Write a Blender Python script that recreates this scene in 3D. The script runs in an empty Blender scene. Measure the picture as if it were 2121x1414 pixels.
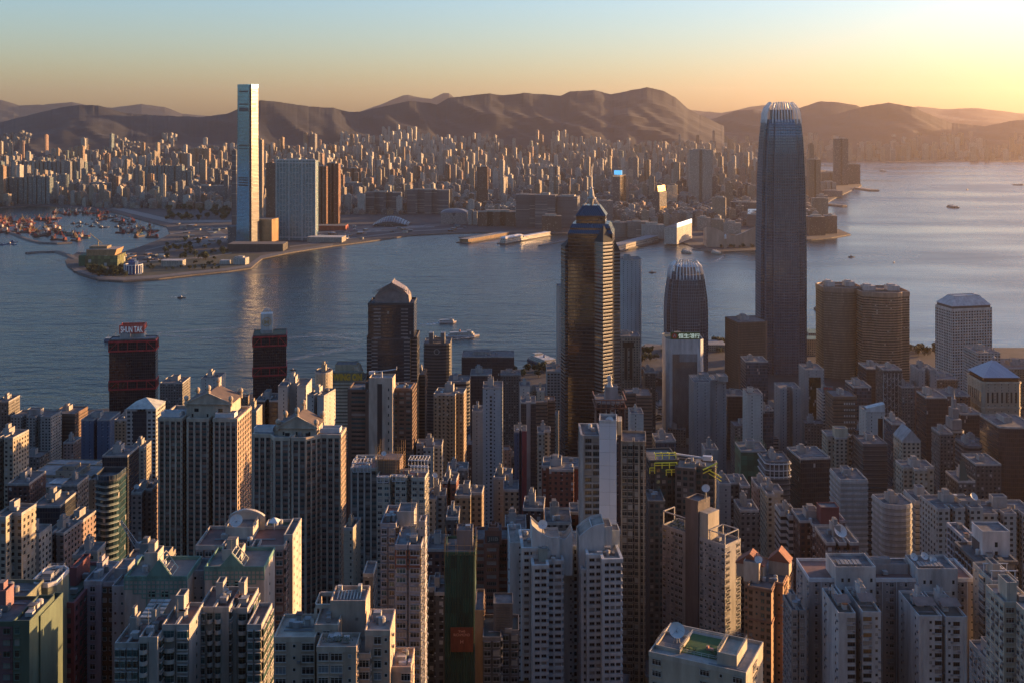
import bpy, math, random
from mathutils import Vector, noise
R = math.radians
S = bpy.context.scene
COL = S.collection
# ---------------------------------------------------------------- camera (level, shifted lens; x right, y ahead, z up, metres)
F, CX, YH, H = 2300.0, 1060.5, 244.0, 389.0
cam_d = bpy.data.cameras.new('camera'); cam = bpy.data.objects.new('camera', cam_d); COL.objects.link(cam)
cam.location = (0, 0, H); cam.rotation_euler = (R(90), 0, 0)
cam_d.sensor_width = 36; cam_d.lens = F / 2121 * 36; cam_d.shift_y = -(707 - YH) / 2121
cam_d.clip_start = 1; cam_d.clip_end = 90000
S.camera = cam
# ---------------------------------------------------------------- sky, sun, exposure
SUN_AZ, SUN_EL = 66.0, 5.3          # degrees to the right of straight ahead, above the horizon
w = bpy.data.worlds.new('World'); S.world = w; w.use_nodes = True
nt = w.node_tree; bg = nt.nodes['Background']
sky = nt.nodes.new('ShaderNodeTexSky'); sky.sky_type = 'NISHITA'; sky.sun_disc = False
sky.sun_elevation = R(SUN_EL); sky.sun_rotation = R(SUN_AZ); sky.altitude = 100
sky.air_density = 1.15; sky.dust_density = 1.0; sky.ozone_density = 4.0
tint = nt.nodes.new('ShaderNodeMix'); tint.data_type = 'RGBA'; tint.blend_type = 'MULTIPLY'; tint.inputs[0].default_value = 1; tint.inputs[7].default_value = (1.07, 0.915, 0.97, 1)   # sky light graded by hand: less green, a little mauve
nt.links.new(sky.outputs[0], tint.inputs[6]); nt.links.new(tint.outputs[2], bg.inputs[0]); bg.inputs[1].default_value = 0.10
sd = bpy.data.lights.new('sun', 'SUN'); sun = bpy.data.objects.new('sun', sd); COL.objects.link(sun)
sd.energy = 3.7; sd.angle = R(0.5); sd.color = (1.0, 0.56, 0.24)
sdir = Vector((math.sin(R(SUN_AZ)) * math.cos(R(SUN_EL)), math.cos(R(SUN_AZ)) * math.cos(R(SUN_EL)), math.sin(R(SUN_EL))))
sun.rotation_euler = (-sdir).to_track_quat('-Z', 'Y').to_euler(); sun.location = (3000, 1000, 900)
S.view_settings.view_transform = 'Standard'; S.view_settings.look = 'None'
S.view_settings.exposure = 2.3; S.view_settings.gamma = 1.0
S.cycles.use_denoising = True; S.cycles.denoising_prefilter = 'NONE'; S.cycles.use_adaptive_sampling = False; S.cycles.sample_clamp_direct = 12; S.cycles.sample_clamp_indirect = 2.5
S.cycles.max_bounces = 5; S.cycles.diffuse_bounces = 2; S.cycles.glossy_bounces = 3; S.cycles.volume_bounces = 0
S.cycles.transparent_max_bounces = 4; S.cycles.caustics_reflective = False; S.cycles.caustics_refractive = False
HAZE_DENS, HAZE_G = 0.215e-4, 0.78
HAZE_COL = (1.0, 0.8, 0.68)
# ---------------------------------------------------------------- helpers
def PX(px, Y): return (px - CX) / F * Y
def PZ(py, Y): return H - (py - YH) / F * Y
def YG(py, z=2.0): return (H - z) * F / (py - YH)
def lerp(a, b, t): return a + (b - a) * t
def interp(pts, x):
    if x <= pts[0][0]: return pts[0][1]
    for (a, b), (c, d) in zip(pts, pts[1:]):
        if x <= c: return lerp(b, d, (x - a) / (c - a))
    return pts[-1][1]
def smooth(t): t = max(0, min(1, t)); return t * t * (3 - 2 * t)
def tag(o, label=None, cat=None, group=None, kind=None):
    if label: o['label'] = label
    if cat: o['category'] = cat
    if group: o['group'] = group
    if kind: o['kind'] = kind
    return o
def link(name, data, parent=None, loc=(0, 0, 0), rz=0):
    o = bpy.data.objects.new(name, data); COL.objects.link(o); o.location = loc
    if rz: o.rotation_euler = (0, 0, rz)
    if parent is not None: o.parent = parent
    return o
class MB:
    """collects faces, builds ONE mesh"""
    def __init__(s): s.v = []; s.f = []; s.m = []; s.uv = []
    def face(s, pts, m=0, uv=None):
        n = len(s.v); s.v += [tuple(p) for p in pts]; s.f.append(tuple(range(n, n + len(pts)))); s.m.append(m)
        s.uv += uv if uv else [(0.0, 0.0)] * len(pts)
    def box(s, x0, y0, z0, x1, y1, z1, m=0, mt=None, bottom=False):
        mt = m if mt is None else mt
        P = [(x0, y0), (x1, y0), (x1, y1), (x0, y1)]
        s.prism(P, z0, z1, m, mt, bottom=bottom)
    def prism(s, P, z0, z1, m=0, mt=0, top=True, bottom=False, P2=None):
        Q = P2 or P; u = 0; n = len(P)
        for i in range(n):
            a, b, c, d = P[i], P[(i + 1) % n], Q[(i + 1) % n], Q[i]
            L = math.hypot(b[0] - a[0], b[1] - a[1])
            s.face([(a[0], a[1], z0), (b[0], b[1], z0), (c[0], c[1], z1), (d[0], d[1], z1)], m, [(u, z0), (u + L, z0), (u + L, z1), (u, z1)])
            u += L
        if top: s.face([(p[0], p[1], z1) for p in Q], mt, [(p[0], p[1]) for p in Q])
        if bottom: s.face([(p[0], p[1], z0) for p in reversed(P)], mt, [(p[0], p[1]) for p in reversed(P)])
    def ring(s, Pi, Po, z0, z1, m=0, inner=False):
        n = len(Pi); u = 0
        for i in range(n):
            j = (i + 1) % n
            L = math.hypot(Po[j][0] - Po[i][0], Po[j][1] - Po[i][1])
            s.face([(*Po[i], z0), (*Po[j], z0), (*Po[j], z1), (*Po[i], z1)], m, [(u, z0), (u + L, z0), (u + L, z1), (u, z1)])
            s.face([(*Po[i], z1), (*Po[j], z1), (*Pi[j], z1), (*Pi[i], z1)], m)
            s.face([(*Po[i], z0), (*Pi[i], z0), (*Pi[j], z0), (*Po[j], z0)], m)
            if inner: s.face([(*Pi[j], z0), (*Pi[i], z0), (*Pi[i], z1), (*Pi[j], z1)], m)
            u += L
    def bar(s, a, b, r, m=0, n=4):
        a, b = Vector(a), Vector(b); d = (b - a).normalized()
        e = d.cross(Vector((0, 0, 1)) if abs(d.z) < .9 else Vector((1, 0, 0))).normalized(); g = d.cross(e)
        k = [(math.cos(2 * math.pi * (i + .5) / n), math.sin(2 * math.pi * (i + .5) / n)) for i in range(n)]
        A = [a + e * c * r + g * q * r for c, q in k]; B = [b + e * c * r + g * q * r for c, q in k]
        for i in range(n):
            j = (i + 1) % n; s.face([A[j], A[i], B[i], B[j]], m)
        s.face(A, m); s.face(B[::-1], m)
    def lathe(s, c, prof, n=12, m=0, ang0=0):
        """prof [(r,z)] about a vertical axis at c"""
        rings = [[(c[0] + r * math.cos(ang0 + 2 * math.pi * i / n), c[1] + r * math.sin(ang0 + 2 * math.pi * i / n), c[2] + z) for i in range(n)] for r, z in prof]
        u = 0
        for (A, B) in zip(rings, rings[1:]):
            for i in range(n):
                j = (i + 1) % n
                L = math.dist(A[i], A[j])
                s.face([A[i], A[j], B[j], B[i]], m, [(i * L, A[i][2]), (i * L + L, A[i][2]), (i * L + L, B[i][2]), (i * L, B[i][2])])
        if prof[-1][0] > .01: s.face(rings[-1], m)
    def add(s, o, tr):
        for f, m in zip(o.f, o.m): s.face([tr(o.v[i]) for i in f], m)
    def mesh(s, name, mats, smooth_=False):
        me = bpy.data.meshes.new(name); me.from_pydata(s.v, [], s.f)
        for mt in mats: me.materials.append(mt)
        me.polygons.foreach_set('material_index', s.m)
        ul = me.uv_layers.new(name='UVMap'); flat = [c for p in s.uv for c in p]; ul.data.foreach_set('uv', flat)
        if smooth_: me.polygons.foreach_set('use_smooth', [True] * len(s.f))
        me.update(); return me
    def build(s, name, mats, parent=None, loc=(0, 0, 0), rz=0, smooth_=False):
        if not isinstance(mats, (list, tuple)): mats = [mats]
        return link(name, s.mesh(name, mats, smooth_), parent, loc, rz)
def offset(P, r):
    """polygon (CCW) moved outward by r with mitred corners"""
    out = []; n = len(P)
    for i in range(n):
        a, b, c = P[i - 1], P[i], P[(i + 1) % n]
        d1 = Vector((b[0] - a[0], b[1] - a[1])).normalized(); d2 = Vector((c[0] - b[0], c[1] - b[1])).normalized()
        n1 = Vector((d1.y, -d1.x)); n2 = Vector((d2.y, -d2.x)); m = n1 + n2
        k = m.dot(n1)
        if k < .15: k = .15
        m = m * (r / k); out.append((b[0] + m.x, b[1] + m.y))
    return out
def inpoly(x, y, P):
    c = False; n = len(P)
    for i in range(n):
        (x1, y1), (x2, y2) = P[i - 1], P[i]
        if (y1 > y) != (y2 > y) and x < (x2 - x1) * (y - y1) / (y2 - y1) + x1: c = not c
    return c
# ---------------------------------------------------------------- materials
def mat(name, col, rough=.8, metal=0.0, noise_s=0.0, amt=.35, spec=None, bump=0):
    m = bpy.data.materials.new(name); m.use_nodes = True; t = m.node_tree; b = t.nodes['Principled BSDF']
    b.inputs['Base Color'].default_value = (*col, 1); b.inputs['Roughness'].default_value = rough; b.inputs['Metallic'].default_value = metal
    if spec is not None: b.inputs['Specular IOR Level'].default_value = spec
    if noise_s:
        tc = t.nodes.new('ShaderNodeTexCoord'); n = t.nodes.new('ShaderNodeTexNoise'); n.inputs['Scale'].default_value = noise_s; n.inputs['Detail'].default_value = 5
        n.inputs['Roughness'].default_value = .65
        mpg = t.nodes.new('ShaderNodeMapping'); mpg.inputs['Scale'].default_value = (1, 1, .22 if name.startswith('plain') else 1); t.links.new(tc.outputs['Object'], mpg.inputs[0]); t.links.new(mpg.outputs[0], n.inputs['Vector'])
        mp = t.nodes.new('ShaderNodeMapRange'); mp.inputs[1].default_value = .3; mp.inputs[2].default_value = .7; mp.inputs[3].default_value = 1 - amt; mp.inputs[4].default_value = 1 + amt
        t.links.new(n.outputs[0], mp.inputs[0])
        x = t.nodes.new('ShaderNodeMix'); x.data_type = 'RGBA'; x.blend_type = 'MULTIPLY'; x.inputs[0].default_value = 1; x.inputs[6].default_value = (*col, 1)
        t.links.new(mp.outputs[0], x.inputs[7]); t.links.new(x.outputs[2], b.inputs['Base Color'])
        if bump:
            bp = t.nodes.new('ShaderNodeBump'); bp.inputs['Distance'].default_value = bump; bp.inputs['Strength'].default_value = 1
            t.links.new(n.outputs[0], bp.inputs['Height']); t.links.new(bp.outputs[0], b.inputs['Normal'])
    return m
def emit_mat(name, col, k):
    m = bpy.data.materials.new(name); m.use_nodes = True; b = m.node_tree.nodes['Principled BSDF']
    b.inputs['Base Color'].default_value = (*col, 1); b.inputs['Emission Color'].default_value = (*col, 1); b.inputs['Emission Strength'].default_value = k
    return m
def make_facade_group():
    g = bpy.data.node_groups.new('facade_grid', 'ShaderNodeTree'); I = g.interface
    for nm, ty, dv in (('Wall', 'NodeSocketColor', (.4, .4, .4, 1)), ('Glass', 'NodeSocketColor', (.03, .04, .05, 1)), ('U', 'NodeSocketFloat', 3.), ('V', 'NodeSocketFloat', 3.), ('FW', 'NodeSocketFloat', .5),
                       ('FH', 'NodeSocketFloat', .5), ('GRough', 'NodeSocketFloat', .12), ('GMetal', 'NodeSocketFloat', 0.), ('WRough', 'NodeSocketFloat', .8), ('Curtain', 'NodeSocketFloat', .12), ('Vary', 'NodeSocketFloat', .6), ('WMetal', 'NodeSocketFloat', 0.), ('IOR', 'NodeSocketFloat', 1.5)):
        s = I.new_socket(nm, in_out='INPUT', socket_type=ty); s.default_value = dv
    I.new_socket('BSDF', in_out='OUTPUT', socket_type='NodeSocketShader')
    N = g.nodes; L = g.links; gi = N.new('NodeGroupInput'); go = N.new('NodeGroupOutput')
    def mth(op, a, b=None, c=None):
        n = N.new('ShaderNodeMath'); n.operation = op
        for k, q in enumerate((a, b, c)):
            if q is None: continue
            if isinstance(q, (int, float)): n.inputs[k].default_value = q
            else: L.new(q, n.inputs[k])
        return n.outputs[0]
    uv = N.new('ShaderNodeUVMap'); uv.uv_map = 'UVMap'; sp = N.new('ShaderNodeSeparateXYZ'); L.new(uv.outputs[0], sp.inputs[0])
    cu = mth('DIVIDE', sp.outputs[0], gi.outputs['U']); cv = mth('DIVIDE', sp.outputs[1], gi.outputs['V'])
    fu, fv = mth('FRACT', cu), mth('FRACT', cv); iu, iv = mth('FLOOR', cu), mth('FLOOR', cv)
    mu = mth('LESS_THAN', mth('ABSOLUTE', mth('SUBTRACT', fu, .5)), mth('MULTIPLY', gi.outputs['FW'], .5))
    mv = mth('LESS_THAN', mth('ABSOLUTE', mth('SUBTRACT', fv, .5)), mth('MULTIPLY', gi.outputs['FH'], .5))
    mask = mth('MULTIPLY', mu, mv)
    oi = N.new('ShaderNodeObjectInfo'); cb = N.new('ShaderNodeCombineXYZ'); L.new(iu, cb.inputs[0]); L.new(iv, cb.inputs[1]); L.new(mth('MULTIPLY', oi.outputs['Random'], 97.), cb.inputs[2])
    wn = N.new('ShaderNodeTexWhiteNoise'); wn.noise_dimensions = '3D'; L.new(cb.outputs[0], wn.inputs['Vector'])
    rnd = wn.outputs['Value']
    gm = N.new('ShaderNodeMix'); gm.data_type = 'RGBA'; gm.blend_type = 'MULTIPLY'; gm.inputs[0].default_value = 1; L.new(gi.outputs['Glass'], gm.inputs[6])
    L.new(mth('MULTIPLY_ADD', mth('SUBTRACT', rnd, .5), mth('MULTIPLY', gi.outputs['Vary'], 2.0), 1.0), gm.inputs[7])
    sc = N.new('ShaderNodeSeparateColor'); L.new(wn.outputs['Color'], sc.inputs[0])
    cur = mth('LESS_THAN', sc.outputs[1], gi.outputs['Curtain'])
    gc = N.new('ShaderNodeMix'); gc.data_type = 'RGBA'; L.new(cur, gc.inputs[0]); L.new(gm.outputs[2], gc.inputs[6]); gc.inputs[7].default_value = (.3, .28, .25, 1)
    tc = N.new('ShaderNodeTexCoord'); nz = N.new('ShaderNodeTexNoise'); nz.inputs['Scale'].default_value = .07; nz.inputs['Detail'].default_value = 6; nz.inputs['Roughness'].default_value = .7
    mpp = N.new('ShaderNodeMapping'); mpp.inputs['Scale'].default_value = (1.6, 1.6, .35); L.new(tc.outputs['Object'], mpp.inputs[0]); L.new(mpp.outputs[0], nz.inputs['Vector'])
    wr = N.new('ShaderNodeMapRange'); wr.inputs[1].default_value = .3; wr.inputs[2].default_value = .7; wr.inputs[3].default_value = .72; wr.inputs[4].default_value = 1.18; L.new(nz.outputs[0], wr.inputs[0])
    wm = N.new('ShaderNodeMix'); wm.data_type = 'RGBA'; wm.blend_type = 'MULTIPLY'; wm.inputs[0].default_value = 1; L.new(gi.outputs['Wall'], wm.inputs[6]); L.new(wr.outputs[0], wm.inputs[7])
    # slab joints, a pipe now and then, air conditioners beside the panes
    joint = mth('LESS_THAN', fv, .07); wj = N.new('ShaderNodeMix'); wj.data_type = 'RGBA'; wj.blend_type = 'MULTIPLY'; L.new(mth('MULTIPLY', joint, .3), wj.inputs[0]); L.new(wm.outputs[2], wj.inputs[6]); wj.inputs[7].default_value = (.25, .25, .25, 1)
    acm = mth('MULTIPLY', mth('MULTIPLY', mth('LESS_THAN', mth('ABSOLUTE', mth('SUBTRACT', fu, .68)), .11), mth('LESS_THAN', mth('ABSOLUTE', mth('SUBTRACT', fv, .15)), .07)), mth('LESS_THAN', sc.outputs[0], .38))
    wa = N.new('ShaderNodeMix'); wa.data_type = 'RGBA'; L.new(mth('MULTIPLY', acm, mth('LESS_THAN', gi.outputs['FW'], .7)), wa.inputs[0]); L.new(wj.outputs[2], wa.inputs[6]); wa.inputs[7].default_value = (.32, .32, .31, 1)
    fin = N.new('ShaderNodeMix'); fin.data_type = 'RGBA'; L.new(mask, fin.inputs[0]); L.new(wa.outputs[2], fin.inputs[6]); L.new(gc.outputs[2], fin.inputs[7])
    b = N.new('ShaderNodeBsdfPrincipled'); L.new(fin.outputs[2], b.inputs['Base Color'])
    def mixf(a, c):
        n = N.new('ShaderNodeMix'); n.data_type = 'FLOAT'; L.new(mask, n.inputs[0]); L.new(a, n.inputs[2]); L.new(c, n.inputs[3]); return n.outputs[0]
    L.new(mixf(gi.outputs['WRough'], mth('MULTIPLY_ADD', sc.outputs[2], .08, gi.outputs['GRough'])), b.inputs['Roughness'])
    L.new(mixf(gi.outputs['WMetal'], mth('MULTIPLY', gi.outputs['GMetal'], mth('SUBTRACT', 1.0, cur))), b.inputs['Metallic'])
    bp = N.new('ShaderNodeBump'); bp.inputs['Strength'].default_value = .6; bp.inputs['Distance'].default_value = .25; L.new(mth('SUBTRACT', 1.0, mask), bp.inputs['Height'])
    # panes are never perfectly in one plane: a small tilt per pane
    geo = N.new('ShaderNodeNewGeometry'); va = N.new('ShaderNodeVectorMath'); va.operation = 'SUBTRACT'; L.new(wn.outputs['Color'], va.inputs[0]); va.inputs[1].default_value = (.5, .5, .5)
    vs = N.new('ShaderNodeVectorMath'); vs.operation = 'SCALE'; L.new(va.outputs[0], vs.inputs[0]); L.new(mth('MULTIPLY', mask, .012), vs.inputs['Scale'])
    vb = N.new('ShaderNodeVectorMath'); vb.operation = 'ADD'; L.new(bp.outputs[0], vb.inputs[0]); L.new(vs.outputs[0], vb.inputs[1])
    vn = N.new('ShaderNodeVectorMath'); vn.operation = 'NORMALIZE'; L.new(vb.outputs[0], vn.inputs[0]); L.new(vn.outputs[0], b.inputs['Normal'])
    L.new(gi.outputs['IOR'], b.inputs['IOR']); L.new(b.outputs[0], go.inputs[0]); return g
FG = make_facade_group()
def fmat(name, wall, glass=(.025, .032, .04), U=3., V=3., fw=.5, fh=.5, gr=.12, gm=0., wr=.8, cur=.1, vary=.6, wm=0., ior=1.5):
    m = bpy.data.materials.new(name); m.use_nodes = True; t = m.node_tree; t.nodes.remove(t.nodes['Principled BSDF'])
    g = t.nodes.new('ShaderNodeGroup'); g.node_tree = FG; wall = tuple(c * a * (.6 if name.startswith('far') else .62) for c, a in zip(wall, (1, .97, .86)))  # weaker, less blue skylight put into facade wall colours too
    for k, v in (('Wall', (*wall, 1)), ('Glass', (*glass, 1)), ('U', U), ('V', V), ('FW', fw), ('FH', fh), ('GRough', gr), ('GMetal', gm), ('WRough', wr), ('Curtain', cur), ('Vary', vary), ('WMetal', wm), ('IOR', ior)):
        g.inputs[k].default_value = v
    t.links.new(g.outputs[0], t.nodes['Material Output'].inputs['Surface']); return m
M = {}
AGED_DIM = (0.78, 0.765, 0.71)     # colours dimmed and warmed: part grime, mostly weaker, less blue skylight put into paint
def C(col, rough=.85, ns=.22, amt=.34):
    k = ('c', col, rough)
    if k not in M: M[k] = mat('plain_%d' % len(M), tuple(c * a for c, a in zip(col, AGED_DIM)), rough, 0, ns, amt)
    return M[k]
ROOF = mat('roof_concrete', (.1, .095, .09), .95, 0, .3, .5)
ROOFL = mat('roof_light', (.19, .185, .175), .95, 0, .3, .4)
ROOFR = mat('roof_red_tile', (.12, .06, .05), .95, 0, .4, .4)
DARK = mat('dark_metal', (.04, .04, .045), .5)
WHITE = mat('white_paint', (.45, .45, .44), .6, 0, .4, .2)
GREYM = mat('grey_metal', (.2, .205, .21), .45, .4)
GLD = mat('glass_dark', (.012, .015, .018), .08)
GLT = mat('glass_teal', (.03, .06, .065), .08, .25)
GLC = mat('glass_curtain', (.2, .19, .17), .3)
GREEN = mat('roof_plants', (.03, .05, .015), .95, 0, 1.5, .6)
# ---------------------------------------------------------------- water, land, hills
def water_mat():
    m = bpy.data.materials.new('harbour_water'); m.use_nodes = True; t = m.node_tree; b = t.nodes['Principled BSDF']; N = t.nodes; L = t.links
    b.inputs['Base Color'].default_value = (.006, .018, .018, 1); b.inputs['Roughness'].default_value = .22; b.inputs['IOR'].default_value = 1.3; b.inputs['Specular Tint'].default_value = (.76, .9, .72, 1)
    tc = N.new('ShaderNodeTexCoord')
    def nz(scale, sx, sy, det, rot=0):
        mp = N.new('ShaderNodeMapping'); mp.inputs['Scale'].default_value = (sx, sy, 1); mp.inputs['Rotation'].default_value = (0, 0, R(rot)); L.new(tc.outputs['Object'], mp.inputs[0])
        n = N.new('ShaderNodeTexNoise'); n.inputs['Scale'].default_value = scale; n.inputs['Detail'].default_value = det; n.inputs['Roughness'].default_value = .6; L.new(mp.outputs[0], n.inputs['Vector']); return n.outputs[0]
    a = nz(.05, .35, 1.0, 4, 12); c = nz(.012, .5, 1., 2, -8)
    ad = N.new('ShaderNodeMath'); ad.operation = 'MULTIPLY_ADD'; L.new(c, ad.inputs[0]); ad.inputs[1].default_value = 1.5; L.new(a, ad.inputs[2])
    bp = N.new('ShaderNodeBump'); gp = N.new('ShaderNodeNewGeometry'); sx = N.new('ShaderNodeSeparateXYZ'); L.new(gp.outputs['Position'], sx.inputs[0]); wd = N.new('ShaderNodeMapRange'); wd.interpolation_type = 'SMOOTHSTEP'
    for k, v in enumerate((-100, 1000, 5.0, .38), 1): wd.inputs[k].default_value = v      # ripples shaped flatter to the right to mirror the golden sky
    L.new(sx.outputs[0], wd.inputs[0]); L.new(wd.outputs[0], bp.inputs['Distance']); bp.inputs['Strength'].default_value = 1; L.new(ad.outputs[0], bp.inputs['Height']); L.new(bp.outputs[0], b.inputs['Normal'])
    pt = nz(.0022, .4, 1., 3, 25)       # calmer and rougher patches
    mr = N.new('ShaderNodeMapRange'); mr.inputs[1].default_value = .35; mr.inputs[2].default_value = .65; mr.inputs[3].default_value = .16; mr.inputs[4].default_value = .32; L.new(pt, mr.inputs[0]); L.new(mr.outputs[0], b.inputs['Roughness'])
    return m
wm = MB(); wm.face([(-30000, 600, 0), (30000, 600, 0), (30000, 45000, 0), (-30000, 45000, 0)])
tag(wm.build('harbour_water', water_mat()), 'dark rippled harbour water between the island and the peninsula', kind='structure')
def land(name, pix, z, mats, label, z_edge=-3, world=None):
    P = world or [(PX(x, YG(y, z)), YG(y, z)) for x, y in pix]
    a = sum(P[i - 1][0] * P[i][1] - P[i][0] * P[i - 1][1] for i in range(len(P)))
    if a < 0: P = P[::-1]
    b = MB(); b.prism(P, z_edge, z, 1, 0)
    return tag(b.build(name, mats), label, kind='structure'), P
CITYG = mat('city_ground', (.034, .033, .032), .95, 0, .02, .6)
SEAWALL = mat('sea_wall', (.085, .075, .066), .9, 0, .2, .5)
LAWN = mat('lawn', (.028, .032, .016), .95, 0, .03, .5)
PAVE = mat('promenade_paving', (.11, .1, .088), .9, 0, .1, .3)
ASPH = mat('asphalt', (.05, .05, .052), .9, 0, .1, .3)
HILLM = mat('hillside_scrub', (.006, .009, .015), .95, 0, .006, .6)
# Kowloon: shoreline from the photograph, laid on the sea level
KSH = [(-900, 476), (0, 432), (60, 427), (140, 430), (235, 440), (300, 458), (345, 470), (352, 485), (330, 497), (290, 512), (240, 527), (160, 523), (135, 540), (140, 552), (165, 568), (205, 580), (255, 583),
       (330, 578), (400, 570), (470, 563), (520, 556), (531, 546), (545, 535), (600, 524), (690, 510), (760, 501), (850, 488), (930, 484), (1000, 482), (1060, 484), (1170, 484), (1270, 494),
       (1400, 497), (1440, 514), (1490, 522), (1580, 519), (1600, 500), (1680, 497), (1722, 493), (1762, 486), (1735, 475), (1705, 462), (1695, 445), (1705, 425), (1735, 408), (1768, 393),
       (1785, 385), (1778, 372), (1750, 360), (1700, 352), (1690, 344)]
KP_ = [(PX(x, YG(y)), YG(y)) for x, y in KSH] + [(PX(1690, 9700), 9700), (PX(2600, 9750), 9750), (16000, 13000), (16000, 20000), (-16000, 20000), (-16000, 6000)]
_, KPOLY = land('kowloon_ground', None, 3.2, [CITYG, SEAWALL], 'flat built-up land across the harbour', world=KP_)
# island: hillside falling from the viewpoint to the waterfront
ISH = [(-700, 690 + 150), (-200, 870), (0, 865), (200, 850), (420, 832), (520, 818), (640, 806), (760, 792), (900, 780), (1080, 768), (1200, 745), (1400, 712), (1560, 705), (1690, 700), (1705, 712), (1890, 722), (2121, 722), (2600, 740)]
def island_shore(x):   # Y of the waterfront at world x
    return interp([(PX(a, YG(b)), YG(b)) for a, b in ISH], x)
def ground(x, y):
    base = interp([(-900, 560), (-450, 520), (-150, 440), (-60, 402), (0, 383), (60, 345), (150, 268), (300, 186), (400, 138), (500, 100), (650, 60), (800, 33), (1000, 14), (1200, 5.5), (1350, 4)], y + .06 * abs(x))
    side = 90 * smooth((x - 500) / 900) * smooth((900 - y) / 900)
    n = noise.noise(Vector((x * .006, y * .006, 3))) * 9 * smooth((1000 - y) / 600)
    return max(4.0, base + side + n * (y > 60)) if y > 60 else base
b = MB(); nx, ny = 70, 70
GX = [lerp(-1700, 2200, i / nx) for i in range(nx + 1)]
def rowy(x, j):
    t = j / ny; return lerp(-900, island_shore(x), t ** .8)
G = [[(x, rowy(x, j)) for j in range(ny + 1)] for x in GX]
for i in range(nx):
    for j in range(ny):
        q = [G[i][j], G[i + 1][j], G[i + 1][j + 1], G[i][j + 1]]
        b.face([(x, y, ground(x, y)) for x, y in q], 0 if q[0][1] < 330 else 1)
for i in range(nx):
    p, q = G[i][ny], G[i + 1][ny]
    b.face([(q[0], q[1], -3), (p[0], p[1], -3), (p[0], p[1], ground(*p)), (q[0], q[1], ground(*q))], 2)
HILLM2 = mat('wooded_slope', (.03, .04, .016), .95, 0, .05, .6)
tag(b.build('island_ground', [HILLM2, CITYG, SEAWALL]), 'steep wooded slope and built-up shore of the island', kind='structure')
# ridges: outline from the photograph, each ridge with its own distance and slopes
def ridge(name, prof, Yr, foot, zfoot, label, m, step=4, gully=.085, seed=0, back=.22):
    x0, x1 = prof[0][0], prof[-1][0]; n = int((x1 - x0) / step); T = [i / 26 for i in range(27)]
    b = MB(); rows = []
    for i in range(n + 1):
        px = x0 + (x1 - x0) * i / n; yr = interp(Yr, px); yf = interp(foot, px)
        py = interp(prof, px) + 1.1 * noise.noise(Vector((px * .05, seed, 0))) + .7 * noise.noise(Vector((px * .16, seed, 4)))
        zr = PZ(py, yr); zs = sum(PZ(interp(prof, px + d), yr) for d in range(-80, 81, 16)) / 11; col = []
        for t in T:
            y = lerp(yf, yr, t); x = PX(px, y); c = smooth((t - .72) / .28)
            q = Vector((x / 620 + y / 1500, y / 800, seed)); g = .6 - 1.7 * abs(noise.noise(q)) + .5 * noise.noise(q * 2.3) + .3 * noise.noise(q * 5.1)
            z = lerp(zfoot, lerp(min(zs, zr), zr, c), t ** 1.3) + gully * zr * g * (4 * t * (1 - t)) ** .8
            if zr > H and t < 1: z = min(z, H + (zr - H) * y / yr * .99)
            col.append((x, y, z))
        col.append((PX(px, yr * (1 + back)), yr * (1 + back), zfoot)); rows.append(col)
    for i in range(n):
        for j in range(len(T)):
            b.face([rows[i][j], rows[i + 1][j], rows[i + 1][j + 1], rows[i][j + 1]])
    o = b.build(name, m, smooth_=True); tag(o, label, kind='structure'); return o
MAIN = [(-520, 285), (-300, 268), (-120, 262), (0, 254), (60, 239), (130, 222), (165, 218), (205, 219), (260, 235), (330, 240), (420, 243), (470, 236), (500, 224), (540, 208), (580, 212), (640, 221), (690, 224), (722, 232), (745, 232),
        (790, 222), (850, 209), (880, 213), (905, 217), (930, 203), (985, 197), (1012, 194), (1045, 198), (1085, 193), (1130, 196), (1162, 199), (1180, 190), (1232, 187), (1265, 196), (1300, 189), (1341, 181), (1375, 189), (1400, 203), (1425, 226), (1460, 243), (1500, 262)]
ridge('hills', MAIN, [(-500, 8600), (500, 9000), (1341, 10800)], [(-500, 6000), (0, 6300), (500, 7400), (900, 8400), (1500, 8600)], 40, 'long dark ridge of hills behind the city', HILLM, seed=1)
ridge('hills', [(1400, 262), (1440, 254), (1480, 246), (1520, 231), (1560, 227), (1600, 236), (1650, 226), (1700, 210), (1740, 213), (1775, 219), (1830, 245), (1870, 262)], [(1400, 12500)], [(1400, 10600)], 30, 'rounded hills right of the long ridge', HILLM, seed=2)
ridge('hills', [(1600, 275), (1700, 245), (1730, 237), (1790, 221), (1840, 213), (1890, 222), (1930, 240), (1970, 255), (2040, 262), (2100, 250), (2200, 246), (2400, 240), (2600, 250)], [(1600, 11800)], [(1600, 10400)], 10, 'low rounded hill at the head of the harbour', HILLM, seed=3)
FARP = [(-500, 230), (-250, 214), (-80, 212), (0, 206), (40, 219), (90, 217), (150, 212), (180, 218), (230, 224), (290, 216), (340, 222), (378, 236), (420, 240), (600, 250), (700, 246), (775, 222), (840, 196), (862, 201), (892, 206), (925, 190), (945, 206), (1000, 232),
        (1100, 240), (1300, 244), (1420, 228), (1465, 232), (1500, 234), (1560, 221), (1590, 217), (1640, 222), (1700, 232), (1850, 228), (1900, 221), (1960, 227), (2020, 224), (2121, 236), (2300, 230), (2600, 236)]
ridge('hills', FARP, [(-500, 19500)], [(-500, 16000)], 20, 'faint far mountains on the horizon', HILLM, step=12, gully=.08, seed=5, back=.1)
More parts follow.
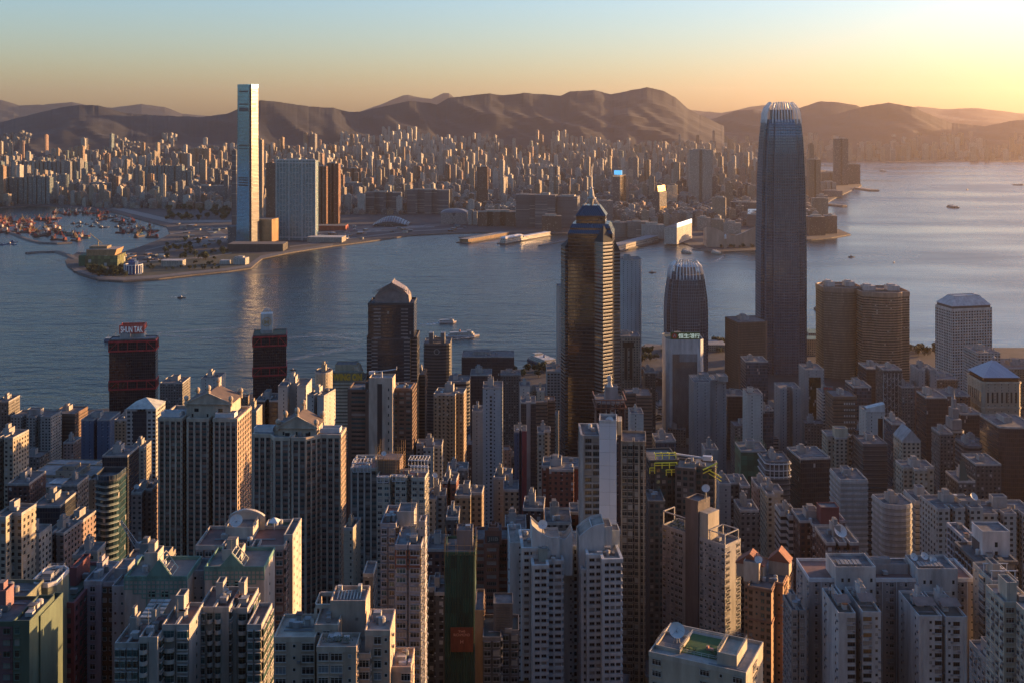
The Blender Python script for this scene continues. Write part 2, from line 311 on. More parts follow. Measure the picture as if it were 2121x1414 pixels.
# air: one closed box round everything, sky outside
def haze():
    b = MB(); b.box(-24000, -2500, -6, 24000, 25000, 1050, 0, bottom=True)
    m = bpy.data.materials.new('haze'); m.use_nodes = True; t = m.node_tree; t.nodes.remove(t.nodes['Principled BSDF'])
    v = t.nodes.new('ShaderNodeVolumePrincipled'); v.inputs['Color'].default_value = (*HAZE_COL, 1); v.inputs['Density'].default_value = HAZE_DENS; v.inputs['Anisotropy'].default_value = HAZE_G
    t.links.new(v.outputs[0], t.nodes['Material Output'].inputs['Volume'])
    tag(b.build('haze', m), 'thin golden morning haze over the harbour', kind='stuff')
haze()
# ---------------------------------------------------------------- building kit
RND = random.Random(11)
WC = {}
def add_window(b, kind, w_, h_, fr, gl, sl):
    """one window about its bottom centre; x along the wall, -y outward"""
    x0, x1 = -w_ / 2, w_ / 2; t = .09
    def q(xa, za, xb, zb, y, m): b.face([(xa, y, za), (xb, y, za), (xb, y, zb), (xa, y, zb)], m)
    if kind == 'bay':
        p = .55; yo = -p
        q(x0, 0, x1, h_, yo, gl)
        b.face([(x0, 0, 0), (x0, yo, 0), (x0, yo, h_), (x0, 0, h_)], gl); b.face([(x1, yo, 0), (x1, 0, 0), (x1, 0, h_), (x1, yo, h_)], gl)
        b.box(x0 - .12, yo - .1, -.32, x1 + .12, 0, 0, sl, bottom=True); b.box(x0 - .12, yo - .1, h_, x1 + .12, 0, h_ + .28, sl, bottom=True)
    else:
        yo = -.05; q(x0, 0, x1, h_, yo, gl)
        if kind == 'hood':
            b.box(x0 - .15, -.3, -.2, x1 + .15, 0, -.02, sl, bottom=True); b.box(x0 - .15, -.38, h_ + .02, x1 + .15, 0, h_ + .17, sl, bottom=True)
    y = yo - .03
    q(x0, 0, x1, t, y, fr); q(x0, h_ - t, x1, h_, y, fr); q(x0, t, x0 + t, h_ - t, y, fr); q(x1 - t, t, x1, h_ - t, y, fr)
    n = max(1, round(w_ / .95))
    for i in range(1, n): xx = x0 + w_ * i / n; q(xx - .04, t, xx + .04, h_ - t, y, fr)
    if h_ > 1.3: q(x0 + t, h_ * .7, x1 - t, h_ * .7 + .06, y - .01, fr)
def window_mesh(kind, w_, h_, mats):
    k = (kind, round(w_, 1), round(h_, 1), mats)
    if k not in WC:
        b = MB(); add_window(b, kind, k[1], k[2], 0, 1, 2); WC[k] = b.mesh('window', list(mats))
    return WC[k]
def balcony_mb(w_, round_, p=1.2):
    b = MB()
    if round_:
        P = [(-w_ / 2, 0)] + [(-math.cos(a) * w_ / 2, -math.sin(a) * p) for a in [math.pi * k / 8 for k in range(1, 8)]] + [(w_ / 2, 0)]
    else: P = [(-w_ / 2, 0), (-w_ / 2, -p), (w_ / 2, -p), (w_ / 2, 0)]
    b.prism(P, -.15, .05, 0, 0, bottom=True)
    Q = [(x * .93, min(0, y * .9)) for x, y in P]
    for i in range(len(P) - 1):
        for A, f in ((P, 1), (Q, -1)):
            v = [(*A[i], .05), (*A[i + 1], .05), (*A[i + 1], 1.0), (*A[i], 1.0)]; b.face(v if f > 0 else v[::-1], 0)
        b.face([(*P[i], 1.0), (*P[i + 1], 1.0), (*Q[i + 1], 1.0), (*Q[i], 1.0)], 0)
    return b
ACB = MB(); ACB.box(-.45, -.55, 0, .45, -.02, .62, 0, bottom=True)
ACM = None
PLANS = {
    'box': lambda w, d, k: [(0, 0), (w, 0), (w, d), (0, d)],
    'cham': lambda w, d, k: [(k * w, 0), (w - k * w, 0), (w, k * w), (w, d - k * w), (w - k * w, d), (k * w, d), (0, d - k * w), (0, k * w)],
    'chamR': lambda w, d, k: [(0, 0), (w - k * w, 0), (w, k * w), (w, d), (0, d)],
    'chamL': lambda w, d, k: [(k * w, 0), (w, 0), (w, d), (0, d), (0, k * w)],
    'cross': lambda w, d, k: [(k * w, 0), (w - k * w, 0), (w - k * w, k * d), (w, k * d), (w, d - k * d), (w - k * w, d - k * d), (w - k * w, d), (k * w, d), (k * w, d - k * d), (0, d - k * d), (0, k * d), (k * w, k * d)],
    # front slot of width k*w in the middle
    'slot': lambda w, d, k: [(0, 0), (w * (.5 - k / 2), 0), (w * (.5 - k / 2), d * .35), (w * (.5 + k / 2), d * .35), (w * (.5 + k / 2), 0), (w, 0), (w, d), (0, d)],
    # two slots: three fronts
    'slot2': lambda w, d, k: [(0, 0), (w * (.33 - k), 0), (w * (.33 - k), d * .3), (w * (.33 + k), d * .3), (w * (.33 + k), 0), (w * (.67 - k), 0), (w * (.67 - k), d * .3), (w * (.67 + k), d * .3), (w * (.67 + k), 0), (w, 0), (w, d), (0, d)],
    # middle stands forward
    'tee': lambda w, d, k: [(0, d * .25), (k * w, d * .25), (k * w, 0), (w - k * w, 0), (w - k * w, d * .25), (w, d * .25), (w, d), (0, d)],
    'stepR': lambda w, d, k: [(0, 0), (w * k, 0), (w * k, d * .3), (w, d * .3), (w, d), (0, d)],
    'stepL': lambda w, d, k: [(0, d * .3), (w * k, d * .3), (w * k, 0), (w, 0), (w, d), (0, d)],
    'round': lambda w, d, k: [(w / 2 + w / 2 * math.cos(a), d / 2 + d / 2 * math.sin(a)) for a in [2 * math.pi * (i + .5) / 20 - math.pi / 2 for i in range(20)]],
    'bow': lambda w, d, k: [(w / 2 - w / 2 * math.cos(a), k * d * (1 - math.sin(a))) for a in [math.pi * i / 8 for i in range(9)]] + [(w, d), (0, d)],
}
class T: pass
def place(x0, x1, Y, yt, d=25., th=0., xs=None):
    a = R(th); t = T(); t.ex = (math.cos(a), -math.sin(a)); t.ey = (math.sin(a), math.cos(a))
    def hit(C, dr, px):
        k = (px - CX) / F; return (k * C[1] - C[0]) / (dr[0] - k * dr[1])
    if th > 0:
        Cn = (PX(x1, Y), Y); t.w = hit(Cn, (-t.ex[0], -t.ex[1]), x0); O = (Cn[0] - t.ex[0] * t.w, Cn[1] - t.ex[1] * t.w)
        if xs is not None: d = hit(Cn, t.ey, xs)
    else:
        O = (PX(x0, Y), Y); t.w = hit(O, t.ex, x1)
        if xs is not None: d = hit(O, t.ey, xs)
    t.d = abs(d); t.O = O; t.rz = -a; t.Y = Y; t.zt = PZ(yt, Y)
    cx, cy = -O[0], -O[1]; t.cam = (cx * t.ex[0] + cy * t.ex[1], cx * t.ey[0] + cy * t.ey[1])
    return t
def gw(t, x, y): return (t.O[0] + t.ex[0] * x + t.ey[0] * y, t.O[1] + t.ex[1] * x + t.ey[1] * y)
def t_lx(t, px, ly=0.):
    """local x where the ray of pixel column px meets the local plane y = ly, and its forward distance"""
    k = (px - CX) / F
    ox, oy = gw(t, 0, ly); x = (k * oy - ox) / (t.ex[0] - k * t.ex[1]); return x, oy + t.ex[1] * x
def t_lz(t, py, Yw): return PZ(py, Yw) - t.zb
FOOT = []     # plan circles of everything placed on the island, so that fillers keep clear
def tower(name, label, x0, x1, yt, Y, d=25., th=0., xs=None, plan='box', k=.2, style='mat', wall=None, band=None, core=None, fh=3.0, bp=3.2, bf=.42, pf=.25, r=.35, lay=None, cap=0, pal=None,
          frame=None, roofm=None, par=1.1, ac=.0, kit=2, cat='tower', group=None, zb=None, trim=None, seed=None, bands=None, h2=None):
    t = place(x0, x1, Y, yt, d, th, xs); rd = random.Random(seed if seed is not None else int(x0 * 7 + yt * 13))
    cx, cy = gw(t, t.w / 2, t.d / 2); t.zb = (ground(cx, cy) - 4) if zb is None else zb
    FOOT.append((cx, cy, math.hypot(t.w, t.d) / 2))
    root = link(name, None, None, (t.O[0], t.O[1], t.zb), t.rz); tag(root, label, cat, group); t.root = root
    t.h = h = t.zt - t.zb; P = t.P = PLANS[plan](t.w, t.d, k); n = len(P)
    wall = wall or C((.35, .33, .3)); band = band or wall; trim = trim or band
    frame = frame or WHITE; roofm = roofm or ROOF; pal = pal or (GLD, GLT, GLC); t.wall, t.band, t.trim, t.roofm = wall, band, trim, roofm
    wb = MB(); wb.prism(P, 0, h, 0, 0, top=False)
    uv0 = rd.uniform(0, 3); wb.uv = [(u, v + t.zb) for u, v in wb.uv]
    t.rd = rd; t.wins = []; mats = [core if (core and style == 'ring') else wall, band, trim]
    topz = h - par
    if style == 'ring':
        nf = int((topz - 2) / fh); z00 = topz - nf * fh
        for f in range(nf + 1):
            z = z00 + f * fh
            if z > .72 * h - 200 or True: wb.ring(P, offset(P, r), z - fh * bf * .5, min(z + fh * bf * .5, topz - .02), 1)
    if bands:
        sp, tk, pr = bands; z = topz
        while z > 2: wb.ring(P, offset(P, pr), z - tk, z, 1); z -= sp
    accs, balcs = [], []
    if style != 'mat':
        nf = int((topz - 2) / fh); z00 = topz - nf * fh
        for i in range(n):
            a, b = Vector(P[i]), Vector(P[(i + 1) % n]); L = (b - a).length
            if L < .5: continue
            e = (b - a) / L; nr = Vector((e.y, -e.x)); mid = (a + b) / 2
            if nr.dot(Vector(t.cam) - mid) < 0 and not (lay and i in lay): continue
            pat = lay.get(i, lay.get('*')) if lay else None
            if pat is None: pat = 'w' * max(1, round(L / bp)) if L > 2 else '.'
            nb = len(pat); bw = L / nb; phi = math.atan2(e.y, e.x)
            def box_on(s0, s1, out, za, zb_, m):
                q = [a + e * s0 + nr * out, a + e * s1 + nr * out, a + e * s1, a + e * s0]; wb.prism([(v.x, v.y) for v in q], za, zb_, m, m, bottom=True)
            if style == 'ring':
                pw = bw * pf
                for j in range(nb + 1):
                    s0 = j * bw - pw / 2; s1 = s0 + pw
                    if j == 0: s0 = -(r + .06) * .9
                    if j == nb: s1 = L
                    box_on(s0, s1, r + .06, 0, topz - .05, 2)
                for j, c in enumerate(pat):
                    if c == '.': box_on(j * bw, (j + 1) * bw, r + .02, 0, topz - .08, 0 if not core else 2)
            for j, c in enumerate(pat):
                s = (j + .5) * bw
                if c == 'p':
                    q = a + e * s + nr * .25; wb.bar((q.x, q.y, 0), (q.x, q.y, topz), .13, 2, 4); continue
                if c in '.': continue
                if c == 'd': box_on(s - bw * .3, s + bw * .3, .05, 0, topz - 1, 1); continue
                for f in range(nf):
                    z = z00 + f * fh
                    ww, hh, kd, zz = bw * (1 - pf) - .1, fh * (1 - bf) - .08, {'ring': 'flat', 'bay': 'bay', 'punch': 'hood'}[style], z + fh * bf * .5 + .04
                    if c == 's': ww, hh, kd, zz = min(.9, bw * .7), 1.0, 'flat', z + fh * .4
                    if c == 'W': ww = bw * .9
                    if c == 'B': kd = 'bay'
                    if c == 'h': kd = 'hood'
                    if c in 'br':
                        zz = z + .1; hh = fh * .78; kd = 'flat'; ww = bw * .82
                        q = a + e * s; balcs.append((q.x, q.y, z, phi, bw * .92, c == 'r'))
                    q = a + e * s + (nr * .02 if True else 0)
                    rr = rd.random(); g = pal[0] if rr < .62 else pal[1] if rr < .87 else pal[2]
                    dist = Vector((t.cam[0] - q.x, t.cam[1] - q.y)).length
                    t.wins.append((dist + (H - t.zb - zz) * .5, kd, ww, hh, q.x, q.y, zz, phi, g))
                    if ac and c in 'wWBhs' and rd.random() < ac:
                        q2 = a + e * (s + bw * .33) + nr * .04; accs.append((q2.x, q2.y, zz - .95, phi))
    t.walls = wb.build('wall', mats, root)
    # windows: the largest ones in view one by one, the others as one mesh
    if t.wins:
        t.wins.sort(key=lambda q: q[0]); sb = MB(); gmi = {pal[0]: 1, pal[1]: 2, pal[2]: 3}
        tmp = {}
        for i, (_, kd, ww, hh, x, y, z, phi, g) in enumerate(t.wins):
            if i < cap: link('window', window_mesh(kd, ww, hh, (frame, g, band)), root, (x, y, z), phi)
            else:
                kk = (kd, round(ww, 1), round(hh, 1), gmi[g])
                if kk not in tmp: q = MB(); add_window(q, kd, kk[1], kk[2], 0, gmi[g], 4); tmp[kk] = q
                c_, s_ = math.cos(phi), math.sin(phi)
                sb.add(tmp[kk], lambda p: (x + p[0] * c_ - p[1] * s_, y + p[0] * s_ + p[1] * c_, z + p[2]))
        if sb.f: tag(sb.build('window_rows', [frame, *pal, band], root), kind='stuff')
    for nm, many, items, mk in (('balcony', 'balconies', balcs, lambda it: balcony_mb(it[4], it[5])), ('air_conditioner', 'air_conditioners', accs, lambda it: ACB)):
        if not items: continue
        items.sort(key=lambda q: -q[2]); me = {}; sb = MB(); lim = min(cap, 60 if nm == 'balcony' else 24)
        for i, it in enumerate(items):
            key = (round(it[4], 1), it[5]) if nm == 'balcony' else 0
            if key not in me: q = mk(it); me[key] = (q, q.mesh(nm, [trim if nm == 'balcony' else GREYM]) if lim else None)
            if i < lim: link(nm, me[key][1], root, it[:3], it[3])
            else:
                c_, s_ = math.cos(it[3]), math.sin(it[3]); sb.add(me[key][0], lambda p: (it[0] + p[0] * c_ - p[1] * s_, it[1] + p[0] * s_ + p[1] * c_, it[2] + p[2]))
        if sb.f: tag(sb.build(many, [trim if nm == 'balcony' else GREYM], root), kind='stuff')
    # roof and parapet
    Pr = offset(P, r + .14 if style == 'ring' else .06)
    pb = MB(); pb.ring(offset(P, -.25), Pr, topz - .35, h, 0, inner=True); pb.build('parapet', trim, root)
    rb = MB(); rb.face([(*p, topz + .05) for p in P], 0, [p for p in P]); rb.build('roof', roofm, root)
    t.rz0 = topz + .05
    if kit: roof_kit(t, kit)
    return t
def rbox(t, name, px0, px1, yt, ly=None, d=6., m=None, zbot=None, top=None, parapet=.6, label=None):
    """a rooftop block given by picture columns, its top row and its local depth position"""
    ly = t.d * .35 if ly is None else ly
    xa, ya = t_lx(t, px0, ly); xb, yb = t_lx(t, px1, ly); z1 = t_lz(t, yt, (ya + yb) / 2); z0 = t.rz0 if zbot is None else zbot
    b = MB(); m = m or t.wall
    P = [(xa, ly), (xb, ly), (xb, ly + d), (xa, ly + d)]
    b.prism(P, z0, z1, 0, 1); b.uv = [(u, v + t.zb) for u, v in b.uv]
    if parapet: b.ring(offset(P, -.2), offset(P, .05), z1 - .15, z1 + parapet, 0, inner=True)
    o = b.build(name, [m, top or ROOF], t.root); 
    if label: tag(o, label)
    return (xa, ly, xb, ly + d, z1)
BOXM = [C((.3, .3, .31), .7), C((.42, .41, .4), .7), C((.2, .2, .2), .7)]
def roof_kit(t, n=2, area=None, z=None):
    rd = t.rd; z = t.rz0 if z is None else z
    x0, y0, x1, y1 = area or (t.w * .15, t.d * .2, t.w * .85, t.d * .9); W, D = x1 - x0, y1 - y0
    if W < 3 or D < 3: return
    # plant room with a smaller lift room on it (n < 0: only small things)
    if n < 0: return roof_clutter(t, -n, x0, y0, W, D, z)
    b = MB(); w1, d1 = W * rd.uniform(.3, .5), D * rd.uniform(.35, .55); px, py = x0 + rd.uniform(.1, .5) * (W - w1), y0 + rd.uniform(.3, .8) * (D - d1); h1 = rd.uniform(3, 5.5)
    b.box(px, py, z, px + w1, py + d1, z + h1, 0, 1)
    b.ring(offset([(px, py), (px + w1, py), (px + w1, py + d1), (px, py + d1)], -.2), offset([(px, py), (px + w1, py), (px + w1, py + d1), (px, py + d1)], .05), z + h1 - .1, z + h1 + .7, 0, inner=True)
    if rd.random() < .6: b.box(px + w1 * .2, py + d1 * .2, z + h1, px + w1 * .7, py + d1 * .75, z + h1 + rd.uniform(2, 3.5), 0, 1)
    b.build('plant_room', [t.wall if t.wall.name.startswith('plain') else C((.33, .32, .31)), ROOF], t.root)
    roof_clutter(t, n, x0, y0, W, D, z)
def roof_clutter(t, n, x0, y0, W, D, z):
    rd = t.rd; x1, y1 = x0 + W, y0 + D
    for i in range(n):
        b = MB(); q = rd.random(); sx, sy = rd.uniform(1.2, 2.6), rd.uniform(1.2, 2.4); px, py = x0 + rd.random() * (W - sx), y0 + rd.random() * (D - sy)
        if q < .35: b.box(px, py, z + .3, px + sx, py + sy, z + rd.uniform(1.4, 2.2), 0); nm, mm = 'cooling_unit', rd.choice(BOXM)
        elif q < .55: b.lathe((px + 1, py + 1, z), [(1.0, 0), (1.0, 2.0), (.3, 2.3)], 10); nm, mm = 'water_tank', rd.choice(BOXM)
        elif q < .75:
            b.bar((px, py, z), (px, py, z + rd.uniform(3, 8)), .09); b.bar((px - .6, py, z + 2.6), (px + .6, py, z + 2.6), .05); nm, mm = 'antenna', GREYM
        elif q < .88:
            b.box(px, py, z, px + sx, py + sy, z + 2.1, 0, 1); b.box(px - .3, py - .3, z + 2.1, px + sx + .3, py + sy + .3, z + 2.25, 1); b.build('roof_shed', [rd.choice(BOXM), rd.choice((ROOFR, ROOFL, ROOF))], t.root); continue
        else:
            b.bar((x0, py, z + .3), (x1, py, z + .3), .15); b.bar((x0, py + .5, z + .3), (x1, py + .5, z + .3), .12); nm, mm = 'pipe', GREYM
        b.build(nm, mm, t.root)
def railing(t, x0, y0, x1, y1, z, m=None, hgt=1.1, close=True):
    b = MB(); P = [(x0, y0), (x1, y0), (x1, y1), (x0, y1)]
    for i in range(4):
        a, c = P[i], P[(i + 1) % 4]; L = math.dist(a, c); n = max(1, int(L / 2))
        for k_ in (.55, 1.0): b.bar((*a, z + hgt * k_), (*c, z + hgt * k_), .04)
        for j in range(n): x, y = lerp(a[0], c[0], j / n), lerp(a[1], c[1], j / n); b.bar((x, y, z), (x, y, z + hgt), .04)
    b.build('railing', m or GREYM, t.root)
DISHM = C((.6, .6, .6), .5, 0)
def dish(t, px, py, r=1.7, ly=None, az=20, z=None):
    """satellite dish centred near picture point (px, py)"""
    ly = t.d * .4 if ly is None else ly
    x, yw = t_lx(t, px, ly); zc = t_lz(t, py, yw); z = t.rz0 if z is None else z
    b = MB(); ax = Vector((math.sin(R(az)) * .75, -math.cos(R(az)) * .75, .66)).normalized(); e = ax.cross(Vector((0, 0, 1))).normalized(); g = ax.cross(e); n = 18; c = Vector((x, ly, zc)); prev = None
    for rr in (0.05, .4, .75, 1.0):
        ring = [c + (e * math.cos(2 * math.pi * i / n) + g * math.sin(2 * math.pi * i / n)) * r * rr + ax * (rr * rr * r * .32 - r * .3) for i in range(n)]
        if prev:
            for i in range(n): b.face([prev[i], prev[(i + 1) % n], ring[(i + 1) % n], ring[i]])
        prev = ring
    o = b.build('satellite_dish', DISHM, t.root, smooth_=True)
    s = MB(); tip = c + ax * r * .75
    for i in (2, 8, 14): s.bar(prev[i], tip, .04)
    s.bar((x, ly, min(z, zc - r)), c - ax * r * .3, .16); s.bar((x - r * .5, ly, min(z, zc - r * .9)), c - ax * .3, .07); s.bar((x + r * .5, ly, min(z, zc - r * .9)), c - ax * .3, .07)
    s.build('mount', GREYM, o)
FONTS = {}
def text_mesh(txt, size, depth=.12, bold=0.0):
    cu = bpy.data.curves.new('lettering', 'FONT'); cu.body = txt; cu.size = size; cu.extrude = depth; cu.offset = bold; cu.align_x = 'CENTER'; cu.align_y = 'CENTER'
    o = bpy.data.objects.new('lettering', cu); COL.objects.link(o); dg = bpy.context.evaluated_depsgraph_get(); me = bpy.data.meshes.new_from_object(o.evaluated_get(dg))
    bpy.data.objects.remove(o); return me
def lettering(parent, txt, loc, width, m, hgt=None, bold=0.02, rz=0, name='lettering'):
    me = text_mesh(txt, 1.0, .06, bold); xs = [v.co.x for v in me.vertices]; ys = [v.co.y for v in me.vertices]
    sx = width / max(.01, max(xs) - min(xs)); sy = (hgt / max(.01, max(ys) - min(ys))) if hgt else sx; mx, my = (max(xs) + min(xs)) / 2, (max(ys) + min(ys)) / 2
    for v in me.vertices: x, y, z = v.co; v.co = ((x - mx) * sx, -z * 2.0, (y - my) * sy)
    me.materials.clear(); me.materials.append(m); return link(name, me, parent, loc, rz)
# ---------------------------------------------------------------- the city across the harbour
FM = {
    'pale': fmat('far_pale', (.46, .43, .39), (.07, .075, .08), 4.2, 3.2, .5, .5, cur=.2), 'white': fmat('far_white', (.56, .54, .51), (.1, .1, .11), 4.5, 3., .45, .5, cur=.2),
    'beige': fmat('far_beige', (.4, .33, .26), (.06, .055, .05), 4., 3.1, .55, .5), 'tan': fmat('far_tan', (.36, .24, .16), (.05, .045, .04), 4., 3.1, .5, .5),
    'grey': fmat('far_grey', (.25, .25, .26), (.045, .05, .06), 4., 3.3, .6, .55), 'dark': fmat('far_dark', (.13, .13, .14), (.03, .04, .05), 3.6, 3.5, .7, .6, gr=.1, gm=.2),
    'brown': fmat('far_brown', (.2, .11, .075), (.04, .035, .035), 4., 3.2, .55, .5), 'pink': fmat('far_pink', (.42, .27, .22), (.06, .055, .055), 4., 3., .5, .5),
    'teal': fmat('far_teal', (.22, .25, .26), (.05, .11, .13), 3.6, 3.4, .75, .65, gr=.1, gm=.4), 'strip': fmat('far_strips', (.4, .37, .33), (.05, .055, .06), 60., 3.6, 1.1, .5),
    'slate': fmat('far_slate', (.17, .17, .18), (.05, .055, .065), 60., 3.4, 1.1, .45, gr=.1), 'mirror': fmat('far_mirror', (.3, .26, .2), (.75, .65, .5), 3.5, 3.8, .93, .9, gr=.06, gm=1., cur=0, vary=.1),
}
TONE = {'pale': 'pale grey', 'white': 'white', 'beige': 'beige', 'tan': 'tan', 'grey': 'grey', 'dark': 'dark', 'brown': 'brown', 'pink': 'pinkish', 'teal': 'teal', 'strip': 'banded', 'slate': 'slate grey'}
OCC = []
def far(name, label, x0, x1, yt, yb, m, d=30., th=0., xs=None, plan='box', k=.2, zb=3.2, group=None, cat='tower', roof=True, parts=False, Y=None, rm=None):
    Y = Y or YG(yb, zb); t = place(x0, x1, Y, yt, d, th, xs); t.zb = zb - 1; t.h = t.zt - t.zb; t.rd = RND
    P = t.P = PLANS[plan](t.w, t.d, k); b = MB(); b.prism(P, 0, t.h, 0, 1); u0 = RND.uniform(0, 40); b.uv = [(u + u0, v) for u, v in b.uv]
    m = FM[m] if isinstance(m, str) else m; t.wall = m; t.rz0 = t.h; t.roofm = rm or ROOF
    OCC.append((*gw(t, t.w / 2, t.d / 2), math.hypot(t.w, t.d) / 2))
    rb = MB()
    if roof:
        a, c = RND.uniform(.15, .35), RND.uniform(.55, .85); hh = RND.uniform(3, 7)
        rb.box(t.w * a, t.d * .25, t.h, t.w * c, t.d * .75, t.h + hh, 0, 1)
        if RND.random() < .5: rb.box(t.w * .05, t.d * .1, t.h, t.w * .22, t.d * .5, t.h + 2.5, 0, 1)
    if parts:
        t.root = tag(link(name, None, None, (t.O[0], t.O[1], t.zb), t.rz), label, cat, group)
        b.build('wall', [m, rm or ROOF], t.root)
        if roof: rb.build('plant_room', [C((.4, .37, .33)), ROOF], t.root)
    else:
        b.add(rb, lambda p: p)
        t.root = tag(b.build(name, [m, rm or ROOF], None, (t.O[0], t.O[1], t.zb), t.rz), label, cat, group)
    return t
# --- tallest tower: tapered square shaft, notched corners, flared glass at the foot
def harbour_skyscraper():
    Y = 3326; zb = 3; a = R(24); root = link('skyscraper', None, None, (PX(519, Y), Y, zb), -a); tag(root, 'tallest blue glass skyscraper rising above the hills on the far shore', 'skyscraper')
    gl = fmat('blue_glass', (.05, .09, .13), (.12, .3, .47), 3.0, 4.2, .94, .76, gr=.07, gm=.9, cur=0, vary=.12, wr=.3)
    h = 484; sc = Y / F
    # local: corner at origin, left face towards -x, right face towards +y
    def lw(px, side): k = (px - CX) / F; ex = (math.cos(a), -math.sin(a)); ey = (math.sin(a), math.cos(a)); o = (PX(519, Y), Y); dr = (-ex[0], -ex[1]) if side == 0 else ey; return (k * o[1] - o[0]) / (dr[0] - k * dr[1])
    W = [(0, 483, 541), (30, 487, 539), (90, 488, 538.5), (220, 489, 537.5), (320, 489.5, 536), (484, 490, 533)]
    b = MB(); prev = None; u0 = 0
    for z, l, r_ in W:
        wl, wr_ = abs(lw(l, 0)), abs(lw(r_, 1)) ; c = 4.5; q = .4 + .6 * (1 - z / 484)
        wr_ = max(wr_, wl * .8)
        ring = [(-wl + c, 0), (-c, 0), (-c, c), (0, c), (0, wr_ - c), (-c, wr_ - c), (-c, wr_), (-wl + c, wr_), (-wl + c, wr_ - c), (-wl, wr_ - c), (-wl, c), (-wl + c, c)]
        if prev:
            z0, R0 = prev; n = len(ring); u = 0
            for i in range(n):
                j = (i + 1) % n; L = math.dist(ring[i], ring[j])
                b.face([(*R0[i], z0), (*R0[j], z0), (*ring[j], z), (*ring[i], z)], (3 if i == 3 else 0) if i % 3 == 0 else 1, [(u, z0), (u + L, z0), (u + L, z), (u, z)]); u += L
        prev = (z, ring)
    b.face([(*p, h - 6) for p in prev[1]], 2)
    b.build('glass_shaft', [gl, FM['dark'], ROOF, fmat('side_glass', (.17, .15, .13), (.1, .1, .1), 60, 4.2, 1.1, .6, gr=.25, cur=0, vary=.15)], root)  # reflected sky blue and sunlit warm tone put into the two faces' glass colours
    wl, wr_ = 35, 30
    for z0, z1, nm in ((462, 467, 1), (405, 416, 1), (300, 304, 1), (292, 294, 1), (196, 200, 1), (188, 192, 1), (203, 207, 1), (181, 184, 1), (425, 427, 1)):
        q = MB(); w0 = 4 + abs(lw(interp([(p[0], p[1]) for p in W], z0), 0))
        q.box(-w0 + 14, -.35, z0, -9, .5, z1); d0 = abs(lw(interp([(p[0], p[2]) for p in W], z0), 1)); q.box(-.5, 9, z0, .35, max(d0, 30) - 10, z1)
        q.build('louvre_band', DARK, root)
    q = MB(); q.ring(prev[1], offset(prev[1], .3), 476, 486, 0, inner=True); q.build('parapet', gl, root)
    OCC.append((PX(510, Y), Y + 35, 60))
harbour_skyscraper()
cop = mat('bronze_cladding', (.3, .2, .11), .38, .55, .05, .35)
t = far('podium_hall', 'copper brown box hall at the foot of the blue skyscraper', 490, 563, 455, 507, cop, 60, 8, plan='box', roof=False, cat='hall', parts=True)
b = MB(); b.face([(2, 8, t.h), (26, 8, t.h), (4, 8, t.h + 13)]); b.face([(26, 8, t.h), (2, 8, t.h), (4, 9, t.h + 13)]); b.face([(24, 10, t.h), (48, 10, t.h), (28, 10, t.h + 11)]); b.face([(48, 10, t.h), (24, 10, t.h), (28, 11, t.h + 11)]); b.build('canopy_fin', cop, t.root)
far('annex_hall', 'grey low annex left of the copper box hall', 472, 492, 470, 505, FM['grey'], 50, cat='hall', roof=False)
far('terrace_podium', 'long dark terrace base below the copper box hall', 471, 586, 506, 521, C((.06, .055, .05)), 70, roof=False, cat='hall', rm=PAVE)
far('side_tower', 'dark slender tower tucked behind the blue skyscraper on its left', 480, 489, 312, 470, 'slate', 30)
far('side_tower', 'slim rounded tower just behind the right edge of the blue skyscraper', 534, 543, 290, 455, 'beige', 30)
# --- three joined glass slabs
hb = fmat('harbour_glass', (.5, .6, .62), (.07, .17, .21), 2.6, 3.3, .84, .8, gr=.1, gm=.35)
t = far('apartment_slab', 'wide teal glass apartment slab with white vertical frames right of the tallest tower', 572, 653, 333, 476, hb, 34, 6, plan='box', parts=True, Y=3480)
for i in range(13):
    b = MB(); x = t.w * i / 12; s = 1.3 if i % 4 == 0 else .5; b.box(x - s, -1.1, 8 if i % 4 else 0, x + s, .4, t.h + (3 if i % 4 == 0 else 0)); b.build('frame_column', WHITE, t.root)
for z in (10, t.h - 9, t.h):
    b = MB(); b.box(-.5, -1.4, z, t.w + .5, .3, z + 2.6 if z < t.h else z + 3.5); b.build('frame_beam', WHITE, t.root)
for z in range(26, int(t.h - 15), 17):
    for i in (1, 5, 9):
        b = MB(); b.box(t.w * i / 12 + 1, -.9, z, t.w * (i + 2) / 12, .3, z + .9); b.build('balcony_beam', WHITE, t.root)
far('apartment_tower', 'dark brown ribbed tower between the blue skyscraper and the teal slab', 551, 572, 338, 470, 'brown', 34, Y=3700)
cu = fmat('copper_tower', (.27, .12, .065), (.06, .04, .03), 4.2, 3.3, .5, .55, gr=.15)
for a in ((656, 676, 345, 'front of the pair of rust brown towers right of the teal slab', 466), (677, 701, 339, 'taller of the pair of rust brown towers right of the teal slab', 464)):
    t = far('apartment_tower', a[3], a[0], a[1], a[2], a[4], cu, 34, 5, plan='slot', k=.16, parts=True)
    for i in (0, 1, 2, 3):
        b = MB(); x = t.w * (0, .3, .7, 1)[i]; b.box(x - .6, -.9, 0, x + .6, .2, t.h + 3); b.build('corner_pier', C((.36, .2, .12)), t.root)
far('podium_block', 'low red roofed podium under the rust brown towers', 655, 716, 468, 478, C((.36, .09, .05)), 60, roof=False, cat='hall')
t = far('waterfront_shed', 'long low white roofed shed on the shore below the teal slab', 636, 708, 492, 503, 'pale', 60, 4, roof=False, cat='shed', rm=C((.5, .48, .45)))
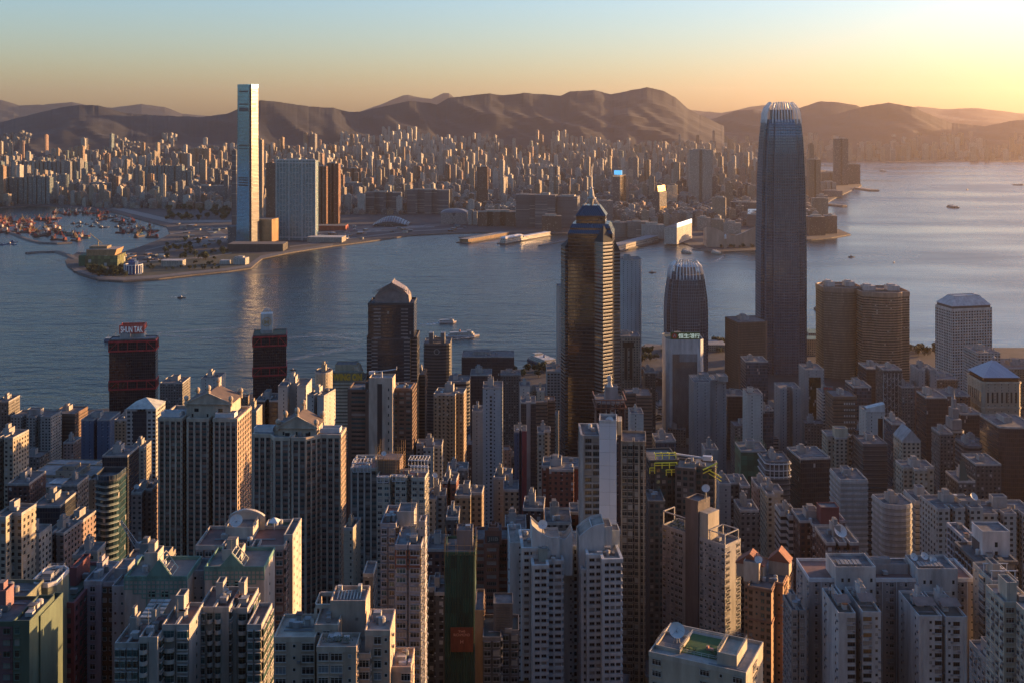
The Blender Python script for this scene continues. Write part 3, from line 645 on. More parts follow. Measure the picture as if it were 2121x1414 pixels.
# --- named shapes of the middle and right shore: (name, label, x0, x1, ytop, ybase, material, depth, yaw, plan)
ROWS = [
    ('apartment_tower', 'dark tall slender tower with golden ribs rising above the brown waterfront block', 988, 1010, 346, 437, 'brown', 30, 4, 'cross'),
    ('office_block', 'leftmost of the three dark glass office blocks behind the white ferry pier', 1069, 1112, 404, 471, 'slate', 60, 0, 'box'),
    ('office_block', 'middle one of three dark glass office blocks behind the white ferry pier', 1108, 1150, 405, 473, 'slate', 60, 10, 'box'),
    ('office_block', 'right one of three dark glass office blocks, its right face striped gold', 1153, 1196, 408, 473, 'slate', 60, 12, 'box'),
    ('gate_block', 'brown block with a square opening in front of the dark office blocks', 1123, 1163, 448, 480, 'brown', 40, 0, 'box'),
    ('waterfront_block', 'long brown mid rise with dark stripes along the shore', 989, 1068, 440, 469, 'brown', 70, 0, 'slot2'),
    ('waterfront_block', 'white narrow block beside the round roofed theatre', 969, 988, 439, 466, 'white', 40, 0, 'slot'),
    ('apartment_block', 'left wide dark slab block behind the curved station roof', 757, 830, 399, 442, 'slate', 40, 3, 'slot2'),
    ('apartment_block', 'right wide dark slab block behind the curved station roof', 843, 930, 394, 444, 'slate', 40, 3, 'slot2'),
    ('apartment_block', 'broad dark block topped with a pale gold face left of station', 700, 760, 380, 412, 'grey', 40, 9, 'box'),
    ('apartment_tower', 'brown twin topped block left of the station, rust edges', 716, 747, 349, 400, 'brown', 40, 6, 'slot'),
    ('office_tower', 'dark tower with stepped shoulders behind the golden curved mirror', 1382, 1402, 384, 437, 'mirror', 50, 12, 'box'),
    ('residential_tower', 'tall grey banded tower left of the curved top skyscraper', 1428, 1475, 311, 431, 'pale', 45, 4, 'slot'),
    ('hotel_tower', 'beige hotel tower with golden right face before the slender tower', 1475, 1503, 410, 466, 'beige', 30, 14, 'box'),
    ('slender_tower', 'slender golden tower with flat cap right of the beige hotel', 1503, 1518, 379, 437, 'tan', 26, 10, 'box'),
    ('office_tower', 'dark block with golden edge just right of the tall grey tower', 1475, 1487, 368, 420, 'dark', 30, 12, 'box'),
    ('office_tower', 'small brick red glass tower left of the tall grey tower', 1402, 1422, 372, 410, 'brown', 40, 6, 'box'),
    ('shore_block', 'white curved hotel block left part along the ocean pier', 1262, 1300, 462, 492, 'strip', 45, 0, 'bow'),
    ('shore_block', 'white banded hotel block middle part along the ocean pier', 1300, 1345, 460, 493, 'strip', 45, 0, 'box'),
    ('shore_block', 'white gridded block between banded hotel and the corner with bright sign', 1330, 1376, 466, 495, 'white', 40, 0, 'box'),
    ('office_tower', 'brown striped building rising behind the white waterfront blocks', 1238, 1270, 417, 470, 'grey', 40, 0, 'box'),
    ('office_tower', 'dark striped tower below the blue screen building', 1252, 1275, 430, 462, 'dark', 40, 0, 'box'),
    ('residential_tower', 'tall brown tower beside the right edge of the tallest nearby skyscraper', 1678, 1686, 300, 400, 'tan', 40, 0, 'box'),
    ('residential_tower', 'twin tan tower with bright left edge beside the tallest nearby skyscraper', 1676, 1700, 331, 420, 'tan', 45, 0, 'slot'),
    ('stepped_block', 'stepped golden block above the brown promontory block', 1682, 1716, 412, 455, 'beige', 50, 12, 'stepR'),
    ('stepped_block', 'grey slab leaning behind the golden stepped block', 1690, 1715, 406, 440, 'grey', 40, 16, 'box'),
    ('promontory_block', 'brown block on the promontory tip right of the tallest nearby skyscraper', 1676, 1710, 450, 488, 'brown', 60, 0, 'box'),
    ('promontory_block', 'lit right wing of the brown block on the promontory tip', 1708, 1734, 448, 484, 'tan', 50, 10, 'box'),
    ('harbour_tower', 'tallest dark slab standing alone at the water right of the curved skyscraper', 1728, 1757, 288, 384, 'dark', 50, 8, 'slot'),
    ('harbour_tower', 'lower dark block at the water right of the lone dark slab', 1757, 1782, 341, 382, 'dark', 50, 8, 'box'),
    ('waterside_block', 'pale terrace of flats with combed front on the far right shore', 1700, 1732, 378, 405, 'pale', 50, 0, 'slot2'),
    ('waterside_block', 'beige flats with lit top below the lone dark slab', 1702, 1740, 358, 380, 'beige', 50, 0, 'slot'),
    ('waterside_block', 'low shed roofed block on the shore below pale flats', 1706, 1745, 396, 408, 'grey', 60, 0, 'box'),
    ('corner_block', 'building with the white bank sign left of the tallest nearby skyscraper', 1548, 1583, 446, 471, 'slate', 40, 6, 'box'),
    ('hotel_block', 'tan gridded block left of the museum roofs on the waterfront', 1473, 1499, 456, 484, 'beige', 40, 12, 'box'),
    ('hotel_block', 'low grey gridded block right behind the sloping pink hall', 1499, 1535, 463, 485, 'pale', 40, 8, 'box'),
    ('hotel_block', 'pale tall windowed block left of the tan gridded block', 1445, 1472, 452, 478, 'pale', 40, 8, 'box'),
    ('hotel_block', 'dark stepped glass block below the slender golden tower', 1515, 1570, 420, 452, 'dark', 50, 6, 'stepL'),
    ('apartment_tower', 'bright golden tower at the left edge of the picture', -8, 7, 345, 426, 'tan', 30, 0, 'box'),
    ('apartment_tower', 'lit tan tower with red band among white towers on the left', 395, 433, 308, 372, 'tan', 34, 4, 'slot2'),
    ('apartment_tower', 'narrow tan tower left of the lit tan slab', 358, 390, 318, 368, 'tan', 34, 4, 'slot'),
    ('apartment_tower', 'tallest pale tower with dark crown panel in left district', 178, 192, 312, 367, 'pale', 34, 4, 'slot'),
    ('cylinder_block', 'round topped dark block between the wall of dark towers and the shelter', 117, 140, 362, 416, 'teal', 34, 0, 'round'),
    ('low_block', 'small white block with brown podium at the head of the shelter', 340, 372, 400, 420, 'white', 40, 6, 'box'),
    ('low_block', 'white mid rise slab pair left of the blue skyscraper', 377, 405, 390, 416, 'pale', 40, 8, 'slot'),
    ('low_block', 'grey mid rise slab left of the blue skyscraper', 405, 438, 386, 420, 'grey', 40, 8, 'box'),
    ('low_block', 'dark flat roofed mid rise slab closest to the blue skyscraper', 438, 480, 386, 424, 'grey', 50, 8, 'box'),
    ('low_block', 'broad low grey works with long roof behind the typhoon shelter', 176, 230, 380, 406, 'teal', 60, 0, 'box'),
]
for nm, lb, x0, x1, yt, yb, m, d, th, pl in ROWS: far(nm, lb, x0, x1, yt, yb, m, d, th, plan=pl, parts=(x1 - x0) > 20, k=.08 if pl == 'slot2' else .14)
k_ = 0
for x0, x1, yt in ((8, 27, 370), (27, 47, 371), (49, 66, 367), (67, 85, 366), (86, 103, 368)):
    k_ += 1; far('apartment_tower', '%s tower of the dark row of five at the far left above the shelter' % ('first', 'second', 'third', 'fourth', 'fifth')[k_ - 1], x0, x1, yt, 424, 'teal', 34, 4, plan='slot', k=.14, group='row of five dark towers')
k_ = 0
for x0, x1, yt in ((281, 299, 347), (300, 317, 346), (317, 334, 345), (335, 347, 343), (347, 377, 344), (377, 396, 356)):
    k_ += 1; far('apartment_tower', '%s tower from the left in the dark green wall behind the shelter' % ('first', 'second', 'third', 'fourth', 'fifth', 'sixth')[k_ - 1], x0, x1, yt, 408, 'teal', 34, 4, plan='slot', k=.14, group='dark green wall of towers')
for i in range(9):
    far('apartment_tower', '%s of the nine slim towers behind the dark row at the left' % ('first', 'second', 'third', 'fourth', 'fifth', 'sixth', 'seventh', 'eighth', 'ninth')[i], 22 + i * 17.5, 36 + i * 17.5, 334 + (i % 3), 395, ('teal', 'grey', 'pale', 'beige')[i % 4], 30, 6, plan='slot', k=.16, group='nine slim towers')
for i in range(12):
    far('apartment_tower', 'white tower with ochre lift tops in the estate left of the blue skyscraper', 206 + (i % 6) * 18 + (i // 6) * 8, 218 + (i % 6) * 18 + (i // 6) * 8, 312 + (i * 5) % 9 + (i // 6) * 8, 368 - (1 - i // 6) * 14, 'white', 30, 8, plan='cross', group='white estate towers')
# the golden curved mirror tower
t = far('mirror_tower', 'curved mirror glass tower flashing gold in the sun', 1352, 1366, 398, 458, 'dark', 40, 30, xs=1381, roof=False, parts=True, Y=YG(458) )
b = MB(); n = 10; zt = t.h + 22
for i in range(n):
    z0, z1 = lerp(0, zt, i / n), lerp(0, zt, (i + 1) / n); c0, c1 = (i / n) ** 2.2 * 9, ((i + 1) / n) ** 2.2 * 9
    b.face([(t.w + 1.2 - c0, 0, z0), (t.w + 1.2 - c0, t.d, z0), (t.w + 1.2 - c1, t.d, z1), (t.w + 1.2 - c1, 0, z1)], 0, [(0, z0), (t.d, z0), (t.d, z1), (0, z1)])
    b.face([(t.w - 1 - c0, t.d, z0), (t.w - 1 - c0, 0, z0), (t.w - 1 - c1, 0, z1), (t.w - 1 - c1, t.d, z1)], 1)
b.build('mirror_screen', [fmat('gold_mirror', (.4, .28, .12), (.9, .62, .26), 6, 6, .96, .95, gr=.05, gm=1., cur=0, vary=.05), GREYM], t.root)
# building with the blue screen
t = far('screen_tower', 'golden stepped tower carrying a bright blue screen on top', 1269, 1284, 367, 440, FM['dark'], 50, 24, xs=1302, parts=True, roof=False)
b = MB(); b.box(1, 1, 0, t.w, t.d * .7, t.h + 6); b.build('upper_wall', FM['mirror'], t.root)
xa, _ = t_lx(t, 1272, 0); xb, _ = t_lx(t, 1288, 0); z0, z1 = t_lz(t, 362.5, t.Y), t_lz(t, 353.5, t.Y)
b = MB(); b.box(xa, 1.0, z0 - 6, xa + 1, 2, z0, 1); b.box(xb - 1, 1.0, z0 - 6, xb, 2, z0, 1); b.box(xa, -.2, z0, xb, 3, z1); b.build('screen', [emit_mat('blue_screen', (.1, .5, .9), .2), DARK], t.root)
# corner block with bright sign, bank sign
t = far('corner_block', 'white gridded corner block with a lit bright sign on its roof', 1376, 1402, 472, 506, FM['white'], 40, 24, xs=1433, parts=True, roof=False, cat='block')
sgn = link('sign', None, t.root, (t.w, 0, t.h), 0)
b = MB(); b.box(-1, 2, 0, .6, t.d - 2, 13); b.build('sign_panel', emit_mat('lit_sign', (.6, .75, .9), .1), sgn)
for i, (ch, mm) in enumerate((('中', (.1, .25, .6)), ('國', (.1, .25, .6)), ('銀', (.6, .05, .08)), ('行', (.6, .05, .08)))):
    lettering(sgn, ch, (.9, t.d * (.2 + .2 * i), 6.3), 7, C(mm), 8, rz=R(90))
t = far('sign_tower', 'broad office roof frame holding the long white bank sign', 1546, 1583, 444, 460, FM['slate'], 30, 6, roof=False, cat='tower', parts=True)
xa, _ = t_lx(t, 1549, 0); xb, _ = t_lx(t, 1580, 0); z0 = t.h + .5; z1 = z0 + 18
b = MB(); b.box(xa, -.5, z0, xb, 1.5, z1); sg = b.build('sign', emit_mat('white_sign', (.6, .65, .68), .07), t.root)
lettering(sg, '中国建设银行 (亚洲)', ((xa + xb) / 2 + 5, -.7, (z0 + z1) / 2 + 1), (xb - xa) * .68, C((.03, .06, .2)), 8)
b = MB(); b.lathe((xa + 5.5, -.6, (z0 + z1) / 2), [(3.6, 0)], 16);
ringb = MB()
for i in range(16):
    if i in (0, 15): continue
    a0, a1 = 2 * math.pi * i / 16, 2 * math.pi * (i + 1) / 16
    ringb.face([(xa + 5.5 + 2 * math.cos(a0), -.75, (z0 + z1) / 2 + 2 * math.sin(a0)), (xa + 5.5 + 4 * math.cos(a0), -.75, (z0 + z1) / 2 + 4 * math.sin(a0)), (xa + 5.5 + 4 * math.cos(a1), -.75, (z0 + z1) / 2 + 4 * math.sin(a1)), (xa + 5.5 + 2 * math.cos(a1), -.75, (z0 + z1) / 2 + 2 * math.sin(a1))])
ringb.build('emblem', C((.02, .08, .35)), sg)
# sloping pink hall and clock tower
def cultural_hall():
    Y = YG(512, 3); root = tag(link('concert_hall', None, None, (PX(1464, Y), Y, 3)), 'pinkish windowless hall with sweeping concave roofline on the waterfront', 'hall')
    sc = Y / F; prof = [(0, 42), (20, 38), (45, 26), (62, 24), (80, 31), (100, 42), (118, 52)]
    b = MB(); m = C((.42, .28, .22), .9, .05)
    for (xa, ha), (xb, hb_) in zip(prof, prof[1:]):
        za, zc = ha * sc, hb_ * sc; xa, xb = xa * sc, xb * sc
        b.face([(xa, 0, 0), (xb, 0, 0), (xb, 0, zc), (xa, 0, za)]); b.face([(xa, 0, za), (xb, 0, zc), (xb, 60, zc * .8), (xa, 60, za * .8)])
    x = 118 * sc; b.face([(x, 0, 0), (x, 60, 0), (x, 60, 52 * sc * .8), (x, 0, 52 * sc)]); b.face([(0, 60, 0), (0, 0, 0), (0, 0, 42 * sc), (0, 60, 42 * sc * .8)])
    b.build('wall', m, root)
cultural_hall()
def clock_tower():
    Y = YG(514, 3); root = tag(link('clock_tower', None, None, (PX(1500.5, Y), Y - 14, 3)), 'slim old clock tower with white dome before the pinkish hall', 'clock tower')
    b = MB(); b.box(-3.4, -3.4, 0, 3.4, 3.4, 27); b.box(-4, -4, 27, 4, 4, 29); b.build('shaft', C((.36, .24, .18)), root)
    b = MB(); b.lathe((0, 0, 29), [(3, 0), (3, 8), (3.4, 8.3), (2.6, 11), (.6, 13), (.1, 15)], 10); b.build('dome', WHITE, root)
clock_tower()
# round roofed theatre
def theatre():
    Y = YG(465, 3); root = tag(link('theatre', None, None, (PX(913, Y), Y, 3)), 'grey square theatre with shallow domed roof near the white narrow block', 'theatre'); w_ = PX(967, Y) - PX(913, Y); h = 33 * Y / F * .72
    b = MB(); b.box(0, 0, 0, w_, w_, h); b.build('wall', fmat('scale_cladding', (.27, .26, .26), (.2, .19, .19), 3, 3, .6, .6, gr=.4), root)
    b = MB(); c = (w_ / 2, w_ / 2, h); P = [(-1, -1), (w_ + 1, -1), (w_ + 1, w_ + 1), (-1, w_ + 1)]; prev = P; z = h
    for s, dz in ((.8, 5), (.55, 9), (.25, 11.5), (.05, 12)):
        Q = [(w_ / 2 + (x - w_ / 2) * s, w_ / 2 + (y - w_ / 2) * s) for x, y in P]; b.prism(prev, z, h + dz, P2=Q); prev, z = Q, h + dz
    b.build('roof', mat('theatre_roof', (.11, .11, .11), .5, .4, .3, .3), root)
    b = MB(); b.face([(w_ * .42, -.3, h - 1), (w_ * .5, -.3, h - 14), (w_ * .58, -.3, h - 1)]); b.face([(w_ * .44, -.3, 0), (w_ * .56, -.3, 0), (w_ * .5, -.3, 6)]); b.build('entrance_opening', DARK, root); OCC.append((PX(940, Y), Y + 40, 70))
theatre()
# curved station roof
def station():
    Y = YG(470, 3); root = tag(link('rail_station', None, None, (PX(772, Y), Y, 3)), 'rail station with sweeping ribbed shell roof behind the building sites', 'station'); w_ = PX(846, Y) - PX(772, Y)
    b = MB(); n = 14
    def zz(i, j): s = i / n; return 26 * math.sin(math.pi * (.12 + .8 * s)) ** 1.2 * (.55 + .45 * math.sin(math.pi * (j / 6))) * 1.25
    for i in range(n):
        for j in range(6):
            x0, x1 = w_ * i / n, w_ * (i + .72) / n; y0, y1 = j * 22, (j + 1) * 22
            b.face([(x0, y0, zz(i, j)), (x1, y0, zz(i + .8, j)), (x1, y1, zz(i + .8, j + 1)), (x0, y1, zz(i, j + 1))])
    b.build('roof', mat('station_roof', (.1, .105, .11), .35, .3, .1, .2), root)
    b = MB(); b.box(2, 10, 0, w_ - 4, 120, 8); b.build('hall', FM['dark'], root); OCC.append((PX(810, Y), Y + 60, 110))
station()
# piers
def terminal():
    Y0, Y1 = YG(505, 1.5), YG(488, 1.5); p0, p1 = Vector((PX(1046, Y0), Y0)), Vector((PX(1140, Y1), Y1)); d = p1 - p0; L = d.length; a = math.atan2(d.y, d.x)
    root = tag(link('ferry_terminal', None, None, (p0.x, p0.y, 0), a), 'long white ferry terminal building on its pier', 'ferry terminal')
    b = MB(); b.box(-6, -4, -2, L, 26, 2.2); b.build('deck', SEAWALL, root)
    tm = fmat('terminal_wall', (.62, .6, .57), (.05, .06, .07), 7, 5.2, .6, .55)
    b = MB(); b.box(2, 0, 2.2, L, 20, 11); b.prism([(4, 1), (L * .38, 1), (L * .38, 19), (4, 19)], 11, 17, 0, 1); b.build('wall', [tm, C((.6, .58, .55))], root)
    b = MB(); b.prism([(1, -1.5), (L * .4, -1.5), (L * .4, 21), (1, 21)], 17, 22, 0, 0, P2=[(8, 4), (L * .36, 4), (L * .36, 16), (8, 16)]); b.box(L * .4, -1, 12.5, L, 21, 14); b.build('roof', WHITE, root)
terminal()
def pier(label, pa, pb, w_, h, m, z=2.2, name='pier', cat='pier'):
    Y0, Y1 = YG(pa[1], 1.5), YG(pb[1], 1.5); p0, p1 = Vector((PX(pa[0], Y0), Y0)), Vector((PX(pb[0], Y1), Y1)); d = p1 - p0; L = d.length; a = math.atan2(d.y, d.x)
    root = tag(link(name, None, None, (p0.x, p0.y, 0), a), label, cat)
    b = MB(); b.box(0, -w_ / 2, -2, L, w_ / 2, z); b.build('deck', SEAWALL if h else PAVE, root)
    if h:
        b = MB(); b.box(L * .05, -w_ * .4, z, L, w_ * .4, z + h); b.build('wall', m, root)
        b = MB(); b.box(L * .05 - 1, -w_ * .43, z + h, L, w_ * .43, z + h + 1); b.build('roof', ROOFL, root)
    return root
pier('brown timber clad pier with scaffolds left of the white terminal', (956, 503), (1046, 487), 40, 9, C((.2, .13, .07)))
pier('bare low concrete pier right of the white terminal', (1119, 509), (1180, 496), 16, 0, PAVE)
pier('low finger jetty left of the brown timber pier', (952, 492), (1003, 488), 14, 0, PAVE)
pier('long ocean pier with white arcaded sheds behind the antenna topped tower', (1240, 528), (1352, 499), 46, 15, fmat('pier_shed', (.5, .46, .41), (.06, .06, .06), 9, 7, .6, .5))
pier('thin promenade pier along the shore near two moored ferries', (1435, 517), (1500, 522), 10, 0, PAVE)
pier('low jetty below the pale combed flats', (1716, 425), (1750, 428), 30, 4, C((.3, .25, .2)))
pier('low pier at the foot of the lone dark slab', (1775, 391), (1812, 396), 60, 5, C((.3, .25, .2)))
# museum under wrap, drum, sheds on the western tip
def museum():
    Y = YG(551, 4); root = tag(link('museum', None, None, (PX(176, Y), Y, 3), R(4)), 'bulky museum with green netted base and leaning orange top on the western tip', 'museum'); s = Y / F; w_ = 66 * s
    b = MB(); b.box(0, 0, 0, w_, 75, 21 * s * 1.0); b.build('netted_base', fmat('green_net', (.11, .12, .045), (.09, .1, .04), 8, 9, .9, .9, gr=.8), root)
    b = MB(); b.box(-14 * s, 4, 0, -.5, 60, 22 * s); b.build('side_net', C((.025, .11, .06)), root)
    b = MB(); P = [(1 * s, 10), (58 * s, 10), (58 * s, 70), (1 * s, 70)]; Q = [(1 * s, 6), (63 * s, 6), (63 * s, 74), (1 * s, 74)]; b.prism(P, 21 * s, 34 * s, 0, 1, P2=Q); b.build('upper_wall', [C((.42, .25, .14)), ROOFL], root)
    b = MB(); b.box(4 * s, 20, 34 * s, 40 * s, 60, 39 * s); b.build('plant_room', C((.2, .16, .1)), root)
    b = MB(); x, y = 20 * s, 30; b.bar((x, y, 34 * s), (x, y, 50 * s), 1.0); b.bar((x + 10, y, 44 * s), (x - 22, y, 66 * s), .7); b.build('tower_crane', C((.5, .35, .1)), root)
museum()
def drum():
    Y = YG(569, 4); s = Y / F; root = tag(link('ventilation_building', None, None, (PX(271, Y), Y + 18, 3)), 'round blue and white ribbed building near the shore of the western tip', 'building')
    b = MB(); b.lathe((0, 0, 0), [(19 * s * .92, 0), (19 * s * .92, 19 * s)], 18); b.build('drum_wall', C((.03, .07, .2)), root)
    for i in range(18):
        a = 2 * math.pi * i / 18; x, y = 19 * s * math.cos(a), 19 * s * math.sin(a); q = MB(); q.bar((x * .96, y * .96, 3), (x * .96, y * .96, 20 * s), 1.3); q.bar((x * .96, y * .96, 20 * s), (19 * s * .96 * math.cos(a + .35), 19 * s * .96 * math.sin(a + .35), 20 * s), 1.2); q.build('rib', WHITE, root)
    b = MB(); b.lathe((0, 0, 19 * s), [(10 * s, 0), (10 * s, 7 * s), (6 * s, 9 * s), (6 * s, 11 * s)], 14); b.build('cap', C((.04, .09, .22)), root)
drum()
far('pavilion', 'white flat roofed pavilion with glass front on the western lawn', 333, 378, 540, 553, 'pale', 30, roof=False, cat='pavilion', rm=C((.55, .5, .45)))
far('pavilion', 'white finned pavilion near the water right of the western lawn', 483, 508, 535, 549, 'white', 25, 10, roof=True, cat='pavilion', rm=C((.55, .5, .45)))
far('pavilion', 'low white hall lying on the lawn left of the finned pavilion', 455, 474, 540, 548, 'white', 20, roof=False, cat='pavilion', rm=C((.55, .5, .45)))
# sheets on the western reclamation
def sheet(name, label, pix, z, m): b = MB(); b.face([(PX(x, YG(y, z)), YG(y, z), z) for x, y in pix][::-1]); tag(b.build(name, m), label, kind='structure')
sheet('lawn', 'brown green lawn on the western tip', [(180, 562), (260, 577), (400, 564), (520, 550), (545, 528), (470, 520), (380, 530), (300, 545), (250, 552)], 3.3, LAWN)
sheet('promenade', 'pale curved promenade along the western tip', [(150, 560), (205, 577), (255, 580), (330, 575), (400, 567), (470, 560), (522, 552), (540, 537), (600, 523), (690, 509), (690, 505), (600, 518), (540, 530), (512, 549), (465, 556), (400, 562), (330, 570), (255, 574), (205, 570), (160, 556)], 3.5, PAVE)
sheet('road', 'expressway slabs behind the typhoon shelter', [(230, 432), (300, 450), (352, 462), (480, 460), (480, 456), (360, 456), (310, 444), (240, 428)], 3.4, C((.2, .19, .18)))
sheet('road', 'toll plaza lanes left of the copper hall', [(360, 520), (468, 500), (476, 490), (440, 470), (420, 472), (440, 490), (400, 505), (330, 522)], 3.4, C((.13, .12, .115)))
for i, (x, y, w_, c) in enumerate([(690, 497, 26, (.33, .3, .27)), (730, 488, 30, (.3, .2, .14)), (775, 482, 34, (.36, .33, .29)), (820, 478, 30, (.28, .2, .15)), (860, 474, 40, (.34, .32, .3)), (905, 470, 26, (.25, .2, .17)), (742, 476, 30, (.22, .18, .15)), (620, 508, 40, (.26, .22, .18)), (600, 500, 30, (.2, .17, .14))]):
    sheet('building_site', 'bare earth building plot on the reclaimed shore', [(x - w_, y), (x + w_, y - 3), (x + w_, y - 8), (x - w_, y - 5)], 3.4 + .02 * i, mat('site_earth', tuple(v * .45 for v in c), .95, 0, .05, .6))
# huts, sheds and stacked cabins on the reclaimed shore; roads across it
rh = random.Random(12)
for i in range(120):
    px, py = rh.choice(((rh.uniform(600, 960), rh.uniform(468, 512)), (rh.uniform(600, 960), rh.uniform(468, 500)), (rh.uniform(360, 470), rh.uniform(462, 512)), (rh.uniform(240, 330), rh.uniform(525, 540))))
    x, y = PX(px, YG(py, 3)), YG(py, 3)
    if not inpoly(x, y - 22, KPOLY) or not inpoly(x + 25, y - 22, KPOLY) or any((x - a) ** 2 + (y - b_) ** 2 < (c + 10) ** 2 for a, b_, c in OCC): continue
    far('site_hut', 'small shed or stacked cabin on the bare reclaimed shore', px, px + rh.uniform(4, 13), py - rh.uniform(1.5, 5), py, rh.choice(('pale', 'grey', 'white', 'tan', 'teal', 'brown')), rh.uniform(8, 30), rh.uniform(0, 14), roof=False, cat='shed', group='sheds on the reclaimed shore', rm=rh.choice((ROOF, ROOFL, C((.5, .48, .45)), C((.12, .2, .24)))))
for i, pts in enumerate(([(600, 512), (700, 498), (850, 480), (960, 474)], [(590, 488), (720, 478), (860, 470)], [(480, 525), (420, 535), (340, 538), (260, 548)], [(352, 486), (400, 478), (470, 472)], [(700, 498), (720, 478)], [(300, 520), (350, 508), (440, 496)])):
    for (xa, ya), (xb, yb) in zip(pts, pts[1:]): sheet('road', 'thin grey road across the reclaimed shore', [(xa, ya), (xb, yb), (xb, yb - 1.6), (xa, ya - 1.6)], 3.62 + .02 * i, C((.2, .19, .19)))
# breakwaters
def breakwater(label, pix):
    b = MB(); pts = [Vector((PX(x, YG(y, 1)), YG(y, 1))) for x, y in pix]
    L, Rr = [], []
    for i, p in enumerate(pts):
        d = (pts[min(i + 1, len(pts) - 1)] - pts[max(i - 1, 0)]).normalized(); n = Vector((-d.y, d.x)); L.append((p + n * 13, p + n * 6)); Rr.append((p - n * 13, p - n * 6))
    for i in range(len(pts) - 1):
        for (A, B, C_, D) in ((L[i][0], L[i + 1][0], L[i + 1][1], L[i][1]), (Rr[i + 1][0], Rr[i][0], Rr[i][1], Rr[i + 1][1])): b.face([(A.x, A.y, -1), (D.x, D.y, 4), (C_.x, C_.y, 4), (B.x, B.y, -1)])
        b.face([(Rr[i][1].x, Rr[i][1].y, 4), (Rr[i + 1][1].x, Rr[i + 1][1].y, 4), (L[i + 1][1].x, L[i + 1][1].y, 4), (L[i][1].x, L[i][1].y, 4)])
    for j in (0, -1): b.face([(L[j][0].x, L[j][0].y, -1), (L[j][1].x, L[j][1].y, 4), (Rr[j][1].x, Rr[j][1].y, 4), (Rr[j][0].x, Rr[j][0].y, -1)])
    tag(b.build('breakwater', mat('rock_armour', (.1, .085, .07), .95, 0, .2, .7)), label, 'breakwater')
breakwater('long dark rubble breakwater slanting in from the left edge', [(-40, 466), (20, 482), (60, 498), (85, 504), (120, 505), (148, 503)])
breakwater('short curved rubble breakwater joining the western tip', [(54, 525), (80, 523), (118, 522), (140, 529), (160, 539)])
# ---------------- general fabric of the far city
def ZH(px, y):   # height of the main ridge foot at this place
    yf, yr = interp([(-500, 6000), (0, 6300), (500, 7400), (900, 8400), (1500, 8600)], px), interp([(-500, 8600), (500, 9000), (1341, 10800)], px)
    if y <= yf or px > 1480: return 3.2
    t_ = (y - yf) / (yr - yf); return lerp(3.2, PZ(interp(MAIN, px), yr), t_ ** 1.25)
ESTATES = [(612, 690, 7700, 110, 'white'), (700, 780, 8300, 95, 'white'), (785, 945, 8500, 130, 'white'), (950, 1035, 8600, 95, 'pale'), (480, 600, 7600, 80, 'pale'), (1180, 1265, 8700, 100, 'pale'), (1300, 1350, 8500, 95, 'beige'), (1420, 1480, 8900, 90, 'pale'), (1140, 1180, 8800, 120, 'pale'), (1265, 1300, 8600, 110, 'pale'), (1035, 1140, 6600, 100, 'white'), (1350, 1420, 8600, 110, 'pale'), (1560, 1590, 9300, 120, 'pale'), (0, 62, 7600, 60, 'grey'), (225, 290, 7600, 40, 'pale'), (330, 360, 7900, 50, 'pale')]
PARKS = [(735, 800, 4500, 4900), (1120, 1210, 5600, 6300), (1175, 1260, 4900, 5500), (900, 960, 5100, 5500)]
cand = []; rf = random.Random(77)
def blocked(x, y, r):
    return any((x - a) ** 2 + (y - b) ** 2 < (r + c) ** 2 for a, b, c in OCC)
KH = []  # (px, Y)
Y = 3950.
while Y < 9500:
    px = -80.
    stepx = 35
    while px < 2000:
        p = px + rf.uniform(-6, 6); y = Y + rf.uniform(-22, 22); x = PX(p, y); px += (stepx * rf.uniform(.8, 1.25)) * F / Y
        if not inpoly(x, y, KPOLY) or not inpoly(x - 30, y - 60, KPOLY) or not inpoly(x + 40, y - 60, KPOLY): continue
        if p < 480 and y < 4650 + max(0, (150 - abs(p - 200)) * 1.0): continue
        if 480 <= p < 1000 and y < 4420: continue
        if p > 1690 and y < 9750: continue
        if any(a < p < b and c < y < d for a, b, c, d in PARKS): continue
        if blocked(x, y, 24): continue
        zb = ZH(p, y); vis = 1
        if zb > 125: continue
        q = rf.random(); h = rf.uniform(15, 34) if q < .45 else rf.uniform(34, 58) if q < .84 else rf.uniform(60, 95) if q < .96 else rf.uniform(95, 140)
        if p > 1000 and y < 4700: h = rf.uniform(20, 55)
        if y > 5200: h *= 1.25
        m = rf.choices(('pale', 'beige', 'grey', 'tan', 'pink', 'white', 'dark', 'brown', 'teal'), (22, 22, 15, 8, 7, 12, 8, 5, 5))[0]
        cand.append((x, y, zb, h, rf.uniform(16, 30), rf.uniform(16, 30), m, R(rf.uniform(-25, 10)), p))
    Y += 46 if Y < 5500 else 60
for a, b_, yy, h, m in ESTATES:
    for i in range(int((b_ - a) / 7.5)):
        for j in range(3):
            p = a + i * 7.5 + rf.uniform(-2, 2) + j * 2.5; y = yy + j * 170 + rf.uniform(-60, 60)
            cand.append((PX(p, y), y, ZH(p, y), h * rf.uniform(.85, 1.1), 20, 20, m, R(rf.choice((-20, 10))), p))
for i in range(340):   # head of the harbour
    p = rf.uniform(1490, 2180); y = rf.uniform(9850, 11200); h = rf.uniform(40, 150) * (1 if rf.random() < .7 else .4)
    cand.append((PX(p, y), y, 3 + smooth((y - 10000) / 1200) * 95, h, rf.uniform(25, 60), 30, rf.choice(('grey', 'beige', 'pale', 'tan')), R(rf.uniform(-20, 10)), p))
lowc = []; Y = 4000.
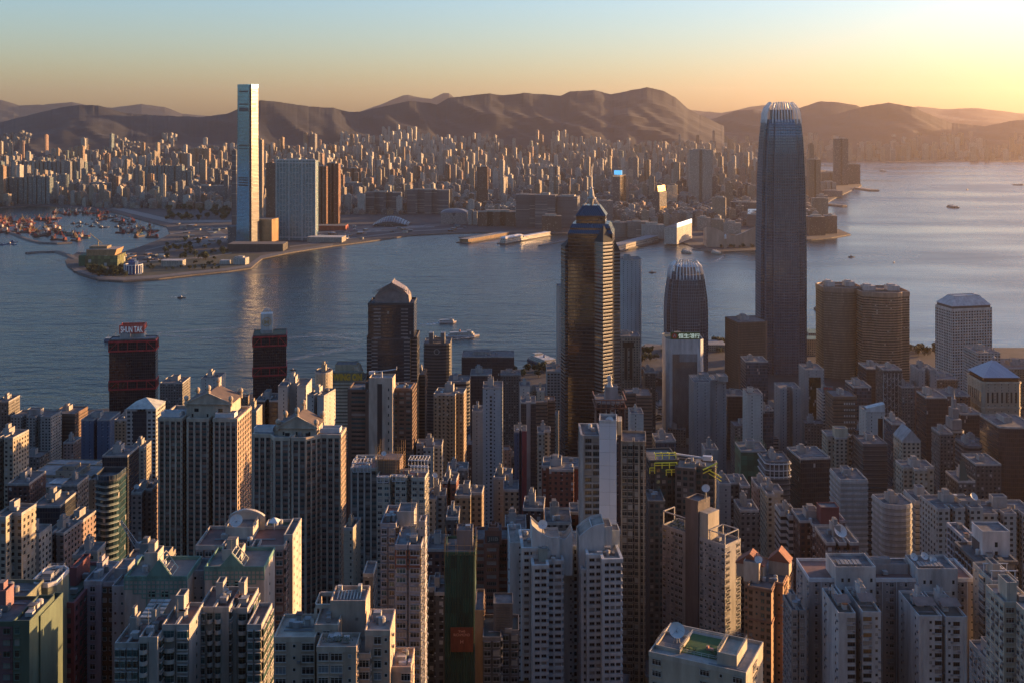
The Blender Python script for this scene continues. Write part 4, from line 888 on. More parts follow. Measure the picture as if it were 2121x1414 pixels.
while Y < 6600:
    px = -60.
    while px < 1700:
        p = px + rf.uniform(-4, 4); y = Y + rf.uniform(-10, 10); x = PX(p, y); px += 30 * rf.uniform(.7, 1.3) * F / Y
        if not inpoly(x, y, KPOLY) or not inpoly(x, y - 90, KPOLY) or (p < 480 and y < 4700) or (480 <= p < 1000 and y < 4400) or any(a < p < b and c < y < d for a, b, c, d in PARKS) or rf.random() < .12 or blocked(x, y, 12): continue
        lowc.append((x, y, ZH(p, y), rf.uniform(6, 24), rf.uniform(14, 26), rf.uniform(12, 22), rf.choice(('pale', 'beige', 'grey', 'grey', 'tan', 'dark', 'brown', 'pink')), R(rf.uniform(-15, 5)), p))
    Y += 34
# the highest in view stand as things of their own, the rest as one mass
def vis_score(c): return (c[2] + c[3] - 3) * 1.0 * (c[4] + 10) / c[1] ** 1.35 * (1.6 if c[3] > 60 else 1)
cand.sort(key=vis_score, reverse=True)
AREAS = [(-200, 110, 'at the far left under the dark hill'), (110, 300, 'behind the typhoon shelter'), (300, 480, 'left of the blue skyscraper'), (480, 700, 'behind the teal slab and rust towers'), (700, 860, 'behind the curved station roof'), (860, 1000, 'behind the domed theatre'),
         (1000, 1160, 'behind the three dark office blocks'), (1160, 1300, 'behind the antenna of the near tower'), (1300, 1430, 'behind the golden mirror tower'), (1430, 1600, 'right of the tall grey tower'), (1600, 2300, 'in the haze at the head of the harbour')]
ORD = ['first', 'second', 'third', 'fourth', 'fifth', 'sixth', 'seventh', 'eighth', 'ninth', 'tenth'] + ['%dth' % i for i in range(11, 60)]
NIND = 215; ind = cand[:NIND]; rest = cand[NIND:] + lowc
bk = {}
for c in ind:
    ar = next((a[2] for a in AREAS if a[0] <= c[8] < a[1]), AREAS[-1][2]); bk.setdefault((ar, c[6]), []).append(c)
def far_mesh(b, c, ox=0, oy=0, oz=0, mi=0, mt=1, detail=True):
    x, y, zb, h, w_, d, m, a, p = c; ca, sa = math.cos(a), math.sin(a); q = MB(); rr = random.Random(int(x * 3 + y))
    pl = rr.choice(('cross', 'slot', 'box', 'cross')) if detail else 'box'; P = PLANS[pl](w_, d, .2); q.prism(P, 0, h + 4, mi, mt)
    q.box(w_ * .25, d * .25, h + 4, w_ * .7, d * .7, h + 4 + rr.uniform(2.5, 6), mi, mt); u0 = rr.uniform(0, 50); q.uv = [(u + u0, v) for u, v in q.uv]
    n0 = len(b.uv); b.add(q, lambda t_: (x - ox + t_[0] * ca - t_[1] * sa, y - oy + t_[0] * sa + t_[1] * ca, zb - 4 - oz + t_[2])); b.uv[n0:] = q.uv
for (ar, m), L in bk.items():
    L.sort(key=lambda c: c[8])
    for i, c in enumerate(L):
        q = MB(); far_mesh(q, c, c[0], c[1], c[2] - 4); lab = ('the only %s high rise %s' % (TONE[m], ar)) if len(L) == 1 else '%s %s tower from left %s' % (ORD[i], TONE[m], ar)
        tag(q.build('far_high_rise', [FM[m], ROOF], None, (c[0], c[1], c[2] - 4)), lab, 'high rise', 'high rises of the far city')
MS = ['pale', 'beige', 'grey', 'tan', 'pink', 'white', 'dark', 'brown', 'teal']
q = MB()
for c in rest: far_mesh(q, c, mi=MS.index(c[6]), mt=9, detail=False)
tag(q.build('far_city_blocks', [FM[m] for m in MS] + [ROOFL]), 'dense mass of small blocks filling the far city', 'city blocks', kind='stuff')
print('far', len(cand))
# ---------------------------------------------------------------- boats and wakes
def hull(b, L, W, Hh, m=0, bow=.25, z0=-.6):
    P = [(-L / 2, -W / 2), (L / 2 - L * bow, -W / 2), (L / 2, 0), (L / 2 - L * bow, W / 2), (-L / 2, W / 2)]; Q = [(x * 1.03, y * 1.06) for x, y in P]; b.prism(P, z0, Hh, m, m, P2=Q)
def at(px, py, z=0): Y = YG(py, z); return PX(px, Y), Y
def barge(px, py, L, W, hc, red, deck, jib, rz, label, group):
    x, y = at(px, py); root = tag(link('derrick_barge', None, None, (x, y, 0), rz), label, 'barge', group)
    b = MB(); hull(b, L, W, 2.6, 0, .08); b.build('hull', hc, root)
    b = MB(); b.box(-L * .46, -W * .35, 2.6, -L * .24, W * .35, 8.5); b.box(-L * .44, -W * .28, 8.5, -L * .3, W * .28, 11); b.build('deckhouse', deck, root)
    b = MB(); b.box(-L * .15, -W * .38, 2.6, L * .38, W * .38, 4.2); b.build('cargo_hold', C((.08, .06, .05)), root)
    b = MB(); x0 = -L * .18
    for s in (-1, 1): b.bar((x0, s * W * .35, 2.6), (x0, 0, 19), .55); b.bar((x0 - 6, s * W * .3, 2.6), (x0, 0, 19), .4)
    tip = (x0 + math.cos(jib) * 26, 0, 5 + math.sin(jib) * 26); b.bar((x0 + 1, 0, 4), tip, .55); b.bar((x0, 0, 19), tip, .15)
    b.build('derrick', red, root); return root
rb = random.Random(5); BM = {'red': C((.2, .035, .03), .8), 'rust': C((.1, .05, .04), .8), 'dark': C((.05, .05, .06), .7), 'blue': C((.04, .1, .25), .7), 'white': C((.4, .39, .38), .6), 'yellow': C((.3, .2, .05), .7), 'teal': C((.08, .2, .2), .7)}
spots = []
for i in range(75): spots.append((rb.uniform(5, 120), rb.uniform(452, 490)))
for i in range(30): spots.append((rb.uniform(118, 205), rb.uniform(439, 446)))
for i in range(14): spots.append((rb.uniform(110, 190), rb.uniform(482, 500)))
for i in range(16): spots.append((rb.uniform(240, 318), rb.uniform(470, 493)))
for i in range(22): spots.append((rb.uniform(210, 345), rb.uniform(436, 462)))
def inwater(px, py): x, y = at(px, py); return not any(inpoly(x + a, y + b_, KPOLY) for a in (-25, 25) for b_ in (-15, 15))
taken = []
for px, py in spots:
    if py > 482 + 0.15 * px and px < 110: continue
    if not inwater(px, py): continue
    x, y = at(px, py)
    if any(abs(x - a) < 26 and abs(y - b_) < 13 for a, b_ in taken): continue
    taken.append((x, y)); k = rb.choice(('red', 'red', 'rust', 'dark', 'rust')) if px < 125 else rb.choice(('rust', 'dark', 'dark', 'teal', 'red')); cr = rb.choice(('red', 'red', 'white', 'yellow', 'red'))
    barge(px, py, rb.uniform(34, 50), rb.uniform(11, 15), BM[k], BM[cr], BM[rb.choice(('white', 'rust', 'red'))], R(rb.uniform(35, 62)), R(rb.uniform(-25, 200)), {'red': 'red', 'rust': 'rusty', 'dark': 'black', 'teal': 'teal'}[k] + ' hulled derrick barge with %s crane moored in the typhoon shelter' % cr, 'derrick barges in the typhoon shelter, %s with %s crane' % (k, cr))
def small_boat(px, py, L, hc, cab, rz, label, group=None, name='workboat'):
    x, y = at(px, py); root = tag(link(name, None, None, (x, y, 0), rz), label, 'boat', group)
    b = MB(); hull(b, L, L * .27, L * .09, 0, .3); b.build('hull', hc, root)
    b = MB(); b.box(-L * .32, -L * .1, L * .09, L * .05, L * .1, L * .2); b.box(-L * .2, -L * .08, L * .2, L * .0, L * .08, L * .27); b.build('cabin', cab, root)
    b = MB(); b.bar((-L * .1, 0, L * .27), (-L * .1, 0, L * .45), .15); b.build('mast', GREYM, root); return root
for i in range(46):
    px, py = rb.uniform(150, 270), rb.uniform(452, 474)
    if i > 34: px, py = rb.uniform(225, 345), rb.uniform(440, 460)
    if i > 41: px, py = rb.uniform(-5, 40), rb.uniform(494, 510)
    x, y = at(px, py)
    if not inwater(px, py) or any(abs(x - a) < 26 and abs(y - b_) < 14 for a, b_ in taken): continue
    taken.append((x, y)); k = 'blue' if i > 41 else rb.choice(('dark', 'white', 'rust', 'dark')); small_boat(px, py, rb.uniform(16, 28), BM[k], BM['white' if rb.random() < .6 else k], R(rb.uniform(-20, 20)), 'small %s workboat moored %s' % ({'dark': 'dark', 'white': 'white', 'rust': 'rusty', 'blue': 'blue'}[k], 'outside the long breakwater' if i > 41 else 'among the barges'), 'small %s workboats' % k)
FOAM = bpy.data.materials.new('wake_foam'); FOAM.use_nodes = True
def foam():
    t = FOAM.node_tree; N = t.nodes; L = t.links; b = N['Principled BSDF']; b.inputs['Base Color'].default_value = (.6, .62, .62, 1); b.inputs['Roughness'].default_value = .8
    tc = N.new('ShaderNodeTexCoord'); n = N.new('ShaderNodeTexNoise'); n.inputs['Scale'].default_value = .16; n.inputs['Detail'].default_value = 6; L.new(tc.outputs['Object'], n.inputs['Vector'])
    uv = N.new('ShaderNodeUVMap'); sp = N.new('ShaderNodeSeparateXYZ'); L.new(uv.outputs[0], sp.inputs[0])
    m = N.new('ShaderNodeMapRange'); m.inputs[1].default_value = .42; m.inputs[2].default_value = .62; L.new(n.outputs[0], m.inputs[0])
    a = N.new('ShaderNodeMath'); a.operation = 'MULTIPLY'; L.new(m.outputs[0], a.inputs[0]); L.new(sp.outputs[0], a.inputs[1]); L.new(a.outputs[0], b.inputs['Alpha'])
foam()
def wake(p0, p1, w0, w1, label, a0=.9, a1=0.):
    x0, y0 = at(*p0); x1, y1 = at(*p1); d = Vector((x1 - x0, y1 - y0)).normalized(); n = Vector((-d.y, d.x)); b = MB(); k = 8
    for i in range(k):
        s0, s1 = i / k, (i + 1) / k; A = Vector((lerp(x0, x1, s0), lerp(y0, y1, s0))); B = Vector((lerp(x0, x1, s1), lerp(y0, y1, s1))); wa, wb_ = lerp(w0, w1, s0), lerp(w0, w1, s1); u0, u1 = lerp(a0, a1, s0), lerp(a0, a1, s1)
        b.face([(*(A - n * wa), .25), (*(B - n * wb_), .25), (*(B + n * wb_), .25), (*(A + n * wa), .25)], 0, [(u0, 0), (u1, 0), (u1, 1), (u0, 1)])
    tag(b.build('wake_foam', FOAM), label, kind='stuff')
def ferry(px, py, L, W, label, rz, hc, band, decks=2, name='ferry', funnel=True):
    x, y = at(px, py); root = tag(link(name, None, None, (x, y, 0), rz), label, 'ferry')
    b = MB(); hull(b, L, W, 3.0, 0, .18); b.build('hull', hc, root)
    wm = fmat('ferry_side_%d' % int(px), (.6, .58, .55), (.05, .06, .07), 2.2, 2.6, .6, .4)
    z = 3.0
    for i in range(decks):
        b = MB(); s = 1 - .12 * i; b.prism([(-L * .46 * s, -W * .42), (L * .3 * s, -W * .42), (L * .36 * s, 0), (L * .3 * s, W * .42), (-L * .46 * s, W * .42)], z, z + 2.7, 0, 1); b.build('deck', [wm, C((.55, .53, .5))], root); z += 2.7
    b = MB(); b.box(L * .12, -W * .3, z, L * .24, W * .3, z + 2.5); b.build('bridge', wm, root)
    if funnel: b = MB(); b.lathe((-L * .1, 0, z), [(1.6, 0), (1.4, 4)], 10); b.build('funnel', band, root)
    b = MB(); b.bar((L * .16, 0, z + 2.5), (L * .16, 0, z + 9), .18); b.bar((-L * .3, 0, z), (-L * .3, 0, z + 6), .15); b.build('mast', GREYM, root)
    q = MB(); hull(q, L * 1.004, W * 1.01, 1.6, 0, .18, .7); q.build('stripe', band, root); return root
OR = C((.45, .13, .04), .5)
ferry(927, 668, 33, 9, 'small white and orange ferry trailing foam in mid harbour', R(8), WHITE, OR, 1, funnel=False); wake((912, 669.5), (855, 674), 5, 12, 'white foam behind the small ferry')
ferry(959, 697, 58, 12, 'larger white ferry with orange hull heading right', R(9), WHITE, OR, 2); wake((928, 702), (868, 708), 4, 10, 'faint foam behind the larger ferry', .6)
wake((985, 697), (935, 702), 7, 8, 'bow foam beside the larger ferry', .8, .3)
ferry(1122, 752, 78, 24, 'white cruise ship moored at the near shore', R(118), C((.03, .04, .06)), BM['blue'], 3, name='cruise_ship')
ferry(1828, 356, 95, 20, 'white ship anchored at the head of the golden harbour', R(98), BM['white'], BM['white'], 3, name='cruise_ship')
ferry(1972, 430, 70, 26, 'dark freighter in the golden water at the right', R(100), BM['dark'], BM['dark'], 2, name='freighter')
ferry(2111, 384, 70, 16, 'dark low barge near the right edge of the harbour', R(0), BM['dark'], BM['dark'], 1, name='freighter', funnel=False)
ferry(1703, 640, 34, 9, 'white harbour ferry between the two tall towers at right', R(20), BM['dark'], BM['white'], 1)
ferry(1420, 524, 46, 12, 'ferry moored at the far pier, left one of two pairs', R(112), BM['teal'], BM['white'], 2)
ferry(1482, 526, 46, 12, 'ferry moored at the far pier, right one of two pairs', R(112), BM['teal'], BM['white'], 2)
ferry(234, 706, 28, 8, 'white catamaran half hidden behind the tower with the red sign', R(0), BM['blue'], BM['white'], 1, funnel=False)
for (px, py, L, rz, lab, wk) in ((376, 617, 17, 0, 'tiny boat with pale wake in the left harbour', (340, 614)), (1764, 533, 20, 12, 'tiny boat right of the tallest near skyscraper', (1850, 528)), (1500, 531, 16, 80, 'tiny motorboat below the pinkish hall', (1470, 548)), (1352, 565, 18, 5, 'tiny red boat right of the antenna topped tower', (1460, 559)), (1852, 544, 10, 60, 'tiny dark boat alone in the golden harbour', None), (2004, 394, 22, 40, 'tiny sailing boat far in the golden harbour', None), (607, 766, 10, 0, 'tiny yellow buoy boat right of the red banded tower', None)):
    small_boat(px, py, L, BM['dark'], BM['white'], R(rz), lab, name='motorboat')
    if wk: wake((px, py), wk, 1.5, 7, 'thin wake of the ' + lab, .9, 0)
for p0, p1, w_, a in (((322, 690), (520, 676), 6, .35), ((322, 694), (505, 704), 5, .3), ((590, 700), (750, 690), 6, .3), ((600, 745), (750, 715), 8, .3), ((640, 690), (750, 705), 6, .3), ((1690, 420), (1700, 430), 2, .2)):
    wake(p0, p1, w_, w_ * 1.4, 'faint old wake on the dark water', a, a * .5)
# ---------------------------------------------------------------- waterfront and town between the slope and the harbour
def fa(n, *a, **k):
    FM[n] = fmat(n, *a, **k)
fa('flat_white', (.47, .46, .44), (.03, .033, .036), 3.4, 3.0, .5, .5); fa('flat_cream', (.44, .39, .32), (.03, .03, .03), 3.4, 3.0, .5, .52); fa('flat_grey', (.27, .27, .28), (.025, .03, .034), 3.2, 3.0, .55, .5)
fa('flat_pink', (.34, .24, .22), (.03, .03, .03), 3.3, 3.0, .45, .5); fa('flat_tan', (.36, .27, .19), (.03, .03, .028), 3.3, 3.0, .45, .5); fa('brick', (.26, .09, .06), (.03, .03, .03), 3.2, 3.1, .45, .5); fa('brick_dark', (.12, .06, .05), (.025, .025, .03), 3.2, 3.2, .55, .55)
fa('curtain_dark', (.045, .045, .05), (.04, .045, .055), 1.6, 3.6, .86, .8, gr=.08, gm=.3, cur=.005, vary=.3, wr=.4); fa('curtain_blue', (.1, .11, .125), (.07, .1, .13), 1.6, 3.6, .86, .78, gr=.07, gm=.5, cur=.03, wr=.4)
fa('curtain_brown', (.07, .05, .04), (.07, .05, .035), 1.6, 3.6, .88, .7, gr=.1, gm=.4, cur=.04, wr=.4); fa('ribbon_dark', (.1, .1, .1), (.02, .025, .03), 80, 3.6, 1.1, .6, gr=.1, cur=0); fa('ribbon_pale', (.38, .37, .36), (.025, .03, .035), 80, 3.6, 1.1, .5, gr=.1, cur=0)
fa('ribbon_cream', (.4, .35, .27), (.02, .022, .025), 80, 3.6, 1.1, .52, gr=.1, cur=0); fa('plain_white', (.56, .55, .54), (.04, .045, .05), 9, 3.2, .1, .4, cur=0); fa('plain_grey', (.36, .37, .39), (.04, .04, .05), 8, 3.4, .1, .35, cur=0)
fa('plain_cream', (.45, .4, .33), (.04, .04, .04), 7, 3.1, .12, .4, cur=0); fa('pale_blue', (.46, .52, .58), (.04, .05, .06), 6, 3.0, .16, .4, cur=0); fa('grid_white', (.5, .5, .5), (.02, .025, .03), 4.0, 3.5, .66, .55, cur=.02); fa('blue_wall', (.09, .15, .26), (.03, .04, .06), 5.5, 3.3, .14, .5, cur=0)
fa('net_green', (.025, .1, .055), (.02, .08, .045), 5, 4, .92, .92, gr=.8, cur=0); fa('old_grey', (.2, .19, .185), (.025, .028, .03), 3., 3.1, .5, .5, cur=.12); fa('old_dark', (.1, .095, .095), (.02, .02, .022), 3., 3.1, .5, .5, cur=.1)
fa('ribbon_brown', (.16, .1, .075), (.02, .02, .022), 80, 3.5, 1.1, .5, cur=0)
MID = [
 # (kind, label, x0, x1, ytop, Y, depth, yaw, plan, k, material, kit)
 ('office_tower', 'grey office block with roof mast standing beside the red signed tower', 331, 378, 792, 1240, 30, 0, 'box', 0, 'old_grey', 4),
 ('white_block', 'white windowless block with slanted screens behind the left pedimented tower', 417, 454, 782, 1180, 26, 0, 'box', 0, 'plain_white', 3),
 ('blue_tower', 'blue walled office tower with dark glass side strip', 168, 227, 868, 1080, 30, 0, 'slot', .12, 'blue_wall', 3),
 ('narrow_tower', 'narrow beige tower squeezed between the blue tower and the pyramid roof', 237, 262, 868, 1000, 26, 0, 'box', 0, 'flat_tan', 2),
 ('grid_flats', 'white gridded flats at the left edge of the harbour', 22, 105, 862, 1130, 24, 4, 'slot2', .07, 'flat_white', 5),
 ('brown_slab', 'brown striped slab beside the white gridded flats', 104, 155, 856, 1160, 30, 4, 'box', 0, 'ribbon_brown', 3),
 ('corner_tower', 'dark grey tower cut by the left edge behind the flats', -10, 18, 830, 1140, 26, 0, 'box', 0, 'old_grey', 2),
 ('edge_tower', 'ochre and beige tower at the left edge, its right side sunlit', -20, 27, 905, 760, 20, 6, 'slot', .2, 'flat_cream', 3),
 ('small_block', 'small pink beige block in front of the brown slab', 131, 152, 915, 1000, 18, 0, 'box', 0, 'flat_pink', 2),
 ('slim_block', 'slim ochre block with white side next to the dark glass tower', 269, 298, 925, 880, 18, 0, 'slot', .2, 'flat_cream', 2),
 ('dark_glass_tower', 'dark glass tower with broken roofline behind the wavy balcony tower', 212, 264, 942, 780, 24, 0, 'box', 0, 'curtain_dark', 2),
 ('brick_block', 'dark red brick block left of the white podium school', 16, 60, 1000, 720, 26, 0, 'box', 0, 'brick_dark', 3),
 ('black_block', 'black glass block with round drum on its roof below the white podium', 66, 124, 1046, 680, 26, 0, 'box', 0, 'curtain_dark', 4),
 ('lift_tower', 'grey louvred block rising at the corner of the white podium', 127, 160, 1002, 730, 20, 0, 'box', 0, 'old_grey', 1),
 ('purple_brick_flats', 'left one of the mauve brick flats with stepped tops', 93, 132, 1102, 560, 18, 6, 'slot', .2, 'flat_pink', 2),
 ('purple_brick_flats', 'right one of the mauve brick flats, taller with sloping lift tower', 130, 165, 1080, 580, 18, 6, 'slot', .2, 'flat_pink', 2),
 ('grey_flats', 'stepped grey white flats between the mauve flats and the sunlit cream edge tower', 32, 70, 1112, 540, 18, 4, 'stepR', .5, 'flat_white', 2),
 ('cream_flats', 'cream flats sunlit on the right side at the left edge', -16, 31, 1070, 500, 18, 6, 'stepR', .6, 'flat_cream', 2),
 ('pink_flats', 'pinkish flats with white dish left of the left pedimented tower', 272, 308, 1018, 660, 20, 0, 'stepR', .6, 'flat_pink', 3),
 ('black_slab', 'plain black slab between pinkish flats and the left pedimented tower', 303, 334, 1014, 690, 20, 0, 'box', 0, 'curtain_dark', 1),
 ('low_cream_house', 'low cream flats with sloped roof left of the wavy tower foot', 150, 193, 1148, 520, 16, 0, 'stepR', .45, 'flat_cream', 1),
 ('roof_block', 'white concrete block with dark central strip behind the right pediment', 576, 634, 798, 900, 26, 0, 'slot', .34, 'plain_white', 3),
 ('oval_tower', 'cream rounded tower topped with machinery left of the gold letter sign', 648, 684, 772, 960, 22, 0, 'round', 0, 'plain_cream', 2),
 ('gold_edge_block', 'white and brown block with blazing golden right side below the oval tower', 636, 671, 818, 840, 22, 14, 'slot', .2, 'plain_white', 3),
 ('dark_frame_block', 'dark block with white frames left of the white concrete block', 530, 576, 828, 900, 24, 0, 'slot', .2, 'curtain_dark', 3),
 ('grey_frame_block', 'pale narrow wall between the two pedimented towers', 508, 531, 850, 860, 20, 0, 'box', 0, 'plain_cream', 1),
 ('dark_round_tower', 'dark banded tower with rooftop frame beside the tall gabled tower', 877, 932, 712, 1290, 36, 0, 'bow', .14, 'ribbon_dark', 2),
 ('dark_side_block', 'dark lower annex between gabled tower and banded tower', 863, 880, 775, 1240, 30, 0, 'box', 0, 'ribbon_brown', 1),
 ('dark_wide_block', 'wide dark waterfront office block with rooftop plant behind small towers', 956, 1065, 738, 1460, 40, 0, 'box', 0, 'curtain_dark', 4),
 ('rounded_office', 'dark stepped office with curved top front right of banded tower', 928, 972, 790, 1130, 30, 0, 'bow', .2, 'ribbon_dark', 2),
 ('rimmed_office', 'dark square tower with pale rim roof', 974, 1018, 775, 1180, 28, 0, 'box', 0, 'curtain_dark', 2),
 ('beige_tower', 'tall beige tower with a column of small dark windows', 898, 958, 816, 900, 22, 6, 'stepR', .75, 'flat_tan', 4),
 ('pale_tower', 'slender pale blue white tower with a column of small windows', 1000, 1041, 802, 860, 22, 0, 'box', 0, 'pale_blue', 2),
 ('grey_slim_tower', 'grey slim tower half hidden left of the pale blue tower', 978, 1000, 850, 960, 20, 0, 'box', 0, 'plain_grey', 1),
 ('beige_slim_tower', 'slim beige tower close to the right of the brown and cream tower', 848, 861, 838, 900, 14, 0, 'box', 0, 'plain_cream', 1),
 ('stepped_white_flats', 'low white stepped flats below the tall beige tower', 861, 914, 926, 800, 22, 0, 'tee', .3, 'flat_white', 3),
 ('brown_flats', 'small brown grey flats between the beige and the pale blue towers', 925, 968, 975, 720, 20, 0, 'stepR', .5, 'old_grey', 3),
 ('old_office', 'grey concrete office at the shore right of the dark wide block', 1037, 1078, 775, 1300, 24, 0, 'box', 0, 'old_grey', 4),
 ('white_small_tower', 'small white tower left of the gold topped dark tower', 1076, 1098, 798, 1180, 20, 0, 'box', 0, 'plain_white', 1),
 ('dark_pair_tower', 'black tower with a grey central strip', 1079, 1110, 832, 1020, 24, 0, 'slot', .3, 'curtain_dark', 2),
 ('gold_top_tower', 'black stepped tower with sunlit cream top behind the black tower', 1110, 1150, 832, 1080, 24, 0, 'stepR', .6, 'ribbon_brown', 2),
 ('gold_lift_tower', 'cream lift tower glowing on top of the dark stepped tower', 1112, 1128, 808, 1090, 14, 0, 'box', 0, 'plain_cream', 1),
 ('grid_office', 'white blue gridded office just left of the tall antenna tower', 1133, 1169, 768, 1330, 40, 0, 'box', 0, 'grid_white', 3),
 ('blue_red_tower', 'thin tower half blue half red', 1065, 1091, 892, 860, 18, 0, 'slot', .2, 'blue_wall', 2),
 ('cream_slim', 'slim cream flats right of the blue and red tower', 1114, 1141, 895, 840, 18, 0, 'stepR', .5, 'flat_cream', 1),
 ('orange_brick_tower', 'orange brick flats with columns of small windows in the center', 1121, 1205, 972, 640, 24, 5, 'tee', .2, 'brick', 3),
 ('slim_white_tower', 'plain white slab tower partly hidden left of the antenna tower', 1153, 1171, 592, 1520, 20, 0, 'box', 0, 'plain_white', 0),
 ('hotel_tower', 'tall blue grey hotel tower close to the right of the antenna tower', 1283, 1330, 538, 1600, 40, 0, 'bow', .2, 'pale_blue', 2),
 ('cream_office', 'cream office with dark vertical slits right of the antenna tower', 1282, 1326, 696, 1340, 30, 0, 'box', 0, 'flat_cream', 4),
 ('stepped_dark_tower', 'dark brown flats tower with frame crown in front of the antenna tower', 1236, 1294, 832, 760, 24, 0, 'cross', .14, 'brick_dark', 0),
 ('brown_office', 'brown office blocks behind the white slab with dish', 1298, 1350, 818, 1120, 30, 0, 'stepL', .4, 'ribbon_brown', 3),
 ('white_flats', 'small white flats right of the dark brown crown tower', 1306, 1333, 855, 980, 20, 0, 'box', 0, 'plain_white', 2),
 ('dark_needle', 'dark narrow office left of the green sign tower', 1336, 1358, 770, 1300, 24, 0, 'box', 0, 'old_dark', 1),
 ('frame_roof_block', 'low glass block with white roof frame before the green sign tower', 1358, 1400, 912, 960, 24, 0, 'box', 0, 'curtain_blue', 2),
 ('grey_office', 'grey two part office with solar frame on the roof right of the green sign tower', 1437, 1508, 790, 1180, 34, 0, 'stepR', .48, 'plain_grey', 3),
 ('small_grey_tower', 'small grey tower in front of the grey two part office', 1461, 1488, 930, 900, 18, 0, 'box', 0, 'plain_grey', 2),
 ('dark_podium_tower', 'dark office below the bronze banded tower', 1506, 1545, 818, 1250, 30, 0, 'box', 0, 'curtain_dark', 3),
 ('bronze_tower', 'bronze banded tower with golden left face', 1529, 1592, 668, 1540, 46, -12, 'chamR', .1, 'ribbon_brown', 2),
 ('frame_tower', 'grey glass tower with white roof frame in front of the bronze tower', 1545, 1591, 748, 1280, 30, 0, 'box', 0, 'curtain_blue', 3),
 ('white_tower', 'white concrete tower with glass wing below the bronze tower', 1548, 1580, 815, 1060, 22, 0, 'box', 0, 'plain_white', 2),
 ('glass_wing', 'stepped pale glass wing beside the white concrete tower', 1574, 1602, 848, 1070, 20, 0, 'box', 0, 'curtain_blue', 2),
 ('plain_tower', 'plain grey white tower with notched top at the foot of the tallest tower', 1615, 1658, 803, 1180, 26, 0, 'slot', .3, 'plain_grey', 0),
 ('bronze_strip_tower', 'grey tower with a tall bronze window strip', 1668, 1707, 764, 1220, 28, 0, 'box', 0, 'plain_grey', 2),
 ('red_letter_block', 'white gridded block carrying red characters', 1704, 1727, 814, 1160, 24, 0, 'box', 0, 'grid_white', 1),
 ('dark_brown_block', 'dark brown office with rows of small white bays', 1726, 1775, 820, 1080, 28, 0, 'box', 0, 'ribbon_brown', 4),
 ('slate_tower', 'slate glass tower with cluttered bright roof', 1768, 1805, 800, 1100, 28, 0, 'box', 0, 'curtain_blue', 4),
 ('dark_tower', 'dark square tower before the pair of curved brown towers', 1795, 1834, 762, 1240, 30, 0, 'box', 0, 'curtain_dark', 2),
 ('chevron_tower', 'tower clad in white chevron frames', 1830, 1868, 764, 1190, 26, 0, 'box', 0, 'old_dark', 2),
 ('low_grey_block', 'low grey block right of the chevron tower', 1868, 1894, 800, 1180, 24, 0, 'box', 0, 'old_grey', 2),
 ('brown_stub_block', 'brown grey narrow block left of the twin finned glass tower', 1890, 1907, 800, 1200, 20, 0, 'box', 0, 'flat_pink', 1),
 ('finned_tower', 'slender pale tower with open roof frame left of the round window tower', 1903, 1940, 764, 1200, 26, 0, 'slot', .3, 'plain_grey', 2),
 ('black_glass_tower', 'black glass tower with white corner fin', 1919, 1962, 822, 1040, 26, 0, 'box', 0, 'curtain_dark', 2),
 ('dark_annex', 'dark block with flat pale roof at the foot of the round window tower', 1941, 1984, 784, 1260, 34, 0, 'box', 0, 'old_dark', 3),
 ('maroon_block', 'wide maroon block below the round window tower', 1955, 2010, 818, 1150, 30, 0, 'box', 0, 'brick_dark', 2),
 ('grid_glass_block', 'gridded glass block between the round window tower and the pyramid roof', 2025, 2072, 730, 1330, 40, 0, 'box', 0, 'grid_white', 3),
 ('waterfront_podium', 'wide low beige building with flat roof behind the pyramid roof', 2076, 2180, 762, 1480, 60, 0, 'box', 0, 'flat_tan', 4),
 ('black_curved_tower', 'black glass tower with curved drum cut by the right edge', 2072, 2150, 884, 900, 40, 0, 'bow', .1, 'curtain_dark', 3),
 ('angular_tower', 'white angular tower with a tall slot', 1795, 1833, 852, 1000, 22, 0, 'box', 0, 'plain_white', 0),
 ('dark_glass_slab', 'dark glass slab standing before the white angular tower', 1788, 1838, 918, 860, 24, 0, 'box', 0, 'ribbon_dark', 3),
 ('gable_deco_tower', 'yellow beige tower with stepped gable and green side panels', 1718, 1767, 905, 880, 22, 0, 'tee', .26, 'flat_cream', 0),
 ('black_box_office', 'dark glass box with framed flat roof left of the gabled beige tower', 1658, 1720, 948, 800, 28, -6, 'box', 0, 'curtain_dark', 2),
 ('arch_front_block', 'dark block with white curved frame front', 1588, 1638, 955, 780, 24, 0, 'bow', .12, 'ribbon_dark', 4),
 ('netted_block', 'low block wrapped in green net', 1535, 1588, 932, 860, 24, 0, 'box', 0, 'net_green', 1),
 ('blue_top_tower', 'slate blue topped dark tower right of the white angular tower', 1848, 1876, 876, 900, 20, 0, 'box', 0, 'curtain_blue', 1),
 ('small_gable_tower', 'beige tower with little pitched gable', 1869, 1907, 912, 840, 20, 0, 'box', 0, 'flat_cream', 2),
 ('beige_front_flats', 'beige flats with square opening near the top', 1876, 1940, 970, 740, 20, 0, 'tee', .3, 'flat_cream', 2),
 ('deco_spire_tower', 'dark grey stepped tower ending in a thin spire', 1972, 1999, 892, 980, 22, 0, 'cham', .2, 'old_grey', 0),
 ('grey_mid_flats', 'grey flats left of the stepped spire tower', 1947, 1974, 896, 960, 20, 0, 'box', 0, 'old_grey', 2),
 ('dark_right_block', 'dark office between the spire tower and the pyramid roof', 1990, 2034, 856, 1050, 26, 0, 'box', 0, 'curtain_dark', 2),
 ('dark_right_low_block', 'lower dark office below the other one near the pyramid roof', 2000, 2036, 922, 900, 24, 0, 'cham', .2, 'ribbon_dark', 2),
 ('mauve_office', 'mauve grey office with ribbon windows', 1741, 1797, 992, 720, 24, 0, 'box', 0, 'ribbon_pale', 3),
